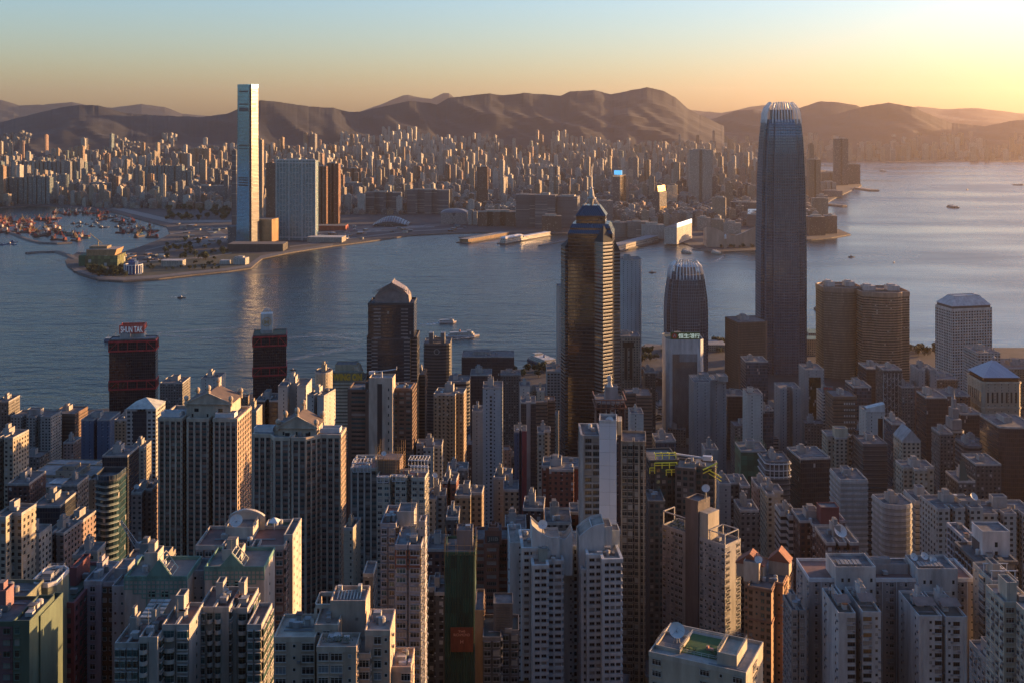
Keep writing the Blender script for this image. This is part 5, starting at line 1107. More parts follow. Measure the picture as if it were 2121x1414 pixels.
 ('round_balcony_flats', 'grey flats with rounded balconies', 1836, 1896, 1046, 640, 20, -5, 'bow', .25, 'ribbon_pale', 3),
 ('blue_grey_flats', 'blue grey stepped flats right of the rounded balconies', 1897, 1941, 1036, 660, 20, 0, 'stepR', .6, 'ribbon_pale', 2),
 ('glass_slope_block', 'dark block with sloping green glass roof', 1985, 2020, 995, 740, 22, 0, 'box', 0, 'old_dark', 1),
 ('dark_edge_office', 'dark brown office tower rising right of the sloping glass roof', 2022, 2074, 960, 800, 26, 0, 'box', 0, 'old_dark', 2),
 ('red_white_tower', 'slim red and white tower near the green netted block', 1569, 1603, 1006, 680, 18, 0, 'slot', .3, 'flat_pink', 3),
 ('cream_small_tower', 'cream tower with white balconies near the green netted block', 1589, 1627, 1022, 640, 18, 0, 'stepR', .4, 'flat_cream', 2),
 ('netted_grey_block', 'grey netted block right of the grey tower with a dark stripe', 1533, 1572, 1055, 620, 18, 0, 'box', 0, 'old_grey', 1),
 ('grey_green_tower', 'greenish grid tower left of the maroon tower', 1622, 1654, 1066, 600, 18, 0, 'stepL', .4, 'ribbon_pale', 2),
 ('maroon_tower', 'maroon tower with lattice roof ornaments', 1663, 1758, 1085, 580, 24, 0, 'tee', .22, 'brick_dark', 2),
 ('dish_block', 'brown block with white frame roof and large dish', 1712, 1779, 1122, 520, 20, 0, 'slot2', .05, 'brick_dark', 1),
 ('grey_pair_tower', 'grey block behind the yellow framed building site', 1490, 1514, 1000, 680, 18, 0, 'box', 0, 'plain_grey', 1),
 ('dark_slate_office', 'dark slate office blocks right of the yellow framed building site', 1516, 1554, 1005, 720, 24, 0, 'stepL', .5, 'old_dark', 2),
 ('tall_cream_slim', 'tall slim cream tower sunlit on its right side', 1022, 1056, 988, 660, 18, 5, 'stepR', .7, 'plain_cream', 1),
 ('slim_flats', 'small beige flats beside the tall slim cream tower', 1043, 1074, 1012, 640, 16, 0, 'box', 0, 'flat_tan', 2),
 ('brown_dish_block', 'brown block with white dish below the orange brick flats', 1083, 1126, 1052, 560, 18, 4, 'box', 0, 'brick_dark', 2),
 ('flat_roof_block', 'low grey block with wide flat roof below the orange brick flats', 1130, 1184, 1080, 540, 20, 0, 'box', 0, 'old_grey', 3),
 ('brick_low_block', 'low brick red block left of the gold edged tower', 1183, 1240, 1068, 550, 20, 0, 'stepL', .4, 'brick', 2),
 ('pink_old_block', 'old pinkish low block left of the white twin tower roof', 1046, 1090, 1092, 540, 18, 0, 'box', 0, 'flat_pink', 3),
 ('white_old_flats', 'white stained flats right of the pergola tower', 885, 921, 1032, 600, 18, 0, 'stepR', .5, 'flat_white', 3),
 ('red_tower', 'bright red slim tower in the middle of the town', 916, 944, 996, 640, 16, 4, 'slot', .2, 'brick', 2),
 ('beige_pair_flats', 'beige flats with bright crown right of the red tower', 942, 996, 1026, 600, 18, 4, 'stepR', .6, 'flat_tan', 3),
 ('dark_low_flats', 'dark low flats below the red tower', 924, 950, 1070, 540, 16, 0, 'box', 0, 'old_dark', 2),
 ('small_sunlit_block', 'little block caught in the sun right of the right pedimented tower', 712, 731, 1092, 540, 14, 8, 'box', 0, 'plain_cream', 1),
 ('grey_stub_tower', 'thin grey tower in the gap left of the long grey tower', 752, 773, 1186, 430, 12, 0, 'box', 0, 'old_grey', 1),
 ('dark_gap_flats', 'dark grey flats in the gap left of the green scaffold', 884, 924, 1225, 440, 16, 0, 'stepL', .4, 'old_dark', 2),
 ('dark_canyon_flats', 'dark flats in the canyon left of the green scaffold top', 884, 925, 1135, 520, 18, 0, 'box', 0, 'brick_dark', 3),
 ('behind_white_flats', 'white flats with balconies and lift shaft near the right edge', 1942, 2036, 1052, 600, 22, -4, 'slot2', .06, 'flat_white', 3),
 ('edge_white_flats', 'grey white flats running out of the right edge', 2036, 2150, 1062, 610, 22, 0, 'slot2', .06, 'flat_white', 4),
]
BANDED = {'ribbon_dark': (3.6, 1.1, .3), 'ribbon_pale': (3.6, 1.5, .35), 'ribbon_cream': (3.6, 1.5, .35), 'ribbon_brown': (3.5, 1.4, .3)}
BCOL = {'ribbon_dark': C((.12, .12, .125), .6), 'ribbon_pale': C((.38, .37, .36)), 'ribbon_cream': C((.4, .35, .27)), 'ribbon_brown': C((.17, .11, .08))}
MT = {}
for nm, lb, x0, x1, yt, Y, d, th, pl, k, m, kit in MID:
    tt = tower(nm, lb, x0, x1, yt, Y, d, th, None, pl, k, 'mat', FM[m], band=BCOL.get(m), kit=kit, bands=BANDED.get(m), trim=BCOL.get(m, C((.34, .33, .32))), cat='building'); MT[nm] = tt
# --- twin towers with red trusses
def truss_band(t, z0, z1, m):
    P = offset(t.P, .5); b = MB()
    for za in (z0, z1): b.ring(offset(t.P, -.1), offset(t.P, .7), za - .9, za + .9)
    n = len(P)
    for i in range(n):
        a, c = Vector(P[i]), Vector(P[(i + 1) % n]); L = (c - a).length; k = max(2, round(L / 11)); z0_, z1_ = z0, z1
        for j in range(k + 1): p = a.lerp(c, j / k); b.bar((p.x, p.y, z0_), (p.x, p.y, z1_), .5)
        for j in (0, k - 1): p, q = a.lerp(c, j / k), a.lerp(c, (j + 1) / k); b.bar((p.x, p.y, z1_ if j else z0_), (q.x, q.y, z0_ if j else z1_), .45)
    b.build('red_truss', m, t.root)
REDT = C((.42, .03, .04), .5)
fa('black_grid', (.05, .04, .045), (.014, .014, .02), 2.4, 3.3, .84, .8, gr=.1, cur=0, vary=.25, wr=.4)
t = tower('twin_tower', 'dark tower with red trusses and a large red name sign on its roof', 226, 322, 703, 1300, 40, -9, 219, 'box', 0, 'mat', FM['black_grid'], kit=3, cat='tower', zb=0, trim=C((.14, .13, .13)), roofm=ROOFL)
truss_band(t, t.h - 14, t.h - 3, REDT); za = t_lz(t, 800, 1300); truss_band(t, za - 4, za + 6, REDT)
SG = (.6, .09, .05)
ly = 14.; xa, ya = t_lx(t, 248, ly); xb, _ = t_lx(t, 298, ly); z1 = t_lz(t, 674, ya); z0 = t_lz(t, 692, ya)
b = MB(); b.box(xa, ly, t.rz0, xb, ly + 18, z0); b.build('plant_room', C((.45, .42, .38)), t.root)
b = MB(); b.box(xa - .5, ly - .6, z0, xb + .5, ly + .6, z1); b.box(xa - .5, ly + .6, z0 + 4, xa + .4, ly + 18, z1); b.box(xb - .4, ly + .6, z0 + 4, xb + .5, ly + 18, z1); b.box(xa - .5, ly + 17, z0 + 4, xb + .5, ly + 18, z1 - .3)
sg = b.build('sign', C(SG, .6), t.root); lettering(sg, 'SHUN TAK', ((xa + xb) / 2, ly - .75, (z0 + z1) / 2), (xb - xa) * .92, C((1.4, 1.3, 1.2), .6), (z1 - z0) * .72, bold=.02)
b = MB(); x, _ = t_lx(t, 275, ly); b.bar((x, ly + 8, z1), (x, ly + 8, z1 + 9), .2); b.build('mast', GREYM, t.root)
t = tower('twin_tower', 'dark tower with red trusses and a round emblem box on its roof', 524, 593, 694, 1380, 36, -11, None, 'box', 0, 'mat', FM['black_grid'], kit=2, cat='tower', zb=0, trim=C((.14, .13, .13)), roofm=C((.07, .1, .06)))
truss_band(t, t.h - 14, t.h - 3, REDT); za = t_lz(t, 772, 1380); truss_band(t, za - 4, za + 6, REDT)
ly = 15.; xa, ya = t_lx(t, 540, ly); xb, _ = t_lx(t, 565, ly); z1 = t_lz(t, 651, ya)
b = MB(); b.box(xa, ly, t.rz0, xb, ly + 15, z1); sg = b.build('sign_box', C((.55, .54, .52), .6), t.root)
b = MB(); c = ((xa + xb) / 2, (t.rz0 + z1) / 2 + 2); rr = 5.8
for i in range(24):
    a0, a1 = 2 * math.pi * i / 24, 2 * math.pi * (i + 1) / 24
    b.face([(c[0] + r_ * math.cos(a), ly - .3, c[1] + r_ * math.sin(a)) for r_, a in ((rr * .82, a0), (rr, a0), (rr, a1), (rr * .82, a1))])
b.build('emblem', C((.5, .34, .16), .5), sg); lettering(sg, 'M', (c[0], ly - .35, c[1]), 6.4, C((.5, .34, .16), .5), 5, bold=.05)
b = MB()
for i in range(3):
    pr = None
    for j in range(9):
        a = math.pi * j / 8; p = (c[0] - 5 * math.cos(a), ly + 3 + i * 4, z1 + 5.5 * math.sin(a))
        if pr: b.bar(pr, p, .3)
        pr = p
b.build('roof_arch', WHITE, t.root)
# --- tall gabled dark tower
fa('gran_band', (.16, .14, .15), (.018, .018, .024), 60, 3.8, 1.1, .62, gr=.06, gm=.2, cur=0)
t = tower('gabled_tower', 'tall dark tower with a glazed gabled top at the waterfront', 757, 862, 700, 1200, 44, 0, None, 'tee', .12, 'mat', FM['curtain_dark'], kit=0, cat='tower', zb=0, bands=(15.2, .5, .15), band=C((.15, .13, .13)), trim=C((.06, .055, .06)))
for i in (0, 1, 3, 4, 5):
    pass
b = MB(); z1 = t_lz(t, 632, 1200); Pm = [(t.w * .05, 0.4), (t.w * .95, 0.4), (t.w * .95, t.d - 4), (t.w * .05, t.d - 4)]; b.prism(Pm, t.rz0, z1, 0, 1); b.ring(offset(Pm, -.5), offset(Pm, .3), z1 - .5, z1 + 2, 2, inner=True); b.uv = [(u, v) for u, v in b.uv]; b.build('upper_wall', [FM['curtain_dark'], ROOF, C((.05, .05, .055), .5)], t.root)
q = MB()
for z in [t.h - 3.8 * i for i in range(45)]:
    if z < 5: break
    for xa, xb in ((.12, .24), (.76, .88)): q.box(t.w * xa, -.25, z - 1.0, t.w * xb, .1, z)
    for xa, xb in ((0.0, .11), (.89, 1.0)): q.box(t.w * xa, t.d * .25 - .3, z - 1.2, t.w * xb, t.d * .25 + .1, z)
for z in [z1 - 4 - 3.8 * i for i in range(9)]:
    for xa, xb in ((.16, .3), (.7, .84)): q.box(t.w * xa, .2, z - 1.1, t.w * xb, .5, z)
q.build('granite_band', C((.28, .25, .24), .5), t.root)
gz0, gz1, gz2 = z1, t_lz(t, 604, 1215), t_lz(t, 583, 1215); xl, xr, xm = t.w * .16, t.w * .86, t.w * .51; y0, y1 = 5, 32
gm_ = mat('gable_cladding', (.2, .165, .15), .5, .2, .2, .3)
b = MB()
prof = [(xl, gz0), (xl + 1, gz1 - 3), (xl + 6, gz1 + 3), (xm, gz2), (xr - 6, gz1 + 3), (xr - 1, gz1 - 3), (xr, gz0)]
b.face([(x, y0, z) for x, z in prof][::-1]); b.face([(x, y1, z) for x, z in prof])
for (xa, za), (xb, zb_) in zip(prof, prof[1:]): b.face([(xa, y0, za), (xb, y0, zb_), (xb, y1, zb_), (xa, y1, za)])
b.build('gable', gm_, t.root)
b = MB()
for s in (-1, 1):
    for i in range(10):
        x = xm + s * (3 + i * 1.9); z = lerp(gz2, gz1 + 3, (3 + i * 1.9) / 20); b.bar((x, y0 - 1.6, z - 4.5), (x, y0 - .2, z), .3)
    b.bar((xm, y0 - 1.6, gz2), (xm + s * (xr - xl) * .42, y0 - 1.6, gz1 + 2.4), .5); b.bar((xm, y0 - 1.6, gz2 - 5), (xm + s * (xr - xl) * .42, y0 - 1.6, gz1 - 2.6), .5)
b.bar((xm, y0, gz2 + .6), (xm, y1, gz2 + .6), .9); b.build('gable_lattice', C((.24, .2, .18), .5), t.root)
# --- department store block with gold letters
t = tower('letter_block', 'cream banded block with rooftop frames and big gold letters', 688, 752, 790, 1180, 40, 0, None, 'box', 0, 'mat', FM['ribbon_cream'], kit=0, cat='building', bands=(3.6, 1.6, .5), band=BCOL['ribbon_cream'], trim=BCOL['ribbon_cream'])
xa, ya = t_lx(t, 688, 0.); xb, _ = t_lx(t, 751, 0.); z0, z1 = t_lz(t, 788, ya), t_lz(t, 772, ya)
b = MB(); b.box(xa, -.2, t.h - 1, xb, 5, z1 + 1); pn = b.build('sign_wall', C((.17, .16, .12)), t.root); lettering(pn, 'WING ON', ((xa + xb) / 2, -.5, (z0 + z1) / 2), (xb - xa) * .96, C((.55, .33, .03), .5), (z1 - z0) * .9, bold=.06)
rbox(t, 'plant_room', 694, 738, 756, 12, 18, C((.32, .28, .2))); 
b = MB(); x0_, _ = t_lx(t, 733, 8); x1_, _ = t_lx(t, 750, 8); z = t_lz(t, 760, 1190)
for i in range(6): b.prism([(x0_, 8 + i * 4), (x1_, 8 + i * 4), (x1_, 10.6 + i * 4), (x0_, 10.6 + i * 4)], t.rz0, z, P2=[(x0_, 8 + i * 4), (x0_ + 4, 8 + i * 4), (x0_ + 4, 10.6 + i * 4), (x0_, 10.6 + i * 4)])
b.build('roof_frame', C((.4, .35, .27)), t.root)
# --- the antenna tower: octagon star of dark glass with blue pyramids
def antenna_tower():
    Y = 1220; s = Y / F; zb = 2; root = tag(link('antenna_tower', None, None, (PX(1229, Y), Y + 26, zb)), 'tall dark mirrored tower with blue pyramid tops and a spire antenna', 'skyscraper')
    FOOT.append((PX(1229, Y), Y + 26, 42))
    def zz(py): return PZ(py, Y) - zb
    gd = fmat('mirror_bands', (.03, .028, .028), (.012, .014, .016), 60, 3.9, 1.1, .5, gr=.05, cur=0, vary=.1, wr=.5, ior=2.6); gs = fmat('mirror_dark', (.02, .02, .02), (.01, .011, .012), 1.6, 3.9, .95, .86, gr=.05, cur=0, vary=.25, wr=.3, ior=2.0)
    a0 = R(-8); w_ = 49 * s
    def sq(h, a): return [(h * (cx_ * math.cos(a) - cy_ * math.sin(a)), h * (cx_ * math.sin(a) + cy_ * math.cos(a))) for cx_, cy_ in ((-1, -1), (1, -1), (1, 1), (-1, 1))]
    S1 = sq(w_ * .94, a0)
    b = MB(); b.prism(S1, 0, zz(485), 0, 0); b.build('shaft', [gs], root)
    # four turret bays, one on each face and at the corners, each with its own pyramid
    turrets = [(1184, -6, 26, 514, 10), (1250, -27, 20, 500, 18), (1281, 18, 14, 530, 12), (1205, 30, 30, 520, 12)]
    for px, ly, w2, yt, hp in turrets:
        x = (px - 1229) * s; z = zz(yt); t2 = [(x + p[0], ly + p[1]) for p in sq(w2 * .5 * s * 1.3, a0 + R(45 if px == 1250 else 20))]
        b = MB(); b.prism(t2, 0, z, 0, 0); b.build('turret', [gd], root)
        q = MB(); c = (sum(p[0] for p in t2) / 4, sum(p[1] for p in t2) / 4)
        for i in range(4): q.face([(*offset(t2, .3)[i], z + .02), (*offset(t2, .3)[(i + 1) % 4], z + .02), (*c, z + hp)])
        q.build('pyramid_roof', BLUER, root)
    # stepped blue crown
    zc = zz(485)
    for f0, f1, za, zb_ in ((1.0, .93, zc, zc + 4.2), (.9, .82, zc + 6, zc + 10.5)):
        q = MB(); q.prism(offset(sq(w_ * .94 * f0, a0), .5), za, zb_, P2=sq(w_ * .94 * f1, a0)); q.build('crown_roof', BLUER, root)
    q = MB(); q.prism(sq(w_ * .86, a0), zc + 4.2, zc + 6); q.prism(sq(w_ * .62, a0), zc + 10.4, zc + 19); q.build('crown_wall', [gs], root)
    q = MB(); q.prism(sq(w_ * .66, a0), zc + 19, zc + 30, P2=sq(w_ * .36, a0)); q.build('crown_roof', BLUER, root)
    q = MB(); zt = zc + 30
    for p in sq(w_ * .3, a0): q.bar((*p, zt), (0, 0, zt + 13), .5)
    pr = 2.2
    q.bar((0, 0, zt), (0, 0, zz(400)), 1.0, n=8); q.bar((0, 0, zz(402)), (0, 0, zz(348)), .5, n=6)
    q.lathe((0, 0, zz(432)), [(1.0, 0), (3.4, 9), (2.4, 16), (1.0, 22)], 10); q.lathe((0, 0, zz(432)), [(5, 9.0), (5, 10.2)], 12)
    for i in range(6):
        a = math.pi * 2 * i / 6; q.bar((0, 0, zz(395)), (4.2 * math.cos(a), 4.2 * math.sin(a), zz(392)), .3)
    q.build('antenna', C((.42, .4, .38), .4), root)
BLUER = fmat('blue_ribs', (.03, .05, .06), (.035, .09, .13), 2.2, 50, .7, 1.1, gr=.2, gm=.7, cur=0, vary=.1)
antenna_tower()
# --- bank tower with green sign: white rounded slab with dark ribbed front
t = tower('bank_tower', 'white rounded bank tower with dark ribbed front and a green roof sign', 1380, 1458, 703, 1310, 40, 0, None, 'cham', .09, 'mat', C((.5, .51, .52), .6), kit=2, cat='tower', zb=0, trim=C((.5, .51, .52), .6), roofm=C((.08, .1, .07)))
xa, _ = t_lx(t, 1393, 0); xb, _ = t_lx(t, 1444, 0); z1 = t_lz(t, 733, 1310)
b = MB(); b.box(xa, -.3, 12, xb, .3, z1); fr = b.build('ribbed_front', GLD, t.root)
b = MB()
for i in range(25): x = lerp(xa, xb, i / 24); b.box(x - .16, -.75, 12, x + .16, -.3, z1)
b.build('rib', C((.4, .41, .43), .5), fr)
b = MB(); b.box(xa + 8, -.8, z1 - 9, xb, -.74, z1 - .2); b.build('louvre_panel', C((.2, .24, .27), .4), fr)
xa, _ = t_lx(t, 1389, 2); xb, _ = t_lx(t, 1449, 2); z0, z1 = t_lz(t, 703, 1312), t_lz(t, 688, 1312)
b = MB(); b.box(xa, 1.4, z0, xb, 2.6, z1); sg = b.build('sign', C((.03, .1, .02), .6), t.root); lettering(sg, '恒生銀行', ((xa + xb) / 2 + 4.6, 1.2, (z0 + z1) / 2), (xb - xa) * .74, emit_mat('sign_letters', (.5, .6, .5), .12), (z1 - z0) * .66, bold=.015)
b = MB(); cx_, cz = xa + 4.6, (z0 + z1) / 2
for i in range(20):
    a0, a1 = 2 * math.pi * i / 20, 2 * math.pi * (i + 1) / 20; b.face([(cx_, 1.25, cz), (cx_ + 3.3 * math.cos(a0), 1.25, cz + 3.3 * math.sin(a0)), (cx_ + 3.3 * math.cos(a1), 1.25, cz + 3.3 * math.sin(a1))])
b.build('emblem', C((.5, .05, .03), .5), sg)
b = MB(); b.bar((cx_ - 1.6, 1.15, cz - 1.8), (cx_, 1.15, cz + 2), .32); b.bar((cx_ + 1.6, 1.15, cz - 1.8), (cx_, 1.15, cz + 2), .32); b.bar((cx_ - .9, 1.15, cz - .2), (cx_ + .9, 1.15, cz - .2), .25); b.build('emblem_mark', WHITE, sg)
# --- tapering financial towers with claw crowns
def claw_tower(name, label, cx, Y, prof, bays, crown_y, claws, gm_, seed):
    """prof: (row, half width in px) from the foot to the crown"""
    s = Y / F; zb = 0; half = prof[0][1] * s; root = tag(link(name, None, None, (PX(cx, Y), Y + half, zb)), label, 'skyscraper'); FOOT.append((PX(cx, Y), Y + half, half * 1.35))
    def plan_(h): q = h * .52; e = h * .16; return [(-q, -h), (q, -h), (q, -h + e), (h - e, -h + e), (h - e, -q), (h, -q), (h, q), (h - e, q), (h - e, h - e), (q, h - e), (q, h), (-q, h), (-q, h - e), (-h + e, h - e), (-h + e, q), (-h, q), (-h, -q), (-h + e, -q), (-h + e, -h + e), (-q, -h + e)]
    b = MB(); prev = None; ledge = MB()
    for py, hw in prof:
        z = PZ(py, Y); P = plan_(hw * s)
        if prev:
            z0, P0 = prev; u = 0
            for i in range(len(P)):
                j = (i + 1) % len(P); L = math.dist(P0[i], P0[j]); b.face([(*P0[i], z0), (*P0[j], z0), (*P[j], z), (*P[i], z)], 0, [(u, z0), (u + L, z0), (u + L, z), (u, z)]); u += L
        prev = (z, P)
    b.face([(*p, prev[0]) for p in prev[1]], 1); b.build('shaft', [gm_, ROOF], root)
    # horizontal fin rings every few storeys and vertical fins
    q = MB()
    for (p0, h0), (p1, h1) in zip(prof, prof[1:]):
        z0, z1 = PZ(p0, Y), PZ(p1, Y); n = max(1, int(abs(z1 - z0) / 4.2))
        for i in range(n): z = lerp(z0, z1, i / n); hh = lerp(h0, h1, i / n) * s; q.ring(plan_(hh), offset(plan_(hh), .35), z, z + .55)
    q.build('spandrel_band', C((.17, .215, .27), .4), root)
    q = MB()
    for (p0, h0), (p1, h1) in zip(prof, prof[1:]):
        z0, z1 = PZ(p0, Y), PZ(p1, Y); A, B = plan_(h0 * s), plan_(h1 * s)
        for i in range(len(A)):
            j = (i + 1) % len(A); L = math.dist(A[i], A[j]); k = max(1, round(L / bays))
            for m_ in range(k): f = m_ / k; q.bar((lerp(A[i][0], A[j][0], f), lerp(A[i][1], A[j][1], f), z0), (lerp(B[i][0], B[j][0], f), lerp(B[i][1], B[j][1], f), z1), .33)
    q.build('mullion', C((.2, .25, .31), .35), root)
    zt = prev[0]; hc = prof[-1][1] * s; zc = PZ(crown_y, Y)
    for i in range(4):
        for j in range(claws):
            f = (j + .5) / claws * 2 - 1; x, y = f * hc * .8, -hc; a = math.pi / 2 * i; ca, sa = math.cos(a), math.sin(a)
            q = MB(); bow = hc * .16; pts = [(x, y - .5, zt - 6), (x * .97, y + hc * .03, lerp(zt, zc, .3)), (x * .9, y + hc * .13, lerp(zt, zc, .65)), (x * .72, y + hc * .34, zc - (abs(f) ** 2) * 3)]
            for A, B in zip(pts, pts[1:]): q.bar((A[0] * ca - A[1] * sa, A[0] * sa + A[1] * ca, A[2]), (B[0] * ca - B[1] * sa, B[0] * sa + B[1] * ca, B[2]), .85)
            q.build('crown_claw', C((.75, .75, .78), .4), root)
    q = MB(); q.prism([(x * .6, y * .6) for x, y in prev[1]], zt, lerp(zt, zc, .55)); q.build('plant_room', C((.16, .17, .19), .5), root)
    return root
ifc = fmat('fin_glass', (.16, .19, .23), (.11, .16, .215), 1.5, 4.2, .8, .74, gr=.07, gm=.8, cur=0, vary=.2, wr=.3)
claw_tower('skyscraper', 'tallest tapering skyscraper with a crown of white claws, right of centre', 1629, 1663, [(778, 48), (560, 48), (480, 47.5), (455, 46.5), (375, 45), (320, 43), (285, 41), (262, 38.5), (248, 36)], 2.6, 211, 9, ifc, 1)
claw_tower('small_claw_tower', 'shorter tower with the same claw crown, right of the antenna tower', 1427, 1560, [(800, 43), (650, 43), (625, 42), (600, 39), (583, 36.5), (572, 34.5)], 2.6, 545, 8, fmat('fin_glass_dark', (.12, .12, .13), (.05, .055, .065), 1.5, 4.0, .8, .7, gr=.08, gm=.5, cur=.01), 2)
# --- pair of curved brown towers
fa('brown_bands', (.25, .18, .13), (.05, .04, .032), 2.2, 3.7, .9, .55, gr=.08, gm=.5, cur=.02)
def lobed(name, label, x0, x1, yt, Y):
    s = Y / F; w_ = (x1 - x0) * s; P = []
    for c, r0 in ((.25, .25), (.75, .25)): pass
    P = [(0, w_ * .25), (w_ * .02, w_ * .12)] + [(w_ * (.5 - .34 * math.cos(a)), w_ * .14 - w_ * .17 * math.sin(a)) for a in [math.pi * i / 10 for i in range(1, 10)]] + [(w_ * .98, w_ * .12), (w_, w_ * .25), (w_, w_ * .8), (w_ * .8, w_), (w_ * .2, w_), (0, w_ * .8)]
    t = tower(name, label, x0, x1, yt, Y, w_, 0, None, 'box', 0, 'mat', FM['brown_bands'], kit=0, cat='tower', zb=0, trim=C((.26, .19, .13))) if False else None
    zb = 0; root = tag(link(name, None, None, (PX(x0, Y), Y, zb)), label, 'tower'); h = PZ(yt, Y); FOOT.append((PX((x0 + x1) / 2, Y), Y + w_ / 2, w_ * .7))
    b = MB(); b.prism(P, 0, h - 1, 0, 0, top=False); b.build('wall', FM['brown_bands'], root)
    q = MB()
    for i in range(int(h / 3.7)): z = h - 6 - i * 3.7; (z > 2) and q.ring(P, offset(P, .45), z, z + 1.35)
    q.ring(offset(P, -1), offset(P, .6), h - 5, h + 1.2, inner=True); q.build('granite_band', C((.28, .2, .15), .5), root)
    q = MB(); q.face([(*p, h - 1) for p in P]); q.build('roof', C((.12, .09, .08)), root)
    for i in range(2):
        q = MB(); xx = w_ * (.12 + .5 * i); q.box(xx, w_ * .35, h - 1, xx + w_ * .24, w_ * .6, h + 7); q.box(xx + 2, w_ * .4, h + 7, xx + w_ * .16, w_ * .55, h + 9); q.build('plant_room', C((.45, .42, .4)), root)
    q = MB()
    for i in range(7): q.bar((w_ * .1, w_ * .3 + i * 2, h + .2), (w_ * .9, w_ * .3 + i * 2, h + .2), .25)
    q.build('pipe', C((.2, .14, .1)), root)
lobed('curved_brown_tower', 'left one of the pair of curved brown granite towers', 1708, 1791, 598, 1640)
lobed('curved_brown_tower', 'right one of the pair of curved brown granite towers', 1789, 1890, 608, 1610)
# --- tower with round windows
def porthole_tower():
    Y = 1470; t = tower('porthole_tower', 'white tower covered in round windows with a sloping roof cap', 1972, 2055, 640, Y, 50, -12, 1937, 'box', 0, 'mat', C((.5, .47, .44), .7), kit=0, cat='tower', zb=0, par=.6, trim=C((.5, .47, .44), .7))
    s = Y / F; fh = 3.75; n = 0; items = []
    for i in range(4):
        a, c = Vector(t.P[i]), Vector(t.P[(i + 1) % 4]); L = (c - a).length; e = (c - a) / L; nr = Vector((e.y, -e.x)); k = round(L / 3.9)
        if nr.dot(Vector(t.cam) - (a + c) / 2) < 0: continue
        for f in range(int((t.h - 8) / fh)):
            for j in range(k): q = a + e * ((j + .5) * L / k) + nr * .04; items.append((q.x, q.y, t.h - 5 - f * fh, math.atan2(e.y, e.x)))
    w0 = MB(); N = 12
    def disc(b, c, phi, m0, m1):
        for r0, r1, y, m in ((0, 1.15, -.02, m0), (1.15, 1.4, -.12, m1)):
            for i in range(N):
                a0, a1 = 2 * math.pi * i / N, 2 * math.pi * (i + 1) / N; pts = [(r0 * math.cos(a0), y, r0 * math.sin(a0)), (r1 * math.cos(a0), y, r1 * math.sin(a0)), (r1 * math.cos(a1), y, r1 * math.sin(a1)), (r0 * math.cos(a1), y, r0 * math.sin(a1))]
                if r0 == 0: pts = pts[1:3] + [(0, y, 0)]
                b.face([(c[0] + p[0] * math.cos(phi) - p[1] * math.sin(phi), c[1] + p[0] * math.sin(phi) + p[1] * math.cos(phi), c[2] + p[2]) for p in pts], m)
    disc(w0, (0, 0, 0), 0, 0, 1); me = w0.mesh('round_window', [GLD, C((.36, .34, .32), .6)])
    items.sort(key=lambda q: -q[2]); sb = MB()
    for i, it in enumerate(items):
        if i < 100: link('round_window', me, t.root, it[:3], it[3])
        else: disc(sb, it[:3], it[3], 0, 1)
    tag(sb.build('window_rows', [GLD, C((.36, .34, .32), .6)], t.root), kind='stuff')
    w_, d = t.w, t.d; z = t.h
    b = MB(); P = [(-1, -1), (w_ + 1, -1), (w_ + 1, d + 1), (-1, d + 1)]; b.prism(offset(P, -2.6), z - .5, z + 3); b.build('roof_gap', DARK, t.root)
    b = MB(); b.prism(offset(P, -1.4), z + 3, z + 14, P2=offset(P, -12)); b.ring(offset(P, -13), offset(P, -12), z + 13.5, z + 15, inner=True); b.build('roof_cap', C((.4, .4, .41), .45), t.root)
porthole_tower()
# --- beige tower with pyramid roof
t = tower('pyramid_tower', 'beige tower with a blue grey pyramid roof and spire at the right', 2035, 2116, 790, 1150, 40, 0, None, 'cham', .06, 'mat', FM['plain_cream'], kit=0, cat='tower', trim=C((.4, .34, .26)))
b = MB(); P = [(t.w * .06, 2), (t.w * .94, 2), (t.w * .94, t.d - 2), (t.w * .06, t.d - 2)]; b.prism(P, t.rz0, t.h + 4); b.build('attic', GLD, t.root)
b = MB(); c = [(t.w * .5 + dx, t.d * .5 + dy) for dx, dy in ((-.4, -.4), (.4, -.4), (.4, .4), (-.4, .4))]; za = t_lz(t, 744, 1170); b.prism(offset(P, 1.5), t.h + 4, za, P2=c); b.build('pyramid_roof', fmat('seamed_roof', (.22, .26, .31), (.28, .32, .37), 1.2, 60, .85, 1.1, gr=.4, cur=0, vary=.1), t.root)
b = MB(); b.bar((t.w * .5, t.d * .5, za - 2), (t.w * .5, t.d * .5, za + 12), .35); b.lathe((t.w * .5, t.d * .5, za - 1), [(1.8, 0), (1.8, 3), (.8, 5)], 8); b.build('spire', GREYM, t.root)
q = MB()
for i in range(7):
    x = t.w * (.14 + .72 * i / 6); q.box(x - .9, -.12, t.h - 22, x + .9, .05, t.h - 11)
    y = t.d * (.14 + .72 * i / 6); q.box(-.12, y - .9, t.h - 22, .05, y + .9, t.h - 11)
tag(q.build('slit_windows', GLD, t.root), kind='stuff')
q = MB(); q.ring(t.P, offset(t.P, .8), t.h - 28, t.h - 26.4); q.ring(t.P, offset(t.P, .9), t.h - 2, t.h - .4); q.build('cornice', C((.42, .36, .28)), t.root)
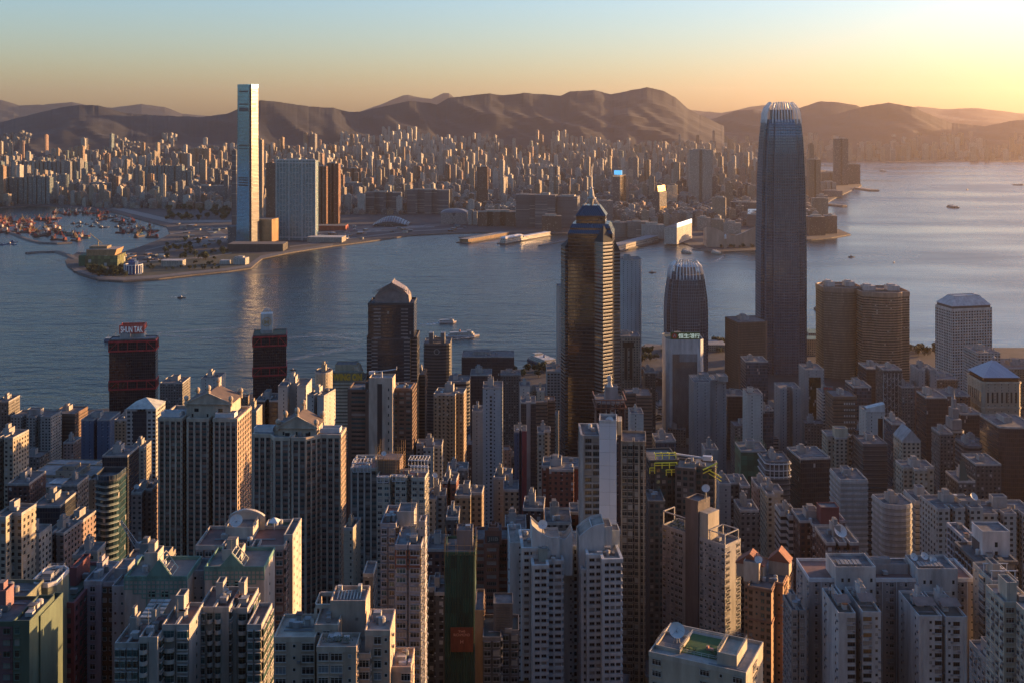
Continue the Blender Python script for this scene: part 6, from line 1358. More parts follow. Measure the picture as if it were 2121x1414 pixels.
# --- details on the smaller blocks
t = MT['corner_tower']
def pyr(nm, ytop, m, over=.6, z0=None):
    t = MT[nm]; b = MB(); P = offset([(0, 0), (t.w, 0), (t.w, t.d), (0, t.d)], over); z = t.h if z0 is None else z0; za = t_lz(t, ytop, t.Y + t.d * .5)
    b.prism(P, z, za, P2=[(t.w * .5 + dx, t.d * .5 + dy) for dx, dy in ((-.3, -.3), (.3, -.3), (.3, .3), (-.3, .3))]); b.build('pyramid_roof', m, t.root)
t = tower('pyramid_roof_tower', 'dark glass and white tower with pale pyramid roof left of the left pediment', 262, 323, 846, 960, 26, 0, None, 'slot', .3, 'mat', FM['grid_white'], kit=0, cat='building'); MT['pyramid_roof_tower'] = t
pyr('pyramid_roof_tower', 822, C((.42, .44, .42), .7)); b = MB(); b.box(t.w * .22, -.3, 2, t.w * .68, 3, t.h - 2); b.build('glass_front', FM['curtain_dark'], t.root)
t = MT['small_gable_tower']; b = MB()
b.face([(0, 0, t.h), (t.w, 0, t.h), (t.w / 2, 0, t.h + 8)]); b.face([(t.w, t.d, t.h), (0, t.d, t.h), (t.w / 2, t.d, t.h + 8)]); b.face([(t.w / 2, 0, t.h + 8), (t.w, 0, t.h), (t.w, t.d, t.h), (t.w / 2, t.d, t.h + 8)]); b.face([(0, 0, t.h), (t.w / 2, 0, t.h + 8), (t.w / 2, t.d, t.h + 8), (0, t.d, t.h)]); b.build('gable_roof', C((.3, .3, .31)), t.root)
t = MT['chevron_tower']; b = MB(); n = 6
for i in range(n):
    x = t.w * i / (n - 1); b.bar((x, -.4, 0), (x, -.4, t.h - 4), .28)
for j in range(int(t.h / 7)):
    for i in range(n - 1):
        xa, xb = t.w * i / (n - 1), t.w * (i + 1) / (n - 1); xm = (xa + xb) / 2; z = j * 7 + (3 if i % 2 else 0); b.bar((xa, -.4, z + 2.4), (xm, -.4, z), .22); b.bar((xm, -.4, z), (xb, -.4, z + 2.4), .22)
b.build('chevron_frame', C((.45, .45, .45), .5), t.root)
t = MT['angular_tower']; b = MB(); b.box(t.w * .62, -.15, t.h - 34, t.w * .88, .1, t.h - 6); b.build('slot_window', GLD, t.root)
b = MB(); b.prism([(0, 0), (t.w, 0), (t.w, 8), (0, 8)], t.h, t.h + .1); b.face([(0, 0, t.h), (t.w, 0, t.h), (t.w, 0, t.h + 7), (0, 0, t.h + 3)]); b.face([(t.w, 8, t.h), (0, 8, t.h), (0, 8, t.h + 3), (t.w, 8, t.h + 7)]); b.face([(t.w, 0, t.h), (t.w, 8, t.h), (t.w, 8, t.h + 7), (t.w, 0, t.h + 7)]); b.face([(0, 0, t.h + 3), (t.w, 0, t.h + 7), (t.w, 8, t.h + 7), (0, 8, t.h + 3)]); b.build('roof_screen', C((.56, .55, .54)), t.root)
t = MT['bronze_strip_tower']; b = MB(); b.box(t.w * .2, -.15, 4, t.w * .82, .1, t.h - 9); b.build('bronze_strip', fmat('bronze_glass', (.05, .035, .02), (.1, .065, .03), 1.5, 3.6, .8, .8, gr=.1, gm=.6), t.root)
t = MT['red_letter_block']; b = MB(); b.box(.5, .5, t.h, t.w - .5, 1.2, t.h + 7); sg = b.build('sign', C((.2, .2, .21)), t.root); lettering(sg, '招商', (t.w / 2, .3, t.h + 3.6), t.w * .85, C((.5, .04, .03), .5), 6, bold=.02)
t = MT['dark_brown_block']; b = MB()
for j in range(12):
    for i in range(5): b.box(t.w * (.45 + .1 * i), -.35, t.h - 8 - j * 6, t.w * (.45 + .1 * i) + 1.3, .05, t.h - 6.2 - j * 6)
tag(b.build('white_bays', C((.4, .39, .38)), t.root), kind='stuff')
t = MT['gable_deco_tower']; rbox(t, 'gable_block', 1730, 1756, 888, 1, 8, C((.44, .39, .3)))
t = MT['deco_spire_tower']; zz = t.h; b = MB()
for f, hh in ((.72, 9), (.46, 9), (.24, 8)): b.box(t.w * (.5 - f / 2), t.d * (.5 - f / 2), zz, t.w * (.5 + f / 2), t.d * (.5 + f / 2), zz + hh); zz += hh
b.lathe((t.w / 2, t.d / 2, zz), [(1.2, 0), (.1, 9)], 6); b.build('stepped_crown', C((.22, .21, .21)), t.root)
t = MT['glass_slope_block']; b = MB(); b.face([(0, -.2, t.h - 22), (t.w, -.2, t.h - 22), (t.w * .55, 6, t.h + 12), (t.w * .3, 6, t.h + 12)]); b.face([(t.w * .55, 6, t.h + 12), (t.w, -.2, t.h - 22), (t.w, 14, t.h), (t.w * .6, 14, t.h + 4)]); b.build('sloping_glass', fmat('green_slope', (.1, .14, .12), (.08, .13, .11), 2, 2, .85, .85, gr=.1, gm=.3), t.root)
t = MT['grey_office']; rbox(t, 'plant_room', 1489, 1508, 780, 4, 16, C((.32, .31, .3))); b = MB(); z = t.rz0 + 2.5
for i in range(8): b.bar((1, 2 + i * 3.4, z), (t.w * .68, 2 + i * 3.4, z), .2)
for i in range(6): b.bar((1 + i * t.w * .13, 2, z), (1 + i * t.w * .13, 26, z), .2)
b.build('roof_frame', C((.42, .4, .38), .5), t.root)
t = MT['arch_front_block']; b = MB()
for i in range(7): z = t.h - 1.5 - i * 4.6; P = PLANS['bow'](t.w, t.d, .12); (i < 3) and b.ring(offset(P, .3), offset(P, 1.0), z - .7, z)
for i in range(5): a = math.pi * (i + 2) / 8; b.bar((t.w / 2 - t.w / 2 * math.cos(a), .12 * t.d * (1 - math.sin(a)) - .7, t.h - 12), (t.w / 2 - t.w / 2 * math.cos(a), .12 * t.d * (1 - math.sin(a)) - .7, t.h - 1), .35)
b.build('white_frame', C((.5, .5, .5)), t.root)
t = MT['dark_round_tower']; b = MB(); zz = t.h
for s in (-1, 1): b.box(t.w * (.5 + s * .22) - 2.4, 3, zz, t.w * (.5 + s * .22) + 2.4, 12, zz + 12)
b.ring(offset([(t.w * .2, 2), (t.w * .8, 2), (t.w * .8, 16), (t.w * .2, 16)], -.4), [(t.w * .2, 2), (t.w * .8, 2), (t.w * .8, 16), (t.w * .2, 16)], zz + 2, zz + 4.5, inner=True); b.build('roof_frame', C((.2, .2, .21), .5), t.root)
b = MB(); rr = 3.4
for i in range(18):
    a0, a1 = 2 * math.pi * i / 18, 2 * math.pi * (i + 1) / 18; b.face([(t.w / 2 + r_ * math.cos(a), -.5, t.h - 9 + r_ * math.sin(a)) for r_, a in ((rr * .7, a0), (rr, a0), (rr, a1), (rr * .7, a1))])
b.build('ring_emblem', C((.35, .35, .36)), t.root)
t = MT['blue_red_tower']; b = MB(); b.box(t.w * .62, -.25, 0, t.w, .15, t.h); b.build('red_strip', C((.26, .05, .06)), t.root); dish(t, 1073, 889, 1.3)
t = MT['dark_pair_tower']; b = MB(); b.box(t.w * .36, -.3, 0, t.w * .64, 4, t.h); b.build('grey_strip', C((.2, .2, .21)), t.root)
t = MT['stepped_dark_tower']; rbox(t, 'plant_room', 1254, 1280, 803, 5, 9, C((.26, .25, .25))); b = MB()
for z in (t.h - 4, t.h + 1.5):
    for A, B in (((-1, -1), (t.w + 1, -1)), ((t.w + 1, -1), (t.w + 1, t.d)), ((-1, t.d), (-1, -1))): b.bar((*A, z), (*B, z), .5)
for i in range(7): b.bar((t.w * i / 6, -1, t.h - 4), (t.w * i / 6, -1, t.h + 1.5), .35)
b.build('crown_frame', C((.2, .09, .06)), t.root); b = MB()
for x in (.34, .5, .66): b.bar((t.w * x, -.3, 0), (t.w * x, -.3, t.h - 5), .35)
b.build('pilaster', C((.42, .4, .38)), t.root); b = MB(); x = t.w * .5; b.lathe((x, 9, t_lz(t, 803, t.Y + 6)), [(2.6, 0), (1.6, 2), (1.2, 4), (1.8, 6), (.9, 8)], 8); b.build('roof_finial', C((.45, .43, .41)), t.root)
t = MT['cream_office']; b = MB()
for x in (.26, .5): b.box(t.w * x, -.3, t.h - 52, t.w * x + 3.4, .1, t.h - 14); b.box(t.w * x - 2, -.3, t.h - 14, t.w * x + 5.4, .1, t.h - 7)
b.build('dark_slit', C((.05, .035, .025)), t.root)
t = MT['beige_tower']; b = MB()
for i in range(50):
    z = t.h - 6 - i * 3
    if z < 4: break
    b.box(t.w * .2, -.15, z, t.w * .2 + 1.1, .1, z + 1.4); b.box(t.w * .5, -.15, z, t.w * .5 + 1.1, .1, z + 1.4)
tag(b.build('small_windows', GLD, t.root), kind='stuff'); dish(t, 914, 812, 1.6, az=-30)
t = MT['pale_tower']; b = MB()
for i in range(60):
    z = t.h - 8 - i * 3
    if z < 4: break
    b.box(t.w * .36, -.15, z, t.w * .36 + 1.5, .1, z + 1.5)
tag(b.build('small_windows', GLD, t.root), kind='stuff')
t = MT['dish_block']; dish(t, 1741, 1098, 3.2, az=18); railing(t, 0, 0, t.w, t.d, t.h)
for nm, px, py, r_ in (('brown_dish_block', 1118, 1044, 1.5), ('pink_flats', 283, 1007, 1.6), ('stepped_white_flats', 898, 917, 1.2), ('white_old_flats', 901, 983, 1.5), ('behind_white_flats', 2018, 1027, 2.2), ('maroon_tower', 1690, 1080, 1.4)): dish(MT[nm], px, py, r_)
t = MT['maroon_tower']; rbox(t, 'lattice_gable', 1700, 1738, 1052, 3, 8, C((.16, .05, .05)))
t = MT['behind_white_flats']; rbox(t, 'lift_tower', 1992, 2031, 1038, 6, 8, FM['plain_grey'])
t = MT['netted_block']; railing(t, 0, 0, t.w, t.d, t.h, C((.06, .2, .1)), 4)
# a crane on a roof, and the wavy balcony tower
t = MT['black_slab']
def luffing_crane(px, py, Y, jx, jy):
    x, z = PX(px, Y), PZ(py, Y); root = tag(link('luffing_crane', None, None, (x, Y, z)), 'pale luffing crane jib rising between dark towers at the left', 'crane'); b = MB(); gz = ground(x, Y) - z; b.bar((0, 0, gz), (0, 0, 2), 1.0); b.build('mast', C((.3, .3, .32)), root)
    q = MB(); tip = Vector((PX(jx, Y) - x, 0, PZ(jy, Y) - z)); n = Vector((-tip.z, 0, tip.x)).normalized() * 1.1
    for o in (n, -n): q.bar(o, tip + o * .4, .22)
    k = 16
    for i in range(k): a, c = tip * (i / k), tip * ((i + 1) / k); q.bar(a + n * (1 - .6 * i / k), c - n * (1 - .6 * (i + 1) / k), .14)
    q.build('jib', C((.45, .45, .47), .5), root); q = MB(); q.box(1, -1.5, -1, 6, 1.5, 2); q.build('counterweight', C((.3, .3, .3)), root)
luffing_crane(284, 1130, 540, 250, 1078)
t = tower('wavy_tower', 'teal glass tower with wavy white balcony bands at the left', 193, 240, 985, 600, 16, 0, None, 'bow', .3, 'mat', fmat('wavy_glass', (.03, .06, .07), (.02, .05, .06), 1.5, 3.2, .9, .85, gr=.06, gm=.3, cur=.03), kit=0, cat='tower', par=3, trim=FM['curtain_blue'])
for i in range(40):
    z = t.h - 6 - i * 3.3
    if z < 4: break
    P = []; n = 20
    for j in range(n + 1): s_ = j / n; a = math.pi * s_; P.append((t.w / 2 - t.w / 2 * math.cos(a), .3 * t.d * (1 - math.sin(a)) - .25 - .55 * (1 + math.sin(s_ * 12 + 1))))
    b = MB(); Q = P + [(t.w, t.d * .5), (0, t.d * .5)]; b.prism(Q, z - .18, z + .14, bottom=True)
    for A, B in zip(P, P[1:]): b.face([(*A, z + .14), (*B, z + .14), (*B, z + 1.05), (*A, z + 1.05)], 1)
    b.build('balcony_band', [C((.3, .36, .37), .5), fmat('balcony_glass', (.2, .27, .29), (.2, .28, .3), 1.2, 2, .9, .9, gr=.1, gm=.3)] if i == 0 else BBM, t.root)
    if i == 0: BBM = [C((.3, .36, .37), .5), bpy.data.materials['balcony_glass']]
# wide white podium building
t = tower('school_podium', 'broad white podium building with stepped roofs at the left', 48, 205, 1010, 760, 60, 4, None, 'stepR', .7, 'mat', FM['plain_cream'], kit=5, cat='building', roofm=ROOFL)
for a in ((62, 190, 985, 22, 24), (96, 196, 962, 46, 12), (50, 84, 1002, 4, 10)): rbox(t, 'upper_storey', a[0], a[1], a[2], a[3], a[4], FM['plain_cream'], top=ROOFL)
b = MB()
for i in range(12): b.box(14 + i * 2.1, 8, t.rz0 + .4, 15.7 + i * 2.1, 20, t.rz0 + .9)
b.build('solar_array', C((.5, .5, .52), .4), t.root)
# piers and green strip along the near shore
far('pier_building', 'long flat pier building at the near shore left of the green sign tower', 1328, 1378, 722, 745, FM['flat_tan'], 30, 24, roof=False, cat='pier', rm=ROOF, Y=1860)
far('pier_building', 'green roofed ferry pier at the foot of the tallest tower', 1676, 1712, 690, 712, FM['flat_cream'], 40, 0, roof=False, cat='pier', rm=C((.08, .2, .18)), Y=1900)
far('pier_building', 'second green roofed pier hall right behind the tallest tower', 1670, 1706, 703, 720, FM['flat_cream'], 30, 0, roof=False, cat='pier', rm=C((.08, .2, .18)), Y=1800)
far('pier_building', 'low pier hall with pale roofs right of the shorter claw tower', 1462, 1505, 714, 730, FM['flat_cream'], 40, 0, roof=False, cat='pier', rm=ROOFL, Y=1830)
# low old fabric in the streets
rq = random.Random(21); n = 0; SMALL = ['old_grey', 'old_dark', 'flat_grey', 'flat_tan', 'flat_pink', 'brick_dark', 'flat_cream', 'ribbon_pale']
for i in range(14000):
    if n >= 285: break
    Y = rq.uniform(430, 1380) if i % 4 else rq.uniform(1380, 1720); px = rq.uniform(-120, 2240); x = PX(px, Y); w_, d = rq.uniform(11, 24), rq.uniform(11, 22)
    if Y > island_shore(x) - 42: continue
    if any((x - a) ** 2 + (Y - b_) ** 2 < (c * .72 + max(w_, d) * .5) ** 2 for a, b_, c in FOOT): continue
    h = rq.uniform(14, 40) if Y < 640 else rq.uniform(24, 84) if Y < 1180 else rq.uniform(12, 26) if Y < 1400 else rq.uniform(6, 13); zg = ground(x, Y); yt = YH + (H - zg - h) * F / Y
    x1 = px + w_ * F / Y; m = rq.choice(SMALL)
    tower('street_block', 'old low rise block in the shadowed streets between the towers', px, x1, yt, Y, d, rq.uniform(-12, 12), None, rq.choice(('box', 'box', 'slot', 'stepR')), .3, 'mat', FM[m], kit=1, cat='block', group='low blocks in the streets', seed=i); n += 1
print('street blocks', n)
# ---------------------------------------------------------------- the near towers on the slope
def attach(c, p, name='wing'):
    """make a finished volume a part of another tower"""
    dx, dy = c.O[0] - p.O[0], c.O[1] - p.O[1]; r = c.root; r.parent = p.root; r.name = name
    r.location = (dx * p.ex[0] + dy * p.ex[1], dx * p.ey[0] + dy * p.ey[1], c.zb - p.zb); r.rotation_euler = (0, 0, c.rz - p.rz)
    for k in ('label', 'category', 'group'):
        if k in r: del r[k]
    return c
def wing(p, *a, nm='wing', **k):
    if len(a) <= 25: k.setdefault('kit', -4)
    if len(a) <= 19: k.setdefault('cap', 20)
    return attach(tower('wing', None, *a, cat=None, **k), p, nm)
PLANS['ped'] = lambda w, d, k: [(0, .3 * d), (.2 * w, .3 * d), (.27 * w, 0), (.44 * w, 0), (.44 * w, .4 * d), (.48 * w, .4 * d), (.48 * w, 0), (.63 * w, 0), (.78 * w, .3 * d), (w, .3 * d), (w, d), (0, d)]
CAP = 84
GLS = mat('glass_shaded', (.01, .02, .022), .06)
GLT2 = mat('glass_green', (.035, .09, .095), .07, .3)
PT = (GLS, GLT2, GLC)
# pedimented pair
BEI = C((.36, .29, .22)); SPN = C((.2, .115, .09)); BEL = C((.46, .38, .3))
def pediment(t, px0, px1, ybase, yapex, ly, d, balls):
    xa, ya = t_lx(t, px0, ly); xb, _ = t_lx(t, px1, ly); z0 = t_lz(t, ybase, ya); z1 = t_lz(t, yapex, ya); xm = (xa + xb) / 2
    b = MB(); b.box(xa, ly, t.rz0, xb, ly + d, z0)
    for s in (.18, .72): b.box(xa + (xb - xa) * s, ly - .06, z0 - 5, xa + (xb - xa) * s + 2.6, ly + .1, z0 - 3, 1)
    for s in (.12, .46, .8): b.box(xa + (xb - xa) * s, ly - .06, t.rz0 + .5, xa + (xb - xa) * s + 1, ly + .1, t.rz0 + 2.4, 1)
    b.build('attic_wall', [BEL, GLS], t.root)
    b = MB(); o = 1.0
    b.face([(xa - o, ly - .8, z0), (xb + o, ly - .8, z0), (xm, ly - .8, z1)], 1); b.face([(xb + o, ly + d, z0), (xa - o, ly + d, z0), (xm, ly + d, z1)], 1)
    b.face([(xm, ly - .8, z1), (xb + o, ly - .8, z0), (xb + o, ly + d, z0), (xm, ly + d, z1)]); b.face([(xa - o, ly - .8, z0), (xm, ly - .8, z1), (xm, ly + d, z1), (xa - o, ly + d, z0)])
    for A, B in (((xa - o, z0), (xb + o, z0)), ((xa - o, z0), (xm, z1)), ((xm, z1), (xb + o, z0))): b.bar((A[0], ly - 1, A[1]), (B[0], ly - 1, B[1]), .45, 1)
    b.build('pediment_roof', [C((.1, .075, .07)), BEL], t.root)
    for x, y, z in ((xa, ly, z0), (xb, ly, z0), (xm, ly, z1), (xm, ly + d * .9, z1 + .3), (xa, ly + d, z0), (xb, ly + d, z0)):
        b = MB(); b.lathe((x, y, z - 1.5), [(1.1, 0), (1.1, 2.6), (.7, 2.8), (1.25, 3.6), (1.5, 4.5), (1.2, 5.5), (.5, 6.1), (.05, 6.3)], 10); b.build('finial_ball', BEL, t.root)
tA = tower('pediment_tower', 'left one of two beige towers crowned by classical pediments with ball finials', 330, 490, 866, 650, 30, 3, 518, 'slot2', .042, 'ring', BEI, SPN, C((.05, .045, .04)), 3.1, 3.6, .4, .3, .6, None, CAP, PT, C((.3, .3, .28)), ROOFL, 1.6, .15, 9, 'tower', trim=BEL)
pediment(tA, 386, 478, 834, 812, 6, 20, 4)
for a in ((334, 372, 862), (446, 486, 864)):
    x, _ = t_lx(tA, a[0], 2); x2, _ = t_lx(tA, a[1], 2); b = MB(); b.ring(offset([(x, 1.5), (x2, 1.5), (x2, 8), (x, 8)], -.3), [(x, 1.5), (x2, 1.5), (x2, 8), (x, 8)], tA.h, tA.h + 2.6, inner=True); b.build('roof_screen', WHITE, tA.root)
tB = tower('pediment_tower', 'right and nearer one of two beige towers crowned by classical pediments with ball finials', 520, 700, 905, 600, 27, 2, 714, 'ped', 0, 'ring', BEI, SPN, C((.05, .045, .04)), 3.1, 3.5, .4, .3, .6, None, CAP, PT, C((.3, .3, .28)), ROOFL, 1.6, .15, 9, 'tower', trim=BEL)
pediment(tB, 576, 655, 884, 860, 7, 17, 4)
for a in ((526, 566), (664, 704)):
    x, _ = t_lx(tB, a[0], 9); x2, _ = t_lx(tB, a[1], 9); b = MB(); b.ring(offset([(x, 8.6), (x2, 8.6), (x2, 15), (x, 15)], -.3), [(x, 8.6), (x2, 8.6), (x2, 15), (x, 15)], tB.h, tB.h + 2.4, inner=True); b.build('roof_screen', WHITE, tB.root)
# brown and cream tower with roof gondola
BRN = C((.13, .085, .065)); CRM = C((.42, .36, .3))
t = tower('brown_cream_tower', 'dark brown tower with a tall cream windowless core and a gondola crane on top', 717, 850, 812, 790, 24, 3, 862, 'tee', .32, 'ring', BRN, C((.16, .1, .075)), C((.03, .025, .025)), 3.1, 3.4, .4, .3, .4, {2: '.s.', 6: 'wwwww', 0: 'w', 1: 'www', 3: 'www', 4: 'www', 5: 'wwwwww'}, 60, PT, C((.25, .2, .16)), ROOF, 1.2, 0, 2, 'tower', trim=BRN)
xa, _ = t_lx(t, 764, -.6); xb, _ = t_lx(t, 813, -.6); z1 = t_lz(t, 786, 790)
b = MB(); b.prism([(xa, -.7), (xb, -.7), (xb, 13), (xa, 13)], 0, z1, 0, 1); b.ring(offset([(xa, -.7), (xb, -.7), (xb, 13), (xa, 13)], -.3), [(xa, -.7), (xb, -.7), (xb, 13), (xa, 13)], z1, z1 + 1.3, inner=True)
b.box(xa + (xb - xa) * .36, -.9, 0, xa + (xb - xa) * .56, -.6, z1 - 3, 2); o = b.build('core_wall', [CRM, ROOFL, C((.04, .035, .035))], t.root)
b = MB()
for i in range(22): z = z1 - 8 - i * 6; b.box(xb - 3.2, -.78, z, xb - 2.4, -.6, z + 2); b.box(xb - .05, 4, z, xb + .08, 5, z + 2)
tag(b.build('small_windows', GLS, o), kind='stuff')
b = MB(); xm = (xa + xb) / 2; b.bar((xm - 8, 3, z1 + 4.2), (xm + 11, 2, z1 + 7), .45); b.bar((xm, 4, z1), (xm, 3, z1 + 5), .8); b.box(xm - 9, 2, z1 + 3, xm - 5, 4.5, z1 + 5); b.bar((xm + 11, 2, z1 + 7), (xm + 11, 2, z1 + 9), .3); b.build('gondola_crane', WHITE, t.root)
xw, _ = t_lx(t, 716, 6.)
t2 = wing(t, 815, 850, 803, 800, 16, 4, None, 'box', .2, 'ring', BRN, C((.18, .11, .08)), C((.03, .025, .025)), 3.1, 3.2, .4, .3, .4, None, 20, PT, C((.25, .2, .16)), C((.15, .25, .3)))
# pergola tower with bamboo scaffold on its core
IV = C((.42, .39, .33)); t = tower('pergola_tower', 'ivory tower with white roof pergolas and bamboo scaffold round its lift core', 780, 880, 988, 560, 24, 4, 888, 'slot2', .05, 'punch', IV, IV, None, 3.1, 3.6, .45, .3, .35, None, CAP, PT, WHITE, C((.26, .12, .09)), 1.2, .35, -7, 'tower', trim=C((.46, .43, .38)))
t2 = wing(t, 728, 782, 968, 575, 22, 0, None, 'box', .2, 'ring', C((.14, .13, .125)), C((.15, .14, .13)), C((.03, .03, .03)), 3.1, 3.2, .4, .25, .4, None, 40, PT, GREYM, C((.2, .12, .1)), trim=C((.4, .38, .35)))
def pergola(t, px0, px1, py, ly, d, hgt=2.6):
    xa, ya = t_lx(t, px0, ly); xb, _ = t_lx(t, px1, ly); z = t_lz(t, py, ya); b = MB(); n = max(3, int((xb - xa) / 1.6))
    for y in (ly, ly + d):
        b.bar((xa, y, z), (xb, y, z), .22)
        for i in range(n + 1): x = lerp(xa, xb, i / n); b.bar((x, y, z), (x, y, z - hgt), .16)
        b.bar((xa, y, z - hgt), (xb, y, z - hgt), .2)
    for i in range(n + 1): x = lerp(xa, xb, i / n); b.bar((x, ly, z), (x, ly + d, z), .16)
    b.build('pergola', WHITE, t.root)
pergola(t2, 729, 766, 958, 0, 8); pergola(t2, 731, 768, 966, -1, 2); pergola(t, 846, 886, 952, 4, 8); pergola(t, 850, 886, 966, 0, 2); pergola(t, 781, 804, 987, -.6, 2); pergola(t, 812, 838, 985, -.6, 2)
xa, ya = t_lx(t, 783, 9); xb, _ = t_lx(t, 828, 9); z1 = t_lz(t, 950, ya); b = MB(); b.box(xa, 9, t.rz0, xb, 19, z1); b.build('lift_core', C((.17, .12, .1)), t.root)
b = MB(); rs = random.Random(4)
for i in range(15):
    f = i / 14; x = lerp(xa - 1, xb + 1, f); top = z1 + (9 if abs(f - .08) < .12 or abs(f - .92) < .12 else 1) * rs.uniform(.7, 1.1); b.bar((x, 7.8, t.rz0), (x, 7.8, top), .09); b.bar((x, 20.2, t.rz0), (x, 20.2, top), .09)
for k in range(8): z = t.rz0 + 1 + k * 1.5; (z < z1 + 2) and (b.bar((xa - 1, 7.8, z), (xb + 1, 7.8, z), .07), b.bar((xb + 1, 7.8, z), (xb + 1, 20.2, z), .07), b.bar((xa - 1, 7.8, z), (xa - 1, 20.2, z), .07))
for k in range(10): z = z1 + k * 1.1 - 2; b.bar((xb - 2, 7.8, z), (xb + 1.2, 7.8, z), .07); b.bar((xa - 1, 7.8, z), (xa + 2.6, 7.8, z), .07)
b.build('bamboo_scaffold', C((.36, .23, .1)), t.root); dish(t, 795, 938, 1.3, ly=8)
# long grey tower with brown panels
LIL = C((.3, .29, .31)); t = tower('grey_long_tower', 'long grey lilac tower with brown tiled panels near its top', 818, 872, 1128, 365, 17, 2, None, 'slot', .05, 'punch', LIL, LIL, None, 3.0, 2.9, .42, .22, .3, None, CAP, PT, WHITE, ROOFL, 1.0, .5, -7, 'tower')
b = MB(); z1 = t.h - 1.6
for i in range(2): b.box(t.w * (.0 + .53 * i), -.03, z1 - 6.4, t.w * (.47 + .53 * i), .0, z1)
b.build('brown_panel', C((.2, .075, .045)), t.root)
t2 = wing(t, 788, 820, 1083, 380, 18, 2, None, 'box', .2, 'bay', LIL, LIL, None, 3.0, 2.6, .42, .3, .3, None, 30, PT, WHITE, C((.24, .11, .08)), ac=.3)
t3 = wing(t, 868, 880, 1078, 372, 14, 2, 884, 'box', .2, 'punch', C((.34, .33, .37)), None, None, 3.0, 2.2, .45, .5, .3, {0: 's', 1: 'sss'}, 12, PT, WHITE)
a = rbox(t2, 'lift_core', 822, 857, 1062, 4, 9, C((.33, .32, .31)), zbot=t.h - 8); b = MB()
for i in range(9): x = lerp(a[0], a[2], i / 8); b.bar((x, a[1] - .5, a[4] - 9), (x, a[1] - .5, a[4] + (2 if i % 3 else 3)), .09)
for k in range(4): b.bar((a[0], a[1] - .5, a[4] - 7 + k * 2.4), (a[2], a[1] - .5, a[4] - 7 + k * 2.4), .08)
b.build('pipe_frame', GREYM, t.root)
# white twin towers in the middle
WHT = C((.48, .5, .51)); WH2 = C((.42, .44, .45))
t = tower('white_twin_tower', 'white twin balcony tower with wavy roof parapets in the bottom middle', 1106, 1166, 1168, 470, 16, -3, None, 'stepR', .45, 'ring', WHT, WHT, C((.03, .03, .035)), 3.0, 2.8, .46, .22, .75, None, CAP, (GLD, GLS, GLC), GREYM, C((.3, .2, .16)), 1.1, .25, 7, 'tower')
L_ = [(1056, 1084, 1122, 486, 22, {0: '.s', 3: 'ss'}), (1084, 1110, 1132, 478, 20, {0: 'sb', 3: 'sb'}), (1166, 1210, 1130, 492, 18, {0: '.sb.', 1: 's', 3: 's'}), (1207, 1224, 1176, 476, 18, {0: 'b', 3: 'bs'}), (1222, 1286, 1156, 468, 18, {0: 'wwBb', 3: 'sb', 1: 'ss'})]
for x0, x1, yt, Y, d, ly in L_: wing(t, x0, x1, yt, Y, d, -3, None, 'box' if x0 != 1222 else 'stepL', .45, 'ring' if x0 in (1222, 1207, 1084) else 'punch', WHT, WHT, C((.03, .03, .035)), 3.0, 2.8, .46, .22, .75 if x0 in (1222, 1207, 1084) else .3, None if x0 in (1222, 1207, 1084) else ly, 40, (GLD, GLS, GLC), GREYM, C((.3, .26, .23)), ac=.25)
def wavy_roof(t, px0, px1, y0, y1, ly, d):
    xa, ya = t_lx(t, px0, ly); xb, _ = t_lx(t, px1, ly); b = MB(); n = 10; za, zb_ = t_lz(t, y0, ya), t_lz(t, y1, ya); prev = None
    for i in range(n + 1):
        s_ = i / n; x = lerp(xa, xb, s_); z = lerp(za, zb_, s_) - 2.2 * math.sin(math.pi * s_) * (1 if px0 < 1200 else -.6)
        if prev:
            (x_, z_) = prev; b.face([(x_, ly, t.rz0 - 8), (x, ly, t.rz0 - 8), (x, ly, z), (x_, ly, z_)]); b.face([(x, ly + .5, t.rz0 - 8), (x_, ly + .5, t.rz0 - 8), (x_, ly + .5, z_), (x, ly + .5, z)]); b.face([(x_, ly, z_), (x, ly, z), (x, ly + .5, z), (x_, ly + .5, z_)])
            b.face([(x, ly + d, t.rz0 - 8), (x_, ly + d, t.rz0 - 8), (x_, ly + d, z_), (x, ly + d, z)]); b.face([(x_, ly + .5, z_ - 1.2), (x, ly + .5, z - 1.2), (x, ly + d, z - 1.2), (x_, ly + d, z_ - 1.2)], 1)
        prev = (x, z)
    for x, z, s_ in ((xa, za, 1), (xb, zb_, -1)): b.face([(x, ly, t.rz0 - 8), (x, ly + d, t.rz0 - 8), (x, ly + d, z), (x, ly, z)])
    b.build('wavy_parapet', [WHT, C((.28, .25, .22))], t.root)
wavy_roof(t, 1102, 1160, 1086, 1112, 8, 12); wavy_roof(t, 1158, 1186, 1112, 1096, 10, 8); wavy_roof(t, 1200, 1252, 1110, 1084, 8, 12)
a = rbox(t, 'roof_house', 1226, 1268, 1092, 9, 10, WHT); rbox(t, 'lift_room', 1264, 1284, 1100, 12, 8, WH2); rbox(t, 'roof_house', 1116, 1134, 1138, 5, 5, C((.25, .3, .28))); dish(t, 1124, 1085, 2.1, ly=12, az=-15)
b = MB()
for i in range(5): b.box(*(t_lx(t, 1232 + i * 9, 3)[0] + q for q in (0,)), 2, t.h + 1, t_lx(t, 1237 + i * 9, 3)[0], 5, t.h + 3.2)
tag(b.build('roof_shelters', C((.2, .19, .17)), t.root), kind='stuff')
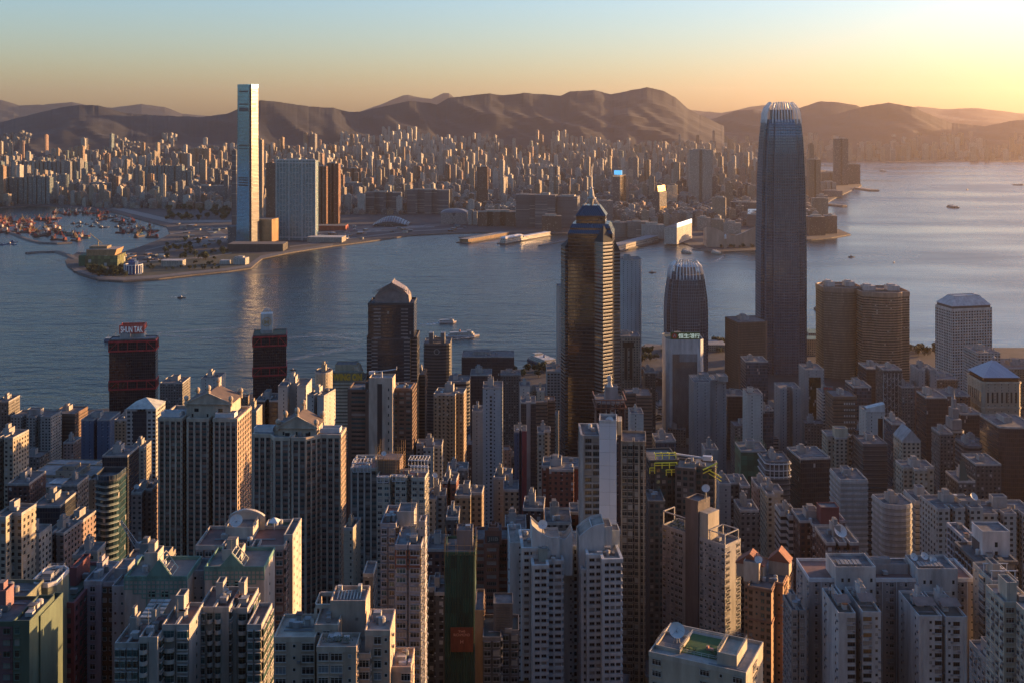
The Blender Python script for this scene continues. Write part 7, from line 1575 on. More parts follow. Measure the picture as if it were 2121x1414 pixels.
# gold edged dark tower with white tiled core
DKB = C((.13, .11, .105)); t = tower('white_core_tower', 'dark bay windowed tower with a white tiled core and golden right edge', 1287, 1338, 914, 520, 18, 6, None, 'slot', .04, 'bay', DKB, C((.28, .24, .2)), None, 3.1, 3.2, .36, .16, .4, None, CAP, (GLD, GLS, GLC), C((.3, .26, .22)), ROOF, 1.2, 0, 0, 'tower', trim=C((.3, .25, .19)))
wing(t, 1206, 1243, 900, 530, 20, 0, None, 'chamL', .12, 'ring', C((.14, .125, .12)), C((.34, .32, .31)), C((.03, .03, .03)), 3.1, 3.4, .3, .15, .55, None, 50, (GLD, GLS, GLC), GREYM, ROOF)
xa, _ = t_lx(t, 1241, -1.); xb, _ = t_lx(t, 1277, -1.); z1 = t_lz(t, 880, 517); P = [(xa, -1), (xb, -1), (xb, 11), (xa, 11)]
b = MB(); b.prism(P, 0, z1, 0, 1); b.ring(offset(P, -.3), offset(P, .05), z1 - .2, z1 + 1.2, 2, inner=True); b.build('tiled_core', [fmat('tile_panel', (.3, .3, .3), (.5, .5, .5), 5.0, 6.2, .985, .988, gr=.5, cur=0, vary=.05), ROOF, C((.48, .48, .48))], t.root)
dish(t, 1262, 870, 2.1, ly=4, az=-25, z=z1); b = MB(); x, _ = t_lx(t, 1279, 4); b.box(x, 1, z1 - 6, x + 2, 10, z1 + .4); b.build('lift_shaft', C((.45, .38, .28)), t.root)
for px in (1286, 1322, 1332):
    b = MB(); x, _ = t_lx(t, px, -.9); b.box(x, -1.2, 0, x + .7, 0, t.h + .5); b.build('pier', C((.34, .27, .2)), t.root)
# building site with yellow frames
t = tower('frame_top_tower', 'unfinished dark tower with bright yellow steel frames on its top', 1346, 1404, 952, 620, 22, -4, None, 'box', .2, 'ring', C((.06, .065, .065)), C((.05, .055, .055)), C((.02, .02, .02)), 3.2, 3.4, .35, .3, .4, None, 50, PT, DARK, ROOF, 1.0, 0, 0, 'tower')
t2 = wing(t, 1400, 1478, 972, 610, 17, 14, None, 'stepR', .5, 'ring', C((.13, .12, .11)), C((.1, .09, .085)), C((.02, .02, .02)), 3.2, 3.4, .35, .3, .4, None, 40, PT, DARK, C((.2, .18, .16)))
wing(t, 1345, 1376, 1036, 596, 18, 0, None, 'box', .2, 'ring', C((.1, .12, .11)), C((.09, .1, .095)), C((.02, .025, .025)), 3.1, 3.0, .35, .3, .35, None, 30, (GLT2, GLS, GLC), DARK)
YEL = C((1.1, .95, .1), .5)
def yframe(t, px0, px1, py, ly, hgt=3.2, posts=4):
    xa, ya = t_lx(t, px0, ly); xb, _ = t_lx(t, px1, ly); z = t_lz(t, py, ya); b = MB()
    b.bar((xa, ly, z), (xb, ly, z), .35); b.bar((xa, ly, z - hgt * .4), (xb, ly, z - hgt * .4), .22)
    for i in range(posts): x = lerp(xa, xb, i / (posts - 1)); b.bar((x, ly, z), (x, ly, z - hgt), .28); b.bar((x, ly, z - hgt * .2), (x, ly + 4, z - hgt * .2), .24)
    b.build('yellow_frame', YEL, t.root)
yframe(t, 1358, 1400, 938, 1); yframe(t, 1356, 1402, 958, -1.2); yframe(t, 1346, 1356, 968, -1, posts=2); yframe(t, 1380, 1402, 972, -1.6, posts=3)
b = MB()
for A, B in (((1412, 972), (1437, 992)), ((1456, 972), (1486, 958)), ((1468, 972), (1494, 988)), ((1420, 1000), (1438, 984))):
    xa, ya = t_lx(t2, A[0], 3); xb, yb = t_lx(t2, B[0], 6); b.bar((xa, 3, t_lz(t2, A[1], ya)), (xb, 6, t_lz(t2, B[1], yb)), .42); b.bar((xa, 3, t_lz(t2, A[1], ya) - 2), (xb, 6, t_lz(t2, B[1], yb) - 2), .3); b.bar((xa, 3, t_lz(t2, A[1], ya)), (xa, 3, t2.rz0), .3)
b.build('yellow_frame', YEL, t2.root)
a = rbox(t2, 'lift_core', 1418, 1448, 962, 7, 9, C((.3, .26, .22))); b = MB(); x = (a[0] + a[2]) / 2; z = a[4]; b.bar((x - 10, 9, z + 5), (x + 11, 9, z + 3.4), .6); b.box(x + 6, 8, z + 2.6, x + 11, 10.5, z + 5); b.bar((x, 10, z), (x, 9, z + 4.4), .9); b.build('gondola_crane', WHITE, t2.root); dish(t2, 1447, 957, 1.9, ly=11, az=20, z=a[4])
# grey white tower with a dark stripe, seen on the corner
GWH = C((.36, .35, .345)); t = tower('striped_corner_tower', 'grey white tower with a dark vertical stripe and sunlit right end', 1372, 1502, 1128, 520, 12, 46, 1534, 'box', .2, 'punch', GWH, GWH, None, 3.0, 2.8, .45, .3, .3, {0: 'wshwW.ww.wshwsw', 1: 'h.w'}, CAP, (GLD, GLT, GLC), WHITE, ROOF, 1.1, .6, -7, 'tower')
L0 = t.w; s0, s1 = L0 * .4, L0 * .6; z1 = t.h + 16
b = MB(); P = [(s0, -1.1), (s1, -1.1), (s1, 8.5), (s0, 8.5)]; b.prism(P, 0, z1, 0, 1); b.ring(offset(P, -.3), offset(P, .04), z1 - .2, z1 + 1.1, 0, inner=True); b.build('dark_core', [C((.125, .11, .115)), ROOF], t.root)
b = MB(); b.box(s1 + .02, 0.2, t.h - 1, s1 + 5, 9, t.h + 12); b.build('penthouse', C((.4, .36, .3)), t.root)
b = MB(); z = t.h + 6.5
for x in (0.4, s0 - .5): b.bar((x, .3, t.h), (x, .3, z), .35); b.bar((x, 9, t.h), (x, 9, z), .35); b.bar((x, .3, z), (x, 9, z), .35)
b.bar((.4, .3, z), (s0 - .5, .3, z), .35); b.build('roof_frame', GWH, t.root)
b = MB(); z = t.h + 4.6
for x in (L0 - 9, L0 - .3): b.bar((x, .2, t.h), (x, .2, z), .3); b.bar((x, 11, t.h), (x, 11, z), .3); b.bar((x, .2, z), (x, 11, z), .3)
b.bar((L0 - 9, .2, z), (L0 - .3, .2, z), .3); b.bar((L0 - 9, 11, z), (L0 - .3, 11, z), .3); b.build('roof_frame', GWH, t.root)
b = MB(); rs = random.Random(9)
for i in range(260): x, y, z, q = rs.uniform(2, s0 - 2), rs.uniform(1, 8), rs.uniform(.2, 2.6), rs.uniform(.2, .5); a = rs.uniform(0, 6.3); b.face([(x + q * math.cos(a), y + q * math.sin(a), t.h + z - 1), (x - q * math.sin(a), y + q * math.cos(a), t.h + z - 1 + q), (x - q * math.cos(a), y - q * math.sin(a), t.h + z - .8)])
b.build('roof_garden', GREEN, t.root); dish(t, 1462, 1010, 2.0, ly=3, az=25, z=z1)
# orange tan tower with pediments
ORG = C((.37, .22, .13)); t = tower('orange_tower', 'orange tan tower with little brick pediments, its right face glowing in the sun', 1533, 1614, 1222, 480, 14, 24, 1643, 'tee', .2, 'punch', ORG, C((.3, .17, .1)), None, 3.1, 3.0, .42, .35, .3, {'*': 'sw', 1: 's', 3: 's', 2: 'wsww', 5: 'ww', 0: 'ws', 4: 's'}, CAP, PT, C((.2, .1, .06)), ROOF, 1.1, .1, -7, 'tower', trim=C((.4, .24, .14)))
for z in (t.h - 1.2, t.h - 15, t.h - 60, t.h - 105): b = MB(); b.ring(t.P, offset(t.P, .5), z, z + .9); b.build('cornice', C((.28, .14, .085)), t.root)
for (xf, ly, ww) in ((.12, t.d * .3, 12), (.78, t.d * .55, 9)):
    x = t.w * xf; b = MB(); z = t.rz0; b.box(x - ww / 2, ly, z, x + ww / 2, ly + 7, z + 6); b.face([(x - ww / 2 - .6, ly - .3, z + 6), (x + ww / 2 + .6, ly - .3, z + 6), (x, ly - .3, z + 11)], 1); b.face([(x, ly - .3, z + 11), (x + ww / 2 + .6, ly - .3, z + 6), (x + ww / 2 + .6, ly + 7, z + 6), (x, ly + 7, z + 11)], 1); b.face([(x - ww / 2 - .6, ly - .3, z + 6), (x, ly - .3, z + 11), (x, ly + 7, z + 11), (x - ww / 2 - .6, ly + 7, z + 6)], 1); b.face([(x + ww / 2 + .6, ly + 7, z + 6), (x - ww / 2 - .6, ly + 7, z + 6), (x, ly + 7, z + 11)], 1); b.build('pediment', [C((.42, .34, .27)), C((.25, .09, .055))], t.root)
a = rbox(t, 'lift_room', 1540, 1572, 1166, 6, 7, C((.42, .35, .28))); dish(t, 1571, 1158, 1.7, ly=8, az=10)
# roof terrace building, bottom right
CW = C((.38, .34, .28)); t = tower('terrace_building', 'cream building with green turf roof terrace and big dish, bottom right of centre', 1344, 1545, 1392, 290, 19, 26, None, 'box', .2, 'punch', CW, CW, None, 3.1, 4.2, .45, .4, .3, {0: 'w..wsw', 1: '.w.'}, 40, (GLD, GLS, GLC), WHITE, C((.3, .29, .27)), .9, .2, 0, 'building', trim=C((.42, .38, .33)))
a = rbox(t, 'stair_tower', 1358, 1408, 1344, 4, 9, CW); 
b = MB(); b.box(a[0] + 1, a[1] - .06, a[4] - 8, a[0] + 2, a[1] + .1, a[4] - 6); b.box(a[0] + 4, a[1] - .06, a[4] - 9, a[0] + 5.2, a[1] + .1, a[4] - 6.5); b.build('door', GLS, t.root)
railing(t, a[0], a[1], a[2], a[3], a[4] + .6); dish(t, 1402, 1304, 2.2, ly=8, az=30, z=a[4])
x0_, _ = t_lx(t, 1415, 8); x1_, _ = t_lx(t, 1490, 8); b = MB(); b.box(x0_, 5, t.rz0 + .02, x1_, 17, t.rz0 + .12); b.build('turf', C((.03, .1, .028), .95, 1.0), t.root); railing(t, x0_, 4.8, x1_, 17.2, t.rz0, WHITE)
b = MB(); b.box(x1_ - 4, 9, t.rz0 + .12, x1_ - 2, 10, t.rz0 + .6); b.box(x1_ - 4, 9, t.rz0 + .6, x1_ - 3.4, 10, t.rz0 + 1.1); b.build('sun_bed', C((.5, .25, .17)), t.root)
x2, _ = t_lx(t, 1500, 10); x3, _ = t_lx(t, 1540, 10); b = MB(); b.box(x2, 3, t.rz0, x3, 14, t.rz0 + 2.4); b.ring(offset([(x2, 3), (x3, 3), (x3, 14), (x2, 14)], -.25), [(x2, 3), (x3, 3), (x3, 14), (x2, 14)], t.rz0 + 2.4, t.rz0 + 3.2, inner=True); b.build('plant_room', CW, t.root); railing(t, x2, 3, x3, 14, t.rz0 + 3.2)
b = MB(); b.bar((x2 - 2, 2, t.rz0 + .3), (x3 + 2, 2, t.rz0 + .3), .12); b.bar((x2 - 2, 1.6, t.rz0 + .3), (x3 + 2, 1.6, t.rz0 + .3), .1); b.bar((x2 - 1, 15, t.rz0), (x2 - 1, 15, t.rz0 + 5), .08); b.build('pipe', GREYM, t.root)
b = MB(); rs = random.Random(3)
for i in range(160): x, y, q = rs.choice((x0_ + rs.uniform(0, 4), x1_ - rs.uniform(0, 2))), rs.uniform(5, 7), rs.uniform(.15, .35); a_ = rs.uniform(0, 6.3); z = t.rz0 + rs.uniform(.3, 1.4); b.face([(x + q * math.cos(a_), y + q * math.sin(a_), z), (x - q * math.sin(a_), y + q * math.cos(a_), z + q), (x - q * math.cos(a_), y - q * math.sin(a_), z + .1)])
b.build('planter', GREEN, t.root)
# white estate at the bottom right
EST = C((.43, .43, .43)); ES2 = C((.31, .28, .275)); t = tower('estate_tower', 'large white grey estate tower with two blank cores and pipes, bottom right', 1676, 2018, 1196, 440, 20, 0, None, 'box', .2, 'punch', ES2, ES2, None, 3.0, 2.9, .45, .3, .3, {0: '.wpsw.......pswpsWpsws........pswps', 3: 'ss.s', 1: 's'}, CAP, (GLD, GLS, GLC), WHITE, C((.22, .12, .1)), 1.2, .6, 9, 'tower', trim=WHITE)
for x0, x1, yt in ((1731, 1814, 1178), (1901, 1984, 1182)):
    xa, ya = t_lx(t, x0, -2.); xb, _ = t_lx(t, x1, -2.); z1 = t_lz(t, yt, ya); P = [(xa, -2), (xb, -2), (xb, 12), (xa, 12)]
    b = MB(); b.prism(P, t.h - 40, z1, 0, 1); b.ring(offset(P, -.3), offset(P, .05), z1 - .2, z1 + 1, 0, inner=True)
    for r in range(3):
        for f in (.14, .3, .86): zz = z1 - 5 - r * 4.4; b.box(xa + (xb - xa) * f, -2.06, zz, xa + (xb - xa) * f + .9, -1.9, zz + 1.4, 2)
    core = b.build('core_wall', [EST, ROOF, GLS], t.root)
    b = MB(); xm = (xa + xb) / 2; b.bar((xm, -2.25, t.h - 40), (xm, -2.25, z1 - 8), .12); b.bar((xm - 5, -2.25, z1 - 8), (xm + 5, -2.25, z1 - 8), .1); b.bar((xm + .7, -2.25, t.h - 40), (xm + .7, -2.25, z1 - 8), .1); b.build('drain_pipe', WHITE, core)
    railing(t, xa, -2, xb, 12, z1 + 1); b = MB()
    for i in range(6): b.box(xa + 2 + i * 1.6, 1, z1 + .3, xa + 3.3 + i * 1.6, 6, z1 + .8)
    b.build('cooling_unit', BOXM[2], core)
for x0, x1, yt, ly in ((1737, 1772, 1268, '.W'), (1787, 1825, 1266, 'Ws'), (1904, 1951, 1274, 'psW'), (1959, 2003, 1276, 'sWp')):
    f = wing(t, x0, x1, yt, 412, 22, 0, None, 'box', .2, 'punch', EST, EST, None, 3.0, 2.9, .42, .25, .3, {0: ly, 3: 's.s', 1: 's.s'}, 44, (GLD, GLS, GLC), DARK, C((.1, .1, .085)), ac=.5, trim=EST); roof_kit(f, 3)
    b = MB(); x, _ = t_lx(f, x0 + 6, 5.); b.face([(.3, 4, f.h + 2), (f.w - .3, 4, f.h + 2), (f.w - .3, 9, f.h + 3.2), (.3, 9, f.h + 3.2)]); b.build('awning', C((.2, .14, .12)), f.root)
for px, py in ((1893, 1152), (1915, 1150), (1933, 1158)): dish(t, px, py, 1.6, ly=8, az=15, z=t_lz(t, 1182, 440))
# dark striped tower with white box
t = tower('dark_striped_tower', 'black and white banded balcony tower with a white box on top near the right edge', 2022, 2104, 1160, 455, 20, 0, None, 'slot2', .05, 'ring', C((.07, .065, .07)), C((.36, .36, .38)), C((.02, .02, .02)), 3.0, 3.2, .16, .1, .7, None, CAP, (GLD, GLS, GLC), DARK, C((.1, .1, .1)), 1, 0, 6, 'tower', trim=C((.1, .1, .1)))
wing(t, 2006, 2030, 1120, 475, 22, 0, None, 'box', .2, 'ring', C((.07, .065, .07)), C((.3, .3, .32)), C((.02, .02, .02)), 3.0, 3.2, .2, .1, .5, None, 16, (GLD, GLS, GLC), DARK); a = rbox(t, 'white_box', 2035, 2092, 1102, 6, 11, C((.52, .51, .52))); b = MB(); b.box((a[0] + a[2]) / 2 - .6, a[1] - .06, a[4] - 6, (a[0] + a[2]) / 2 + .6, a[1] + .1, a[4] - 4); b.box((a[0] + a[2]) / 2 - .6, a[1] - .06, a[4] - 9.5, (a[0] + a[2]) / 2 + .6, a[1] + .1, a[4] - 7.8); b.build('window', GLS, t.root)
t = tower('beige_pipe_tower', 'beige flats with white drain pipes at the right edge', 2056, 2110, 1202, 420, 18, 0, None, 'box', .2, 'bay', C((.36, .32, .28)), C((.4, .37, .33)), None, 3.0, 3.0, .42, .25, .3, {0: 'pswpswp', 3: 'sws'}, 60, (GLD, GLS, GLC), WHITE, ROOF, 1, .3, 8, 'tower'); b = MB()
for y in (2, 9): b.bar((0, y, t.h + 3), (t.w, y, t.h + 3), .2)
for x in (.5, t.w - .5): b.bar((x, 2, t.h), (x, 2, t.h + 3), .2); b.bar((x, 9, t.h), (x, 9, t.h + 3), .2)
b.build('roof_frame', WHITE, t.root)
tower('corner_cream_flats', 'pale cream flats in the bottom right corner', 2096, 2160, 1262, 330, 18, 0, None, 'stepL', .4, 'punch', C((.42, .38, .32)), None, None, 3.0, 3.0, .45, .3, .3, None, 40, (GLD, GLS, GLC), WHITE, ROOFL, 1, .4, 7, 'tower')
tower('corner_grey_block', 'small grey block low in the bottom right corner', 2050, 2098, 1372, 360, 16, 0, None, 'box', .2, 'punch', C((.27, .25, .24)), None, None, 3.0, 3.0, .45, .3, .3, None, 24, (GLD, GLS, GLC), WHITE, ROOF, 1, .3, 8, 'tower')
t = tower('beige_window_flats', 'grey beige flats with louvred sides between estate and striped tower', 1640, 1668, 1262, 430, 14, 0, None, 'slot', .1, 'punch', C((.3, .27, .25)), None, None, 3.0, 2.8, .45, .3, .3, None, 30, (GLD, GLS, GLC), WHITE, ROOF, 1, .2, 7, 'tower')
# green scaffold tower with the banner
NET = fmat('scaffold_net', (.01, .045, .03), (.008, .04, .027), 2.4, 6.0, .94, .97, gr=.85, cur=0, vary=.35, wr=.9)
t = tower('scaffold_tower', 'tower wrapped in dark green scaffold netting with an orange banner', 921, 984, 1142, 440, 17, 0, None, 'box', .2, 'mat', NET, kit=0, cat='tower', trim=C((.02, .08, .05))); b = MB(); rs = random.Random(8)
for i in range(30):
    x, y = (rs.uniform(0, t.w), rs.choice((-.3, t.d + .3))) if i % 2 else (rs.choice((-.3, t.w + .3)), rs.uniform(0, t.d)); b.bar((x, y, t.h - 12), (x + rs.uniform(-.5, .5), y, t.h + rs.uniform(1, 6)), .07)
for k in range(4): z = t.h - 3 + k * 1.9; b.bar((-.3, -.3, z), (t.w + .3, -.3, z), .06); b.bar((t.w + .3, -.3, z), (t.w + .3, t.d, z), .06)
b.build('bamboo_scaffold', C((.34, .23, .11)), t.root)
b = MB(); n = 24
for i in range(n):
    x0_, x1_ = t.w * i / n, t.w * (i + 1) / n; y0_, y1_ = -.35 - .3 * (i % 2), -.35 - .3 * ((i + 1) % 2)
    b.face([(x0_, y0_, 3), (x1_, y1_, 3), (x1_, y1_, t.h - 1 - 2 * (i % 5 == 2)), (x0_, y0_, t.h - 1)], 0, [(x0_, 3), (x1_, 3), (x1_, t.h), (x0_, t.h)])
b.build('net_sheet', NET, t.root)
a = rbox(t, 'lift_core', 946, 979, 1100, 5, 7, C((.16, .15, .16))); b = MB(); b.bar((a[0] + 2, 8, a[4]), (a[0] + 3, 8, a[4] + 5), .1); b.lathe((a[0] + 4, 8, a[4]), [(.8, 0), (.8, 1.4)], 8); b.box(a[2] - 3, 7, a[4], a[2] - 1, 9, a[4] + 1.6); b.build('antenna', GREYM, t.root)
xa, ya = t_lx(t, 933, -1); xb, _ = t_lx(t, 980, -1); z0, z1 = t_lz(t, 1349, ya), t_lz(t, 1298, ya); b = MB(); b.box(xa, -1.1, z0, xb, -.9, z1); bn = b.build('banner', C((.17, .04, .018), .8, .6), t.root); TX = C((.75, .36, .24)); xm = (xa + xb) / 2
for tx, f, ww, hh in (('THE', .84, .3, .075), ('RICHMOND', .7, .72, .1), ('H', .42, .13, .13), ('MASTERPIECE', .24, .62, .05)):
    if tx != 'MASTERPIECE': lettering(bn, tx, (xm, -1.14, lerp(z0, z1, f)), (xb - xa) * ww, TX, (z1 - z0) * hh, bold=0)
# red brown tower and dark louvre tower
RB = C((.17, .07, .05)); t = tower('red_brown_tower', 'red brown framed tower with white windows right of the green scaffold', 984, 1052, 1124, 505, 20, 0, None, 'tee', .3, 'ring', RB, C((.19, .08, .055)), C((.05, .03, .025)), 3.1, 4.0, .42, .25, .5, None, 70, (GLS, GLC, GLC), C((.3, .28, .26)), ROOF, 1.2, 0, 0, 'tower')
a = rbox(t, 'crown_block', 1004, 1039, 1100, 1, 9, RB); b = MB()
for i in range(3): b.ring(offset([(a[0], a[1]), (a[2], a[1]), (a[2], a[3]), (a[0], a[3])], -2 - i * 1.3), offset([(a[0], a[1]), (a[2], a[1]), (a[2], a[3]), (a[0], a[3])], -1.3 - i * 1.3), a[4], a[4] + 1.4 + i * .9, inner=True)
b.build('stepped_crown', C((.22, .1, .07)), t.root); b = MB(); b.box(a[0] + 1, a[1] - .15, a[4] - 5, a[2] - 1, a[1] + .1, a[4] - 2); sg = b.build('sign', C((.05, .05, .05)), t.root); lettering(sg, 'JIIB', ((a[0] + a[2]) / 2, a[1] - .2, a[4] - 3.5), (a[2] - a[0]) * .6, C((.3, .28, .24)), 2, bold=0)
DG = C((.085, .085, .09)); t = tower('louvre_tower', 'dark grey tower with louvred lift core in front of the white twin tower', 1000, 1075, 1318, 395, 18, 0, None, 'stepR', .5, 'bay', DG, C((.13, .13, .14)), None, 3.0, 3.3, .42, .25, .3, None, 50, (GLD, GLS, GLC), GREYM, C((.05, .075, .075)), 1.1, .2, 7, 'tower')
a = rbox(t, 'lift_core', 1022, 1062, 1252, 6, 9, C((.1, .1, .105))); b = MB()
for i in range(14): b.box(a[0] + 1, a[1] - .2, a[4] - 1 - i * .9, a[2] - 1, a[1], a[4] - .7 - i * .9)
tag(b.build('louvre_panel', C((.07, .07, .075)), t.root), kind='stuff'); wing(t, 984, 1001, 1262, 402, 18, 0, None, 'box', .2, 'punch', C((.3, .2, .12)), None, None, 3., 3., .5, .5, .3, {0: '.', 3: 's'}, 6, roofm=ROOF)
# big cream building, bottom middle
CRB = C((.44, .34, .27)); CT = C((.48, .39, .32)); P3 = (GLD, GLS, mat('glass_pale', (.14, .16, .17), .12))
t = tower('cream_terrace_tower', 'broad cream tower with stepped roof terraces at the bottom middle', 567, 652, 1318, 300, 14, 0, None, 'box', .2, 'punch', CRB, CT, None, 3.2, 3.2, .34, .18, .3, {0: 'wsW', 1: '.'}, 40, P3, WHITE, C((.42, .36, .3)), 1.0, .15, -7, 'tower', trim=CT)
F_ = [(652, 700, 1292, 303, 13, {0: 'sWs', 1: '.'}, CRB), (656, 738, 1338, 294, 8, {0: 'wWs'}, CRB), (735, 766, 1352, 297, 10, {0: 'W'}, CRB), (756, 808, 1304, 299, 13, {0: '.Ws', 1: 's.'}, CRB), (808, 851, 1380, 302, 11, {0: '.W', 1: 'w.'}, CRB)]
for x0, x1, yt, Y, d, ly, m in F_: q = wing(t, x0, x1, yt, Y, d, 0, None, 'box', .2, 'punch', m, CT, None, 3.2, 3.2, .34, .2, .3, ly, 24, P3, WHITE, C((.4, .3, .25)), ac=.15, trim=CT)
b = MB(); x, _ = t_lx(q, 836, 6); b.box(2, 3, q.rz0, 4, 5, q.rz0 + .8); b.box(4.6, 3, q.rz0, 5.6, 5, q.rz0 + .9); b.build('cooling_unit', WHITE, q.root)
xa, ya = t_lx(t, 684, 9); xb, _ = t_lx(t, 757, 9); z1 = t_lz(t, 1251, ya); P = [(xa, 9), (xb, 9), (xb, 19), (xa, 19)]
b = MB(); b.prism(P, t.h - 12, z1, 0, 1); b.ring(offset(P, -.3), offset(P, .05), z1 - .2, z1 + 1.1, 0, inner=True); b.box(xb - 2.8, 8.9, z1 - 4.4, xb - 2, 9.05, z1 - 3.6, 2); cw = b.build('core_wall', [CRB, ROOFL, C((.2, .16, .13))], t.root)
b = MB()
for A, B in (((xa - 4.2, 10), (xa, 10)), ((xa - 4.2, 18), (xa, 18)), ((xa - 4.2, 10), (xa - 4.2, 18))): b.box(min(A[0], B[0]) - .3, min(A[1], B[1]) - .3, z1 - 1.4, max(A[0], B[0]) + .3 - .35, max(A[1], B[1]) + .3, z1 - .3)
b.box(xa - 4.6, 9.6, t.h - 6, xa - 3.9, 10.5, z1 - 1.4); b.box(xa - 4.6, 17.6, t.h - 6, xa - 3.9, 18.4, z1 - 1.4); b.build('roof_frame', CT, t.root)
b = MB(); rs = random.Random(2)
for i in range(8): b.bar((xa + 1.5 + i * .9, 12, z1 + .2), (xa + 1.5 + i * .9, 16, z1 + .9), .22)
b.bar((xa + 1, 16, z1 + .6), (xb - 1, 16.5, z1 + .9), .25); b.box(xa + 1, 16, z1, xa + 2.2, 17, z1 + 2.2); b.box(xb - 3, 15, z1, xb - 2, 17, z1 + 2.6); b.build('pipework', C((.5, .47, .42)), cw)
b = MB()
for i in range(140): x, y, q_ = t_lx(t, rs.uniform(668, 730), -4.)[0], rs.uniform(-4.5, -2), rs.uniform(.12, .3); z = t_lz(t, 1338, 294) + rs.uniform(0, 1); a_ = rs.uniform(0, 6.3); b.face([(x + q_ * math.cos(a_), y + q_ * math.sin(a_), z), (x - q_ * math.sin(a_), y + q_ * math.cos(a_), z + q_), (x - q_ * math.cos(a_), y - q_ * math.sin(a_), z + .1)])
b.build('terrace_plants', GREEN, t.root)
# cream towers with teal lattice gables
CLT = C((.4, .36, .325)); TEA = C((.13, .26, .225)); CLG = C((.34, .32, .3))
def lattice_tower(label, x0, x1, yt, apx, apy, Y, side, fronts, seed):
    t = tower('lattice_tower', label, x0, x1, yt, Y, 16, 0, None, 'box', .2, 'punch', CLT, CLT, None, 3.1, 3, .45, .3, .3, {0: '.', 1: '.s.', 3: 's.'}, 10, PT, WHITE, C((.2, .18, .165)), 1.2, 0, 2, 'tower', trim=TEA, seed=seed)
    w_ = t.w; b = MB(); zt = t.h; cell = w_ / 14
    for i in range(15):
        x = w_ * i / 14; dz = 5.5 if abs(i - 7) > 3 else 12 if abs(i - 7) > 2 or True else 9
        dz = (4.2, 4.2, 5.6, 5.6, 7, 14, 14, 14, 14, 14, 7, 5.6, 5.6, 4.2, 4.2)[i]; b.box(x - .16, -.22, zt - dz, x + .16, -.02, zt - .1)
    for j, (i0, i1) in enumerate(((0, 14), (0, 14), (0, 14), (2, 12), (4, 10), (5, 9), (5, 9), (5, 9))):
        z = zt - 1.2 - j * (1.4 if j < 5 else 2.6); z = z if j < 5 else zt - 6.8 - (j - 4) * 2.4; b.box(w_ * i0 / 14, -.24, z - .16, w_ * i1 / 14, -.02, z + .16)
    b.build('lattice', TEA, t.root)
    xm, _ = t_lx(t, apx, 0); za = t_lz(t, apy, Y); b = MB(); b.face([(xm - w_ * .2, -.3, zt), (xm + w_ * .2, -.3, zt), (xm, -.3, za)]); b.face([(xm + w_ * .2, .3, zt), (xm - w_ * .2, .3, zt), (xm, .3, za)])
    for s_ in (-1, 1): b.face([(xm, -.3, za), (xm + s_ * w_ * .2, -.3, zt), (xm + s_ * w_ * .2, .3, zt), (xm, .3, za)][::s_])
    b.build('gable', TEA, t.root); b = MB()
    for k in range(5): f = k / 4; p = (xm + f * w_ * .2, lerp(za, zt, f)); b.bar((p[0], .2, p[1]), (p[0], 6.5, p[1]), .13)
    b.bar((xm, 6.5, za), (xm + w_ * .2, 6.5, zt), .2); b.bar((xm, .2, za), (xm + w_ * .2, .2, zt), .22); b.build('gable_rafters', C((.5, .52, .46)), t.root)
    b = MB(); b.lathe((xm, -.35, (zt + za) / 2 - 1.2), [(.75, 0)], 10)
    q = MB(); q.box(xm - 3.2, -.1, zt - 6.4, xm - 1, .02, zt - 4.8); q.box(xm + .8, -.1, zt - 6.4, xm + 3, .02, zt - 4.8); q.box(xm - .6, -.1, zt - 13, xm + 1, .02, zt - 11.2); q.box(xm - .6, -.1, zt - 20, xm + .6, .02, zt - 18.8); q.build('window', GLS, t.root)
    wing(t, side[0], side[1], side[2], Y + 4, 10, 0, None, 'box', .2, 'punch', C((.38, .37, .37)), None, None, 3.1, 2.6, .5, .4, .3, {0: 'ss', 3: 's'}, 12, PT, WHITE)
    for f0, f1, fy, fY, ly in fronts:
        f = wing(t, f0, f1, fy, fY, 14, 0, None, 'slot', .03, 'bay', CLG, C((.4, .38, .36)), None, 3.1, 3.0, .4, .2, .3, ly, 30, PT, C((.2, .3, .29)), C((.22, .12, .09)), ac=.4, trim=C((.38, .36, .34))); roof_kit(f, 2)
    return t
t = lattice_tower('left one of two cream towers with teal lattice gables, in shade', 258, 387, 1192, 330, 1156, 346, (232, 260, 1212), [(238, 287, 1330, 305, {0: 'ww', 4: 'ww', 3: 'w'}), (288, 326, 1318, 302, {0: 'r', 4: '.', 1: 'w', 5: 'w'}), (336, 392, 1292, 306, {0: 'r', 4: 'w', 5: 's', 3: 's'})], 5)
xs_, _ = t_lx(t, 287, -18.); xe, _ = t_lx(t, 320, -18.); z = t_lz(t, 1290, 325); b = MB()
for i in range(3):
    for j in range(5): b.box(xs_ + i * 2.1, -17 + j * 2.2, z - .1 + j * .2, xs_ + i * 2.1 + 1.9, -15.1 + j * 2.2, z + j * .2)
b.build('skylight', C((.34, .38, .4), .3), t.root); x, _ = t_lx(t, 370, -12); b = MB(); b.box(x - 1.5, -12, t_lz(t, 1275, 333) - 3, x + 1.5, -9, t_lz(t, 1262, 333)); b.build('roof_cabin', WHITE, t.root)
t = lattice_tower('right one of two cream towers with teal lattice gables, its right side catching the sun', 424, 547, 1172, 480, 1144, 350, (398, 424, 1180), [(412, 474, 1256, 318, {0: 'wr', 4: 'r.', 3: 's'}), (470, 512, 1258, 320, {0: 's.', 4: 'r', 1: 's'}), (512, 541, 1292, 312, {0: 'w', 4: 'w', 5: 'www', 1: 'ww'})], 6)
b = MB(); x, _ = t_lx(t, 495, -14); z = t_lz(t, 1244, 336)
for i in range(7): b.bar((x - 2 + i * .7, -15, z), (x - 2 + i * .7, -12, z + .2), .2)
b.build('awning', WHITE, t.root)
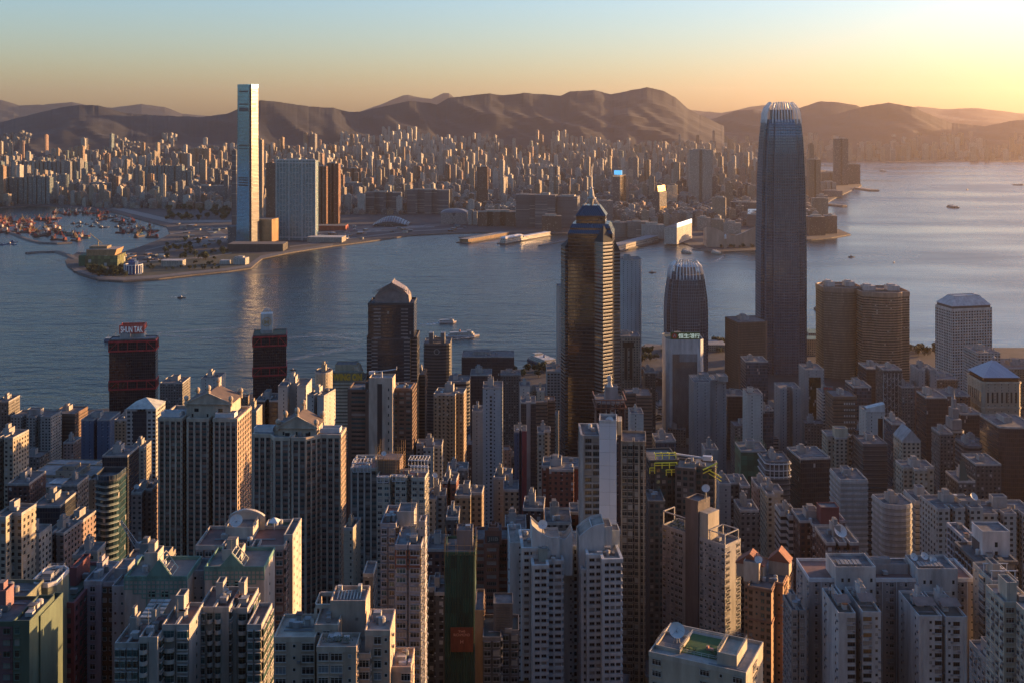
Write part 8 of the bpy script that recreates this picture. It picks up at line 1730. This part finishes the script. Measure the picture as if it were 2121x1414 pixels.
# rosy tower with arched roof and dish
t = tower('arch_roof_tower', 'rosy brown tower with arched roof walls and a big dish on a white block', 405, 588, 1128, 378, 18, 0, None, 'slot2', .03, 'bay', C((.25, .16, .13)), C((.3, .21, .18)), None, 3.1, 3.3, .42, .25, .3, None, 70, PT, WHITE, C((.2, .1, .08)), 1.2, .1, -7, 'tower', trim=C((.4, .36, .33)))
wing(t, 588, 606, 1106, 384, 16, 0, None, 'box', .2, 'punch', C((.42, .39, .36)), None, None, 3.1, 2.6, .5, .4, .3, {0: 's', 1: 'sss'}, 12, PT, WHITE)
wing(t, 536, 588, 1108, 392, 16, 0, None, 'box', .2, 'punch', C((.42, .39, .36)), None, None, 3.1, 2.6, .5, .4, .3, {0: '.'}, 4, PT, WHITE, C((.05, .07, .03)))
a = rbox(t, 'white_block', 467, 524, 1094, 8, 10, C((.46, .43, .39))); railing(t, a[0], a[1], a[2], a[3], a[4] + .6); dish(t, 489, 1077, 2.3, ly=11, az=-5, z=a[4])
def arch(px0, px1, ys, yc, ly, m, nm):
    xa, ya = t_lx(t, px0, ly); xb, _ = t_lx(t, px1, ly); z0, z1 = t_lz(t, ys, ya), t_lz(t, yc, ya); n = 12; b = MB(); pr = None
    for i in range(n + 1):
        s_ = i / n; x = lerp(xa, xb, s_); z = lerp(z0, z1, math.sin(math.pi * s_) ** .8)
        if pr: b.prism([(pr[0], ly), (x, ly), (x, ly + .8), (pr[0], ly + .8)], t.rz0 - 2, 1, 0, 0, top=False) if False else None; pr and (b.face([(pr[0], ly, t.rz0 - 3), (x, ly, t.rz0 - 3), (x, ly, z), (pr[0], ly, pr[1])]), b.face([(x, ly + 1, t.rz0 - 3), (pr[0], ly + 1, t.rz0 - 3), (pr[0], ly + 1, pr[1]), (x, ly + 1, z)]), b.face([(pr[0], ly - .3, pr[1]), (x, ly - .3, z), (x, ly + 1.2, z), (pr[0], ly + 1.2, pr[1])], 1), b.face([(pr[0], ly - .3, pr[1] - 1), (x, ly - .3, z - 1), (x, ly - .3, z), (pr[0], ly - .3, pr[1])], 1))
        pr = (x, z)
    for i in range(1, 8): x = lerp(xa, xb, .15 + .7 * i / 8); b.box(x - .3, ly - .06, t.rz0 + 1, x + .3, ly + .1, t.rz0 + 2.6, 2)
    b.build(nm, [m, C((.42, .39, .36)), GLS], t.root)
arch(452, 534, 1142, 1128, -.3, C((.32, .2, .14)), 'arched_wall'); arch(474, 548, 1068, 1054, 17, C((.44, .41, .37)), 'arched_wall')
b = MB(); x, _ = t_lx(t, 590, 10)
xq, _ = t_lx(t, 568, 14); zq = t.h + 3; b.lathe((xq, 14, zq), [(2.6, 0), (.9, 1.1), (.1, 1.4)], 4, ang0=.7); b.bar((xq, 14, t.h), (xq, 14, zq + 1), .12); b.build('roof_canopy', WHITE, t.root)
# bottom left pastel towers
PNK = C((.22, .12, .13)); GRN = C((.085, .12, .085)); t = tower('pastel_tower', 'pink and pale green tower at the bottom left corner', -70, 26, 1286, 300, 16, 0, None, 'box', .2, 'punch', PNK, PNK, None, 3.1, 3.0, .45, .35, .3, {0: 'wwww', 1: '.'}, 20, PT, TEA, ROOF, 1, 0, 7, 'tower', trim=GRN)  # green darkened in the colour to stand in for missing shade
wing(t, 27, 61, 1284, 297, 16, 0, None, 'box', .2, 'punch', GRN, GRN, None, 3.1, 3.0, .4, .3, .3, {0: 'w.', 1: '.'}, 14, PT, TEA); wing(t, 66, 84, 1274, 303, 15, 0, None, 'box', .2, 'punch', GRN, GRN, None, 3.1, 3.0, .4, .3, .3, {0: '.', 1: '.'}, 4, PT, TEA, C((.04, .06, .03)))
wing(t, -40, 48, 1240, 322, 14, 0, None, 'box', .2, 'punch', C((.17, .18, .13)), None, None, 3.1, 3.0, .4, .3, .3, {0: '.', 1: '.'}, 4); q = wing(t, 60, 112, 1206, 335, 13, 0, None, 'cham', .25, 'punch', C((.18, .2, .15)), None, None, 3.1, 3, .4, .3, .3, {0: '.', '*': '.'}, 4, trim=WHITE); railing(q, 1.5, 1, q.w - 1.5, q.d - 1, q.h, WHITE)
b = MB(); b.bar((q.w * .4, -.3, q.h), (q.w * .4, -.3, q.h - 9), .1); b.bar((q.w * .4, -.3, q.h - 4), (q.w * .9, -.3, q.h - 4.4), .1); b.build('drain_pipe', WHITE, q.root)
MAR = C((.16, .05, .055)); t = tower('maroon_green_tower', 'dark maroon tower with dark green side at the bottom left', 85, 152, 1246, 345, 15, 0, 166, 'box', .2, 'ring', MAR, C((.2, .06, .065)), C((.03, .015, .018)), 3.1, 3.4, .4, .35, .35, None, 50, PT, C((.15, .06, .06)), C((.05, .07, .05)), 1.1, 0, 3, 'tower')
wing(t, 152, 166, 1236, 350, 14, 0, None, 'box', .2, 'punch', C((.03, .075, .06)), None, None, 3.1, 3., .4, .35, .35, {0: '.', 1: 'ww'}, 6, PT)
t = tower('lilac_tower', 'lilac tower with a brown tiled strip at the bottom left', 174, 210, 1202, 355, 16, 0, None, 'box', .2, 'punch', C((.33, .3, .34)), None, None, 3.1, 3.0, .42, .3, .3, {0: '.W.', 1: '.', 3: '.w.'}, 40, PT, WHITE, ROOFL, 1, .5, 6, 'tower', trim=C((.4, .38, .4)))
wing(t, 210, 237, 1204, 356, 16, 0, None, 'box', .2, 'punch', C((.14, .085, .05)), None, None, 3.1, 2.8, .45, .35, .3, {0: 'ww', 1: 's'}, 24, PT, WHITE, ROOFL, trim=C((.38, .36, .38)), ac=.3); rbox(t, 'lift_room', 237, 262, 1180, 4, 8, C((.36, .34, .34)))
t = tower('dish_roof_flats', 'shaded flats with a grey dish between lattice towers and wavy tower', 245, 335, 1172, 392, 16, 0, None, 'box', .2, 'punch', C((.27, .25, .23)), None, None, 3.1, 3.0, .45, .35, .3, None, 10, PT, WHITE, C((.14, .11, .1)), 1, .2, 6, 'tower'); rbox(t, 'lift_room', 304, 344, 1152, 3, 8, C((.3, .26, .22))); dish(t, 289, 1160, 2.2, ly=4, az=-10)
# ---------------------------------------------------------------- trees
LEAF = [mat('leaves_%d' % i, c, .9, 0, .8, .4) for i, c in enumerate(((.03, .045, .015), (.04, .05, .018), (.025, .038, .016)))]; BARK = C((.07, .05, .035))
def crown_mesh(seed, r, h, n=340):
    rs = random.Random(seed); b = MB(); cl = [(rs.uniform(-.55, .55) * r, rs.uniform(-.55, .55) * r, rs.uniform(.35, .9) * h, rs.uniform(.3, .55) * r) for _ in range(9)]
    for i in range(n):
        c = rs.choice(cl); v = Vector((rs.gauss(0, 1), rs.gauss(0, 1), rs.gauss(0, .8))).normalized() * c[3] * rs.uniform(.6, 1.05); p = Vector(c[:3]) + v; q = rs.uniform(.1, .2) * r; a = Vector((rs.gauss(0, 1), rs.gauss(0, 1), rs.gauss(0, 1))).normalized(); e = a.cross(Vector((.3, .5, .8))).normalized()
        b.face([p + a * q, p + e * q, p - a * q, p - e * q])
    return b.mesh('crown', [LEAF[seed % 3]])
CM = [crown_mesh(i, 5, 9) for i in range(4)]; tb = MB(); tb.bar((0, 0, -1), (0, 0, 4), .35, n=6); tb.bar((0, 0, 3.5), (1.4, .6, 6.5), .18); tb.bar((0, 0, 3.5), (-1.2, -.8, 6.8), .18); TM = tb.mesh('trunk', [BARK])
rt = random.Random(31); TI = 0
def tree(px, py, z, label, group, s=1.0, Y=None):
    global TI
    Y = Y or YG(py, z); r = tag(link('tree', None, None, (PX(px, Y), Y, z), rt.uniform(0, 6.3)), label, 'tree', group); r.scale = (s, s, s * rt.uniform(.85, 1.15)); link('trunk', TM, r); link('crown', CM[TI % 4], r); TI += 1
def scatter(n, px0, px1, py0, py1, z, label, group, s=(.8, 1.4), test=None):
    k = 0
    for _ in range(n * 6):
        if k >= n: break
        px, py = rt.uniform(px0, px1), rt.uniform(py0, py1)
        if test and not test(px, py): continue
        tree(px, py, z, label, group, rt.uniform(*s)); k += 1
inland = lambda px, py: (lambda p: inpoly(p[0], p[1], KPOLY) and inpoly(p[0], p[1] - 25, KPOLY) and not blocked(p[0], p[1], 6))(at(px, py, 3))
scatter(48, 180, 262, 556, 574, 3.3, 'dark round tree in the grove on the western tip', 'trees on the western tip', (1.0, 1.7), inland)
scatter(26, 300, 470, 545, 560, 3.3, 'small tree on the lawn of the western tip', 'trees on the western lawn', (.7, 1.2), inland)
scatter(34, 330, 470, 500, 540, 3.3, 'dark tree along the road behind the western tip', 'trees along the western road', (1.2, 2.2), inland)
scatter(44, 345, 478, 430, 458, 3.3, 'dark tree in the belt left of the blue skyscraper', 'trees left of the blue skyscraper', (1.6, 2.8), inland)
scatter(22, 1490, 1560, 506, 515, 3.3, 'dark bushy tree before the pinkish hall', 'trees before the pinkish hall', (.8, 1.2), inland)
for (a, b_, c, d), nm in zip(PARKS, ('beside the banded blocks', 'behind the dark office blocks', 'behind the antenna', 'behind the domed theatre')):
    for i in range(13):
        Y = rt.uniform(c, d); px = rt.uniform(a, b_); tree(px, 0, 3, 'tree in the dark wooded park %s' % nm, 'trees in the park %s' % nm, rt.uniform(2.2, 3.6), Y)
for i in range(64):
    px = rt.choice((rt.uniform(1040, 1160), rt.uniform(1330, 1385), rt.uniform(1470, 1510), rt.uniform(1860, 1945))); x = 0; Y = island_shore(PX(px, 1600)) - rt.uniform(10, 90)
    tree(px, 0, 4, 'tree in the strip of park along the near shore', 'trees along the near shore', rt.uniform(.8, 1.5), Y)

# the town goes on beyond both edges of the picture
rb2 = random.Random(55); q = MB(); ML = ['flat_white', 'flat_cream', 'old_grey', 'ribbon_pale', 'curtain_dark', 'curtain_blue', 'flat_tan', 'plain_grey', 'ribbon_brown']; Y = 420.
while Y < 1700:
    for side in (1, -1):
        px = 2160. if side > 0 else -60.
        for i in range(40):
            w_, d = rb2.uniform(16, 28), rb2.uniform(16, 26); px += side * (w_ + rb2.uniform(9, 26)) * F / Y * (1 if i or side < 0 else .3); x, y = PX(px, Y), Y + rb2.uniform(-10, 10)
            if abs(x) > 1650 or y > island_shore(x) - 60: continue
            if any((x - a) ** 2 + (y - b_) ** 2 < (c + 22) ** 2 for a, b_, c in FOOT): continue
            h = rb2.uniform(35, 95) if rb2.random() < .7 else rb2.uniform(95, 150)
            if Y < 640: h = rb2.uniform(30, 85)
            far_mesh(q, (x, y, ground(x, y), h, w_, d, 'x', R(rb2.uniform(-20, 20)), 0), mi=rb2.randrange(9), mt=9)
    Y += 52
tag(q.build('outlying_city_blocks', [FM[m] for m in ML] + [ROOF]), 'towers of the town continuing past the picture edges', 'city blocks', kind='stuff')
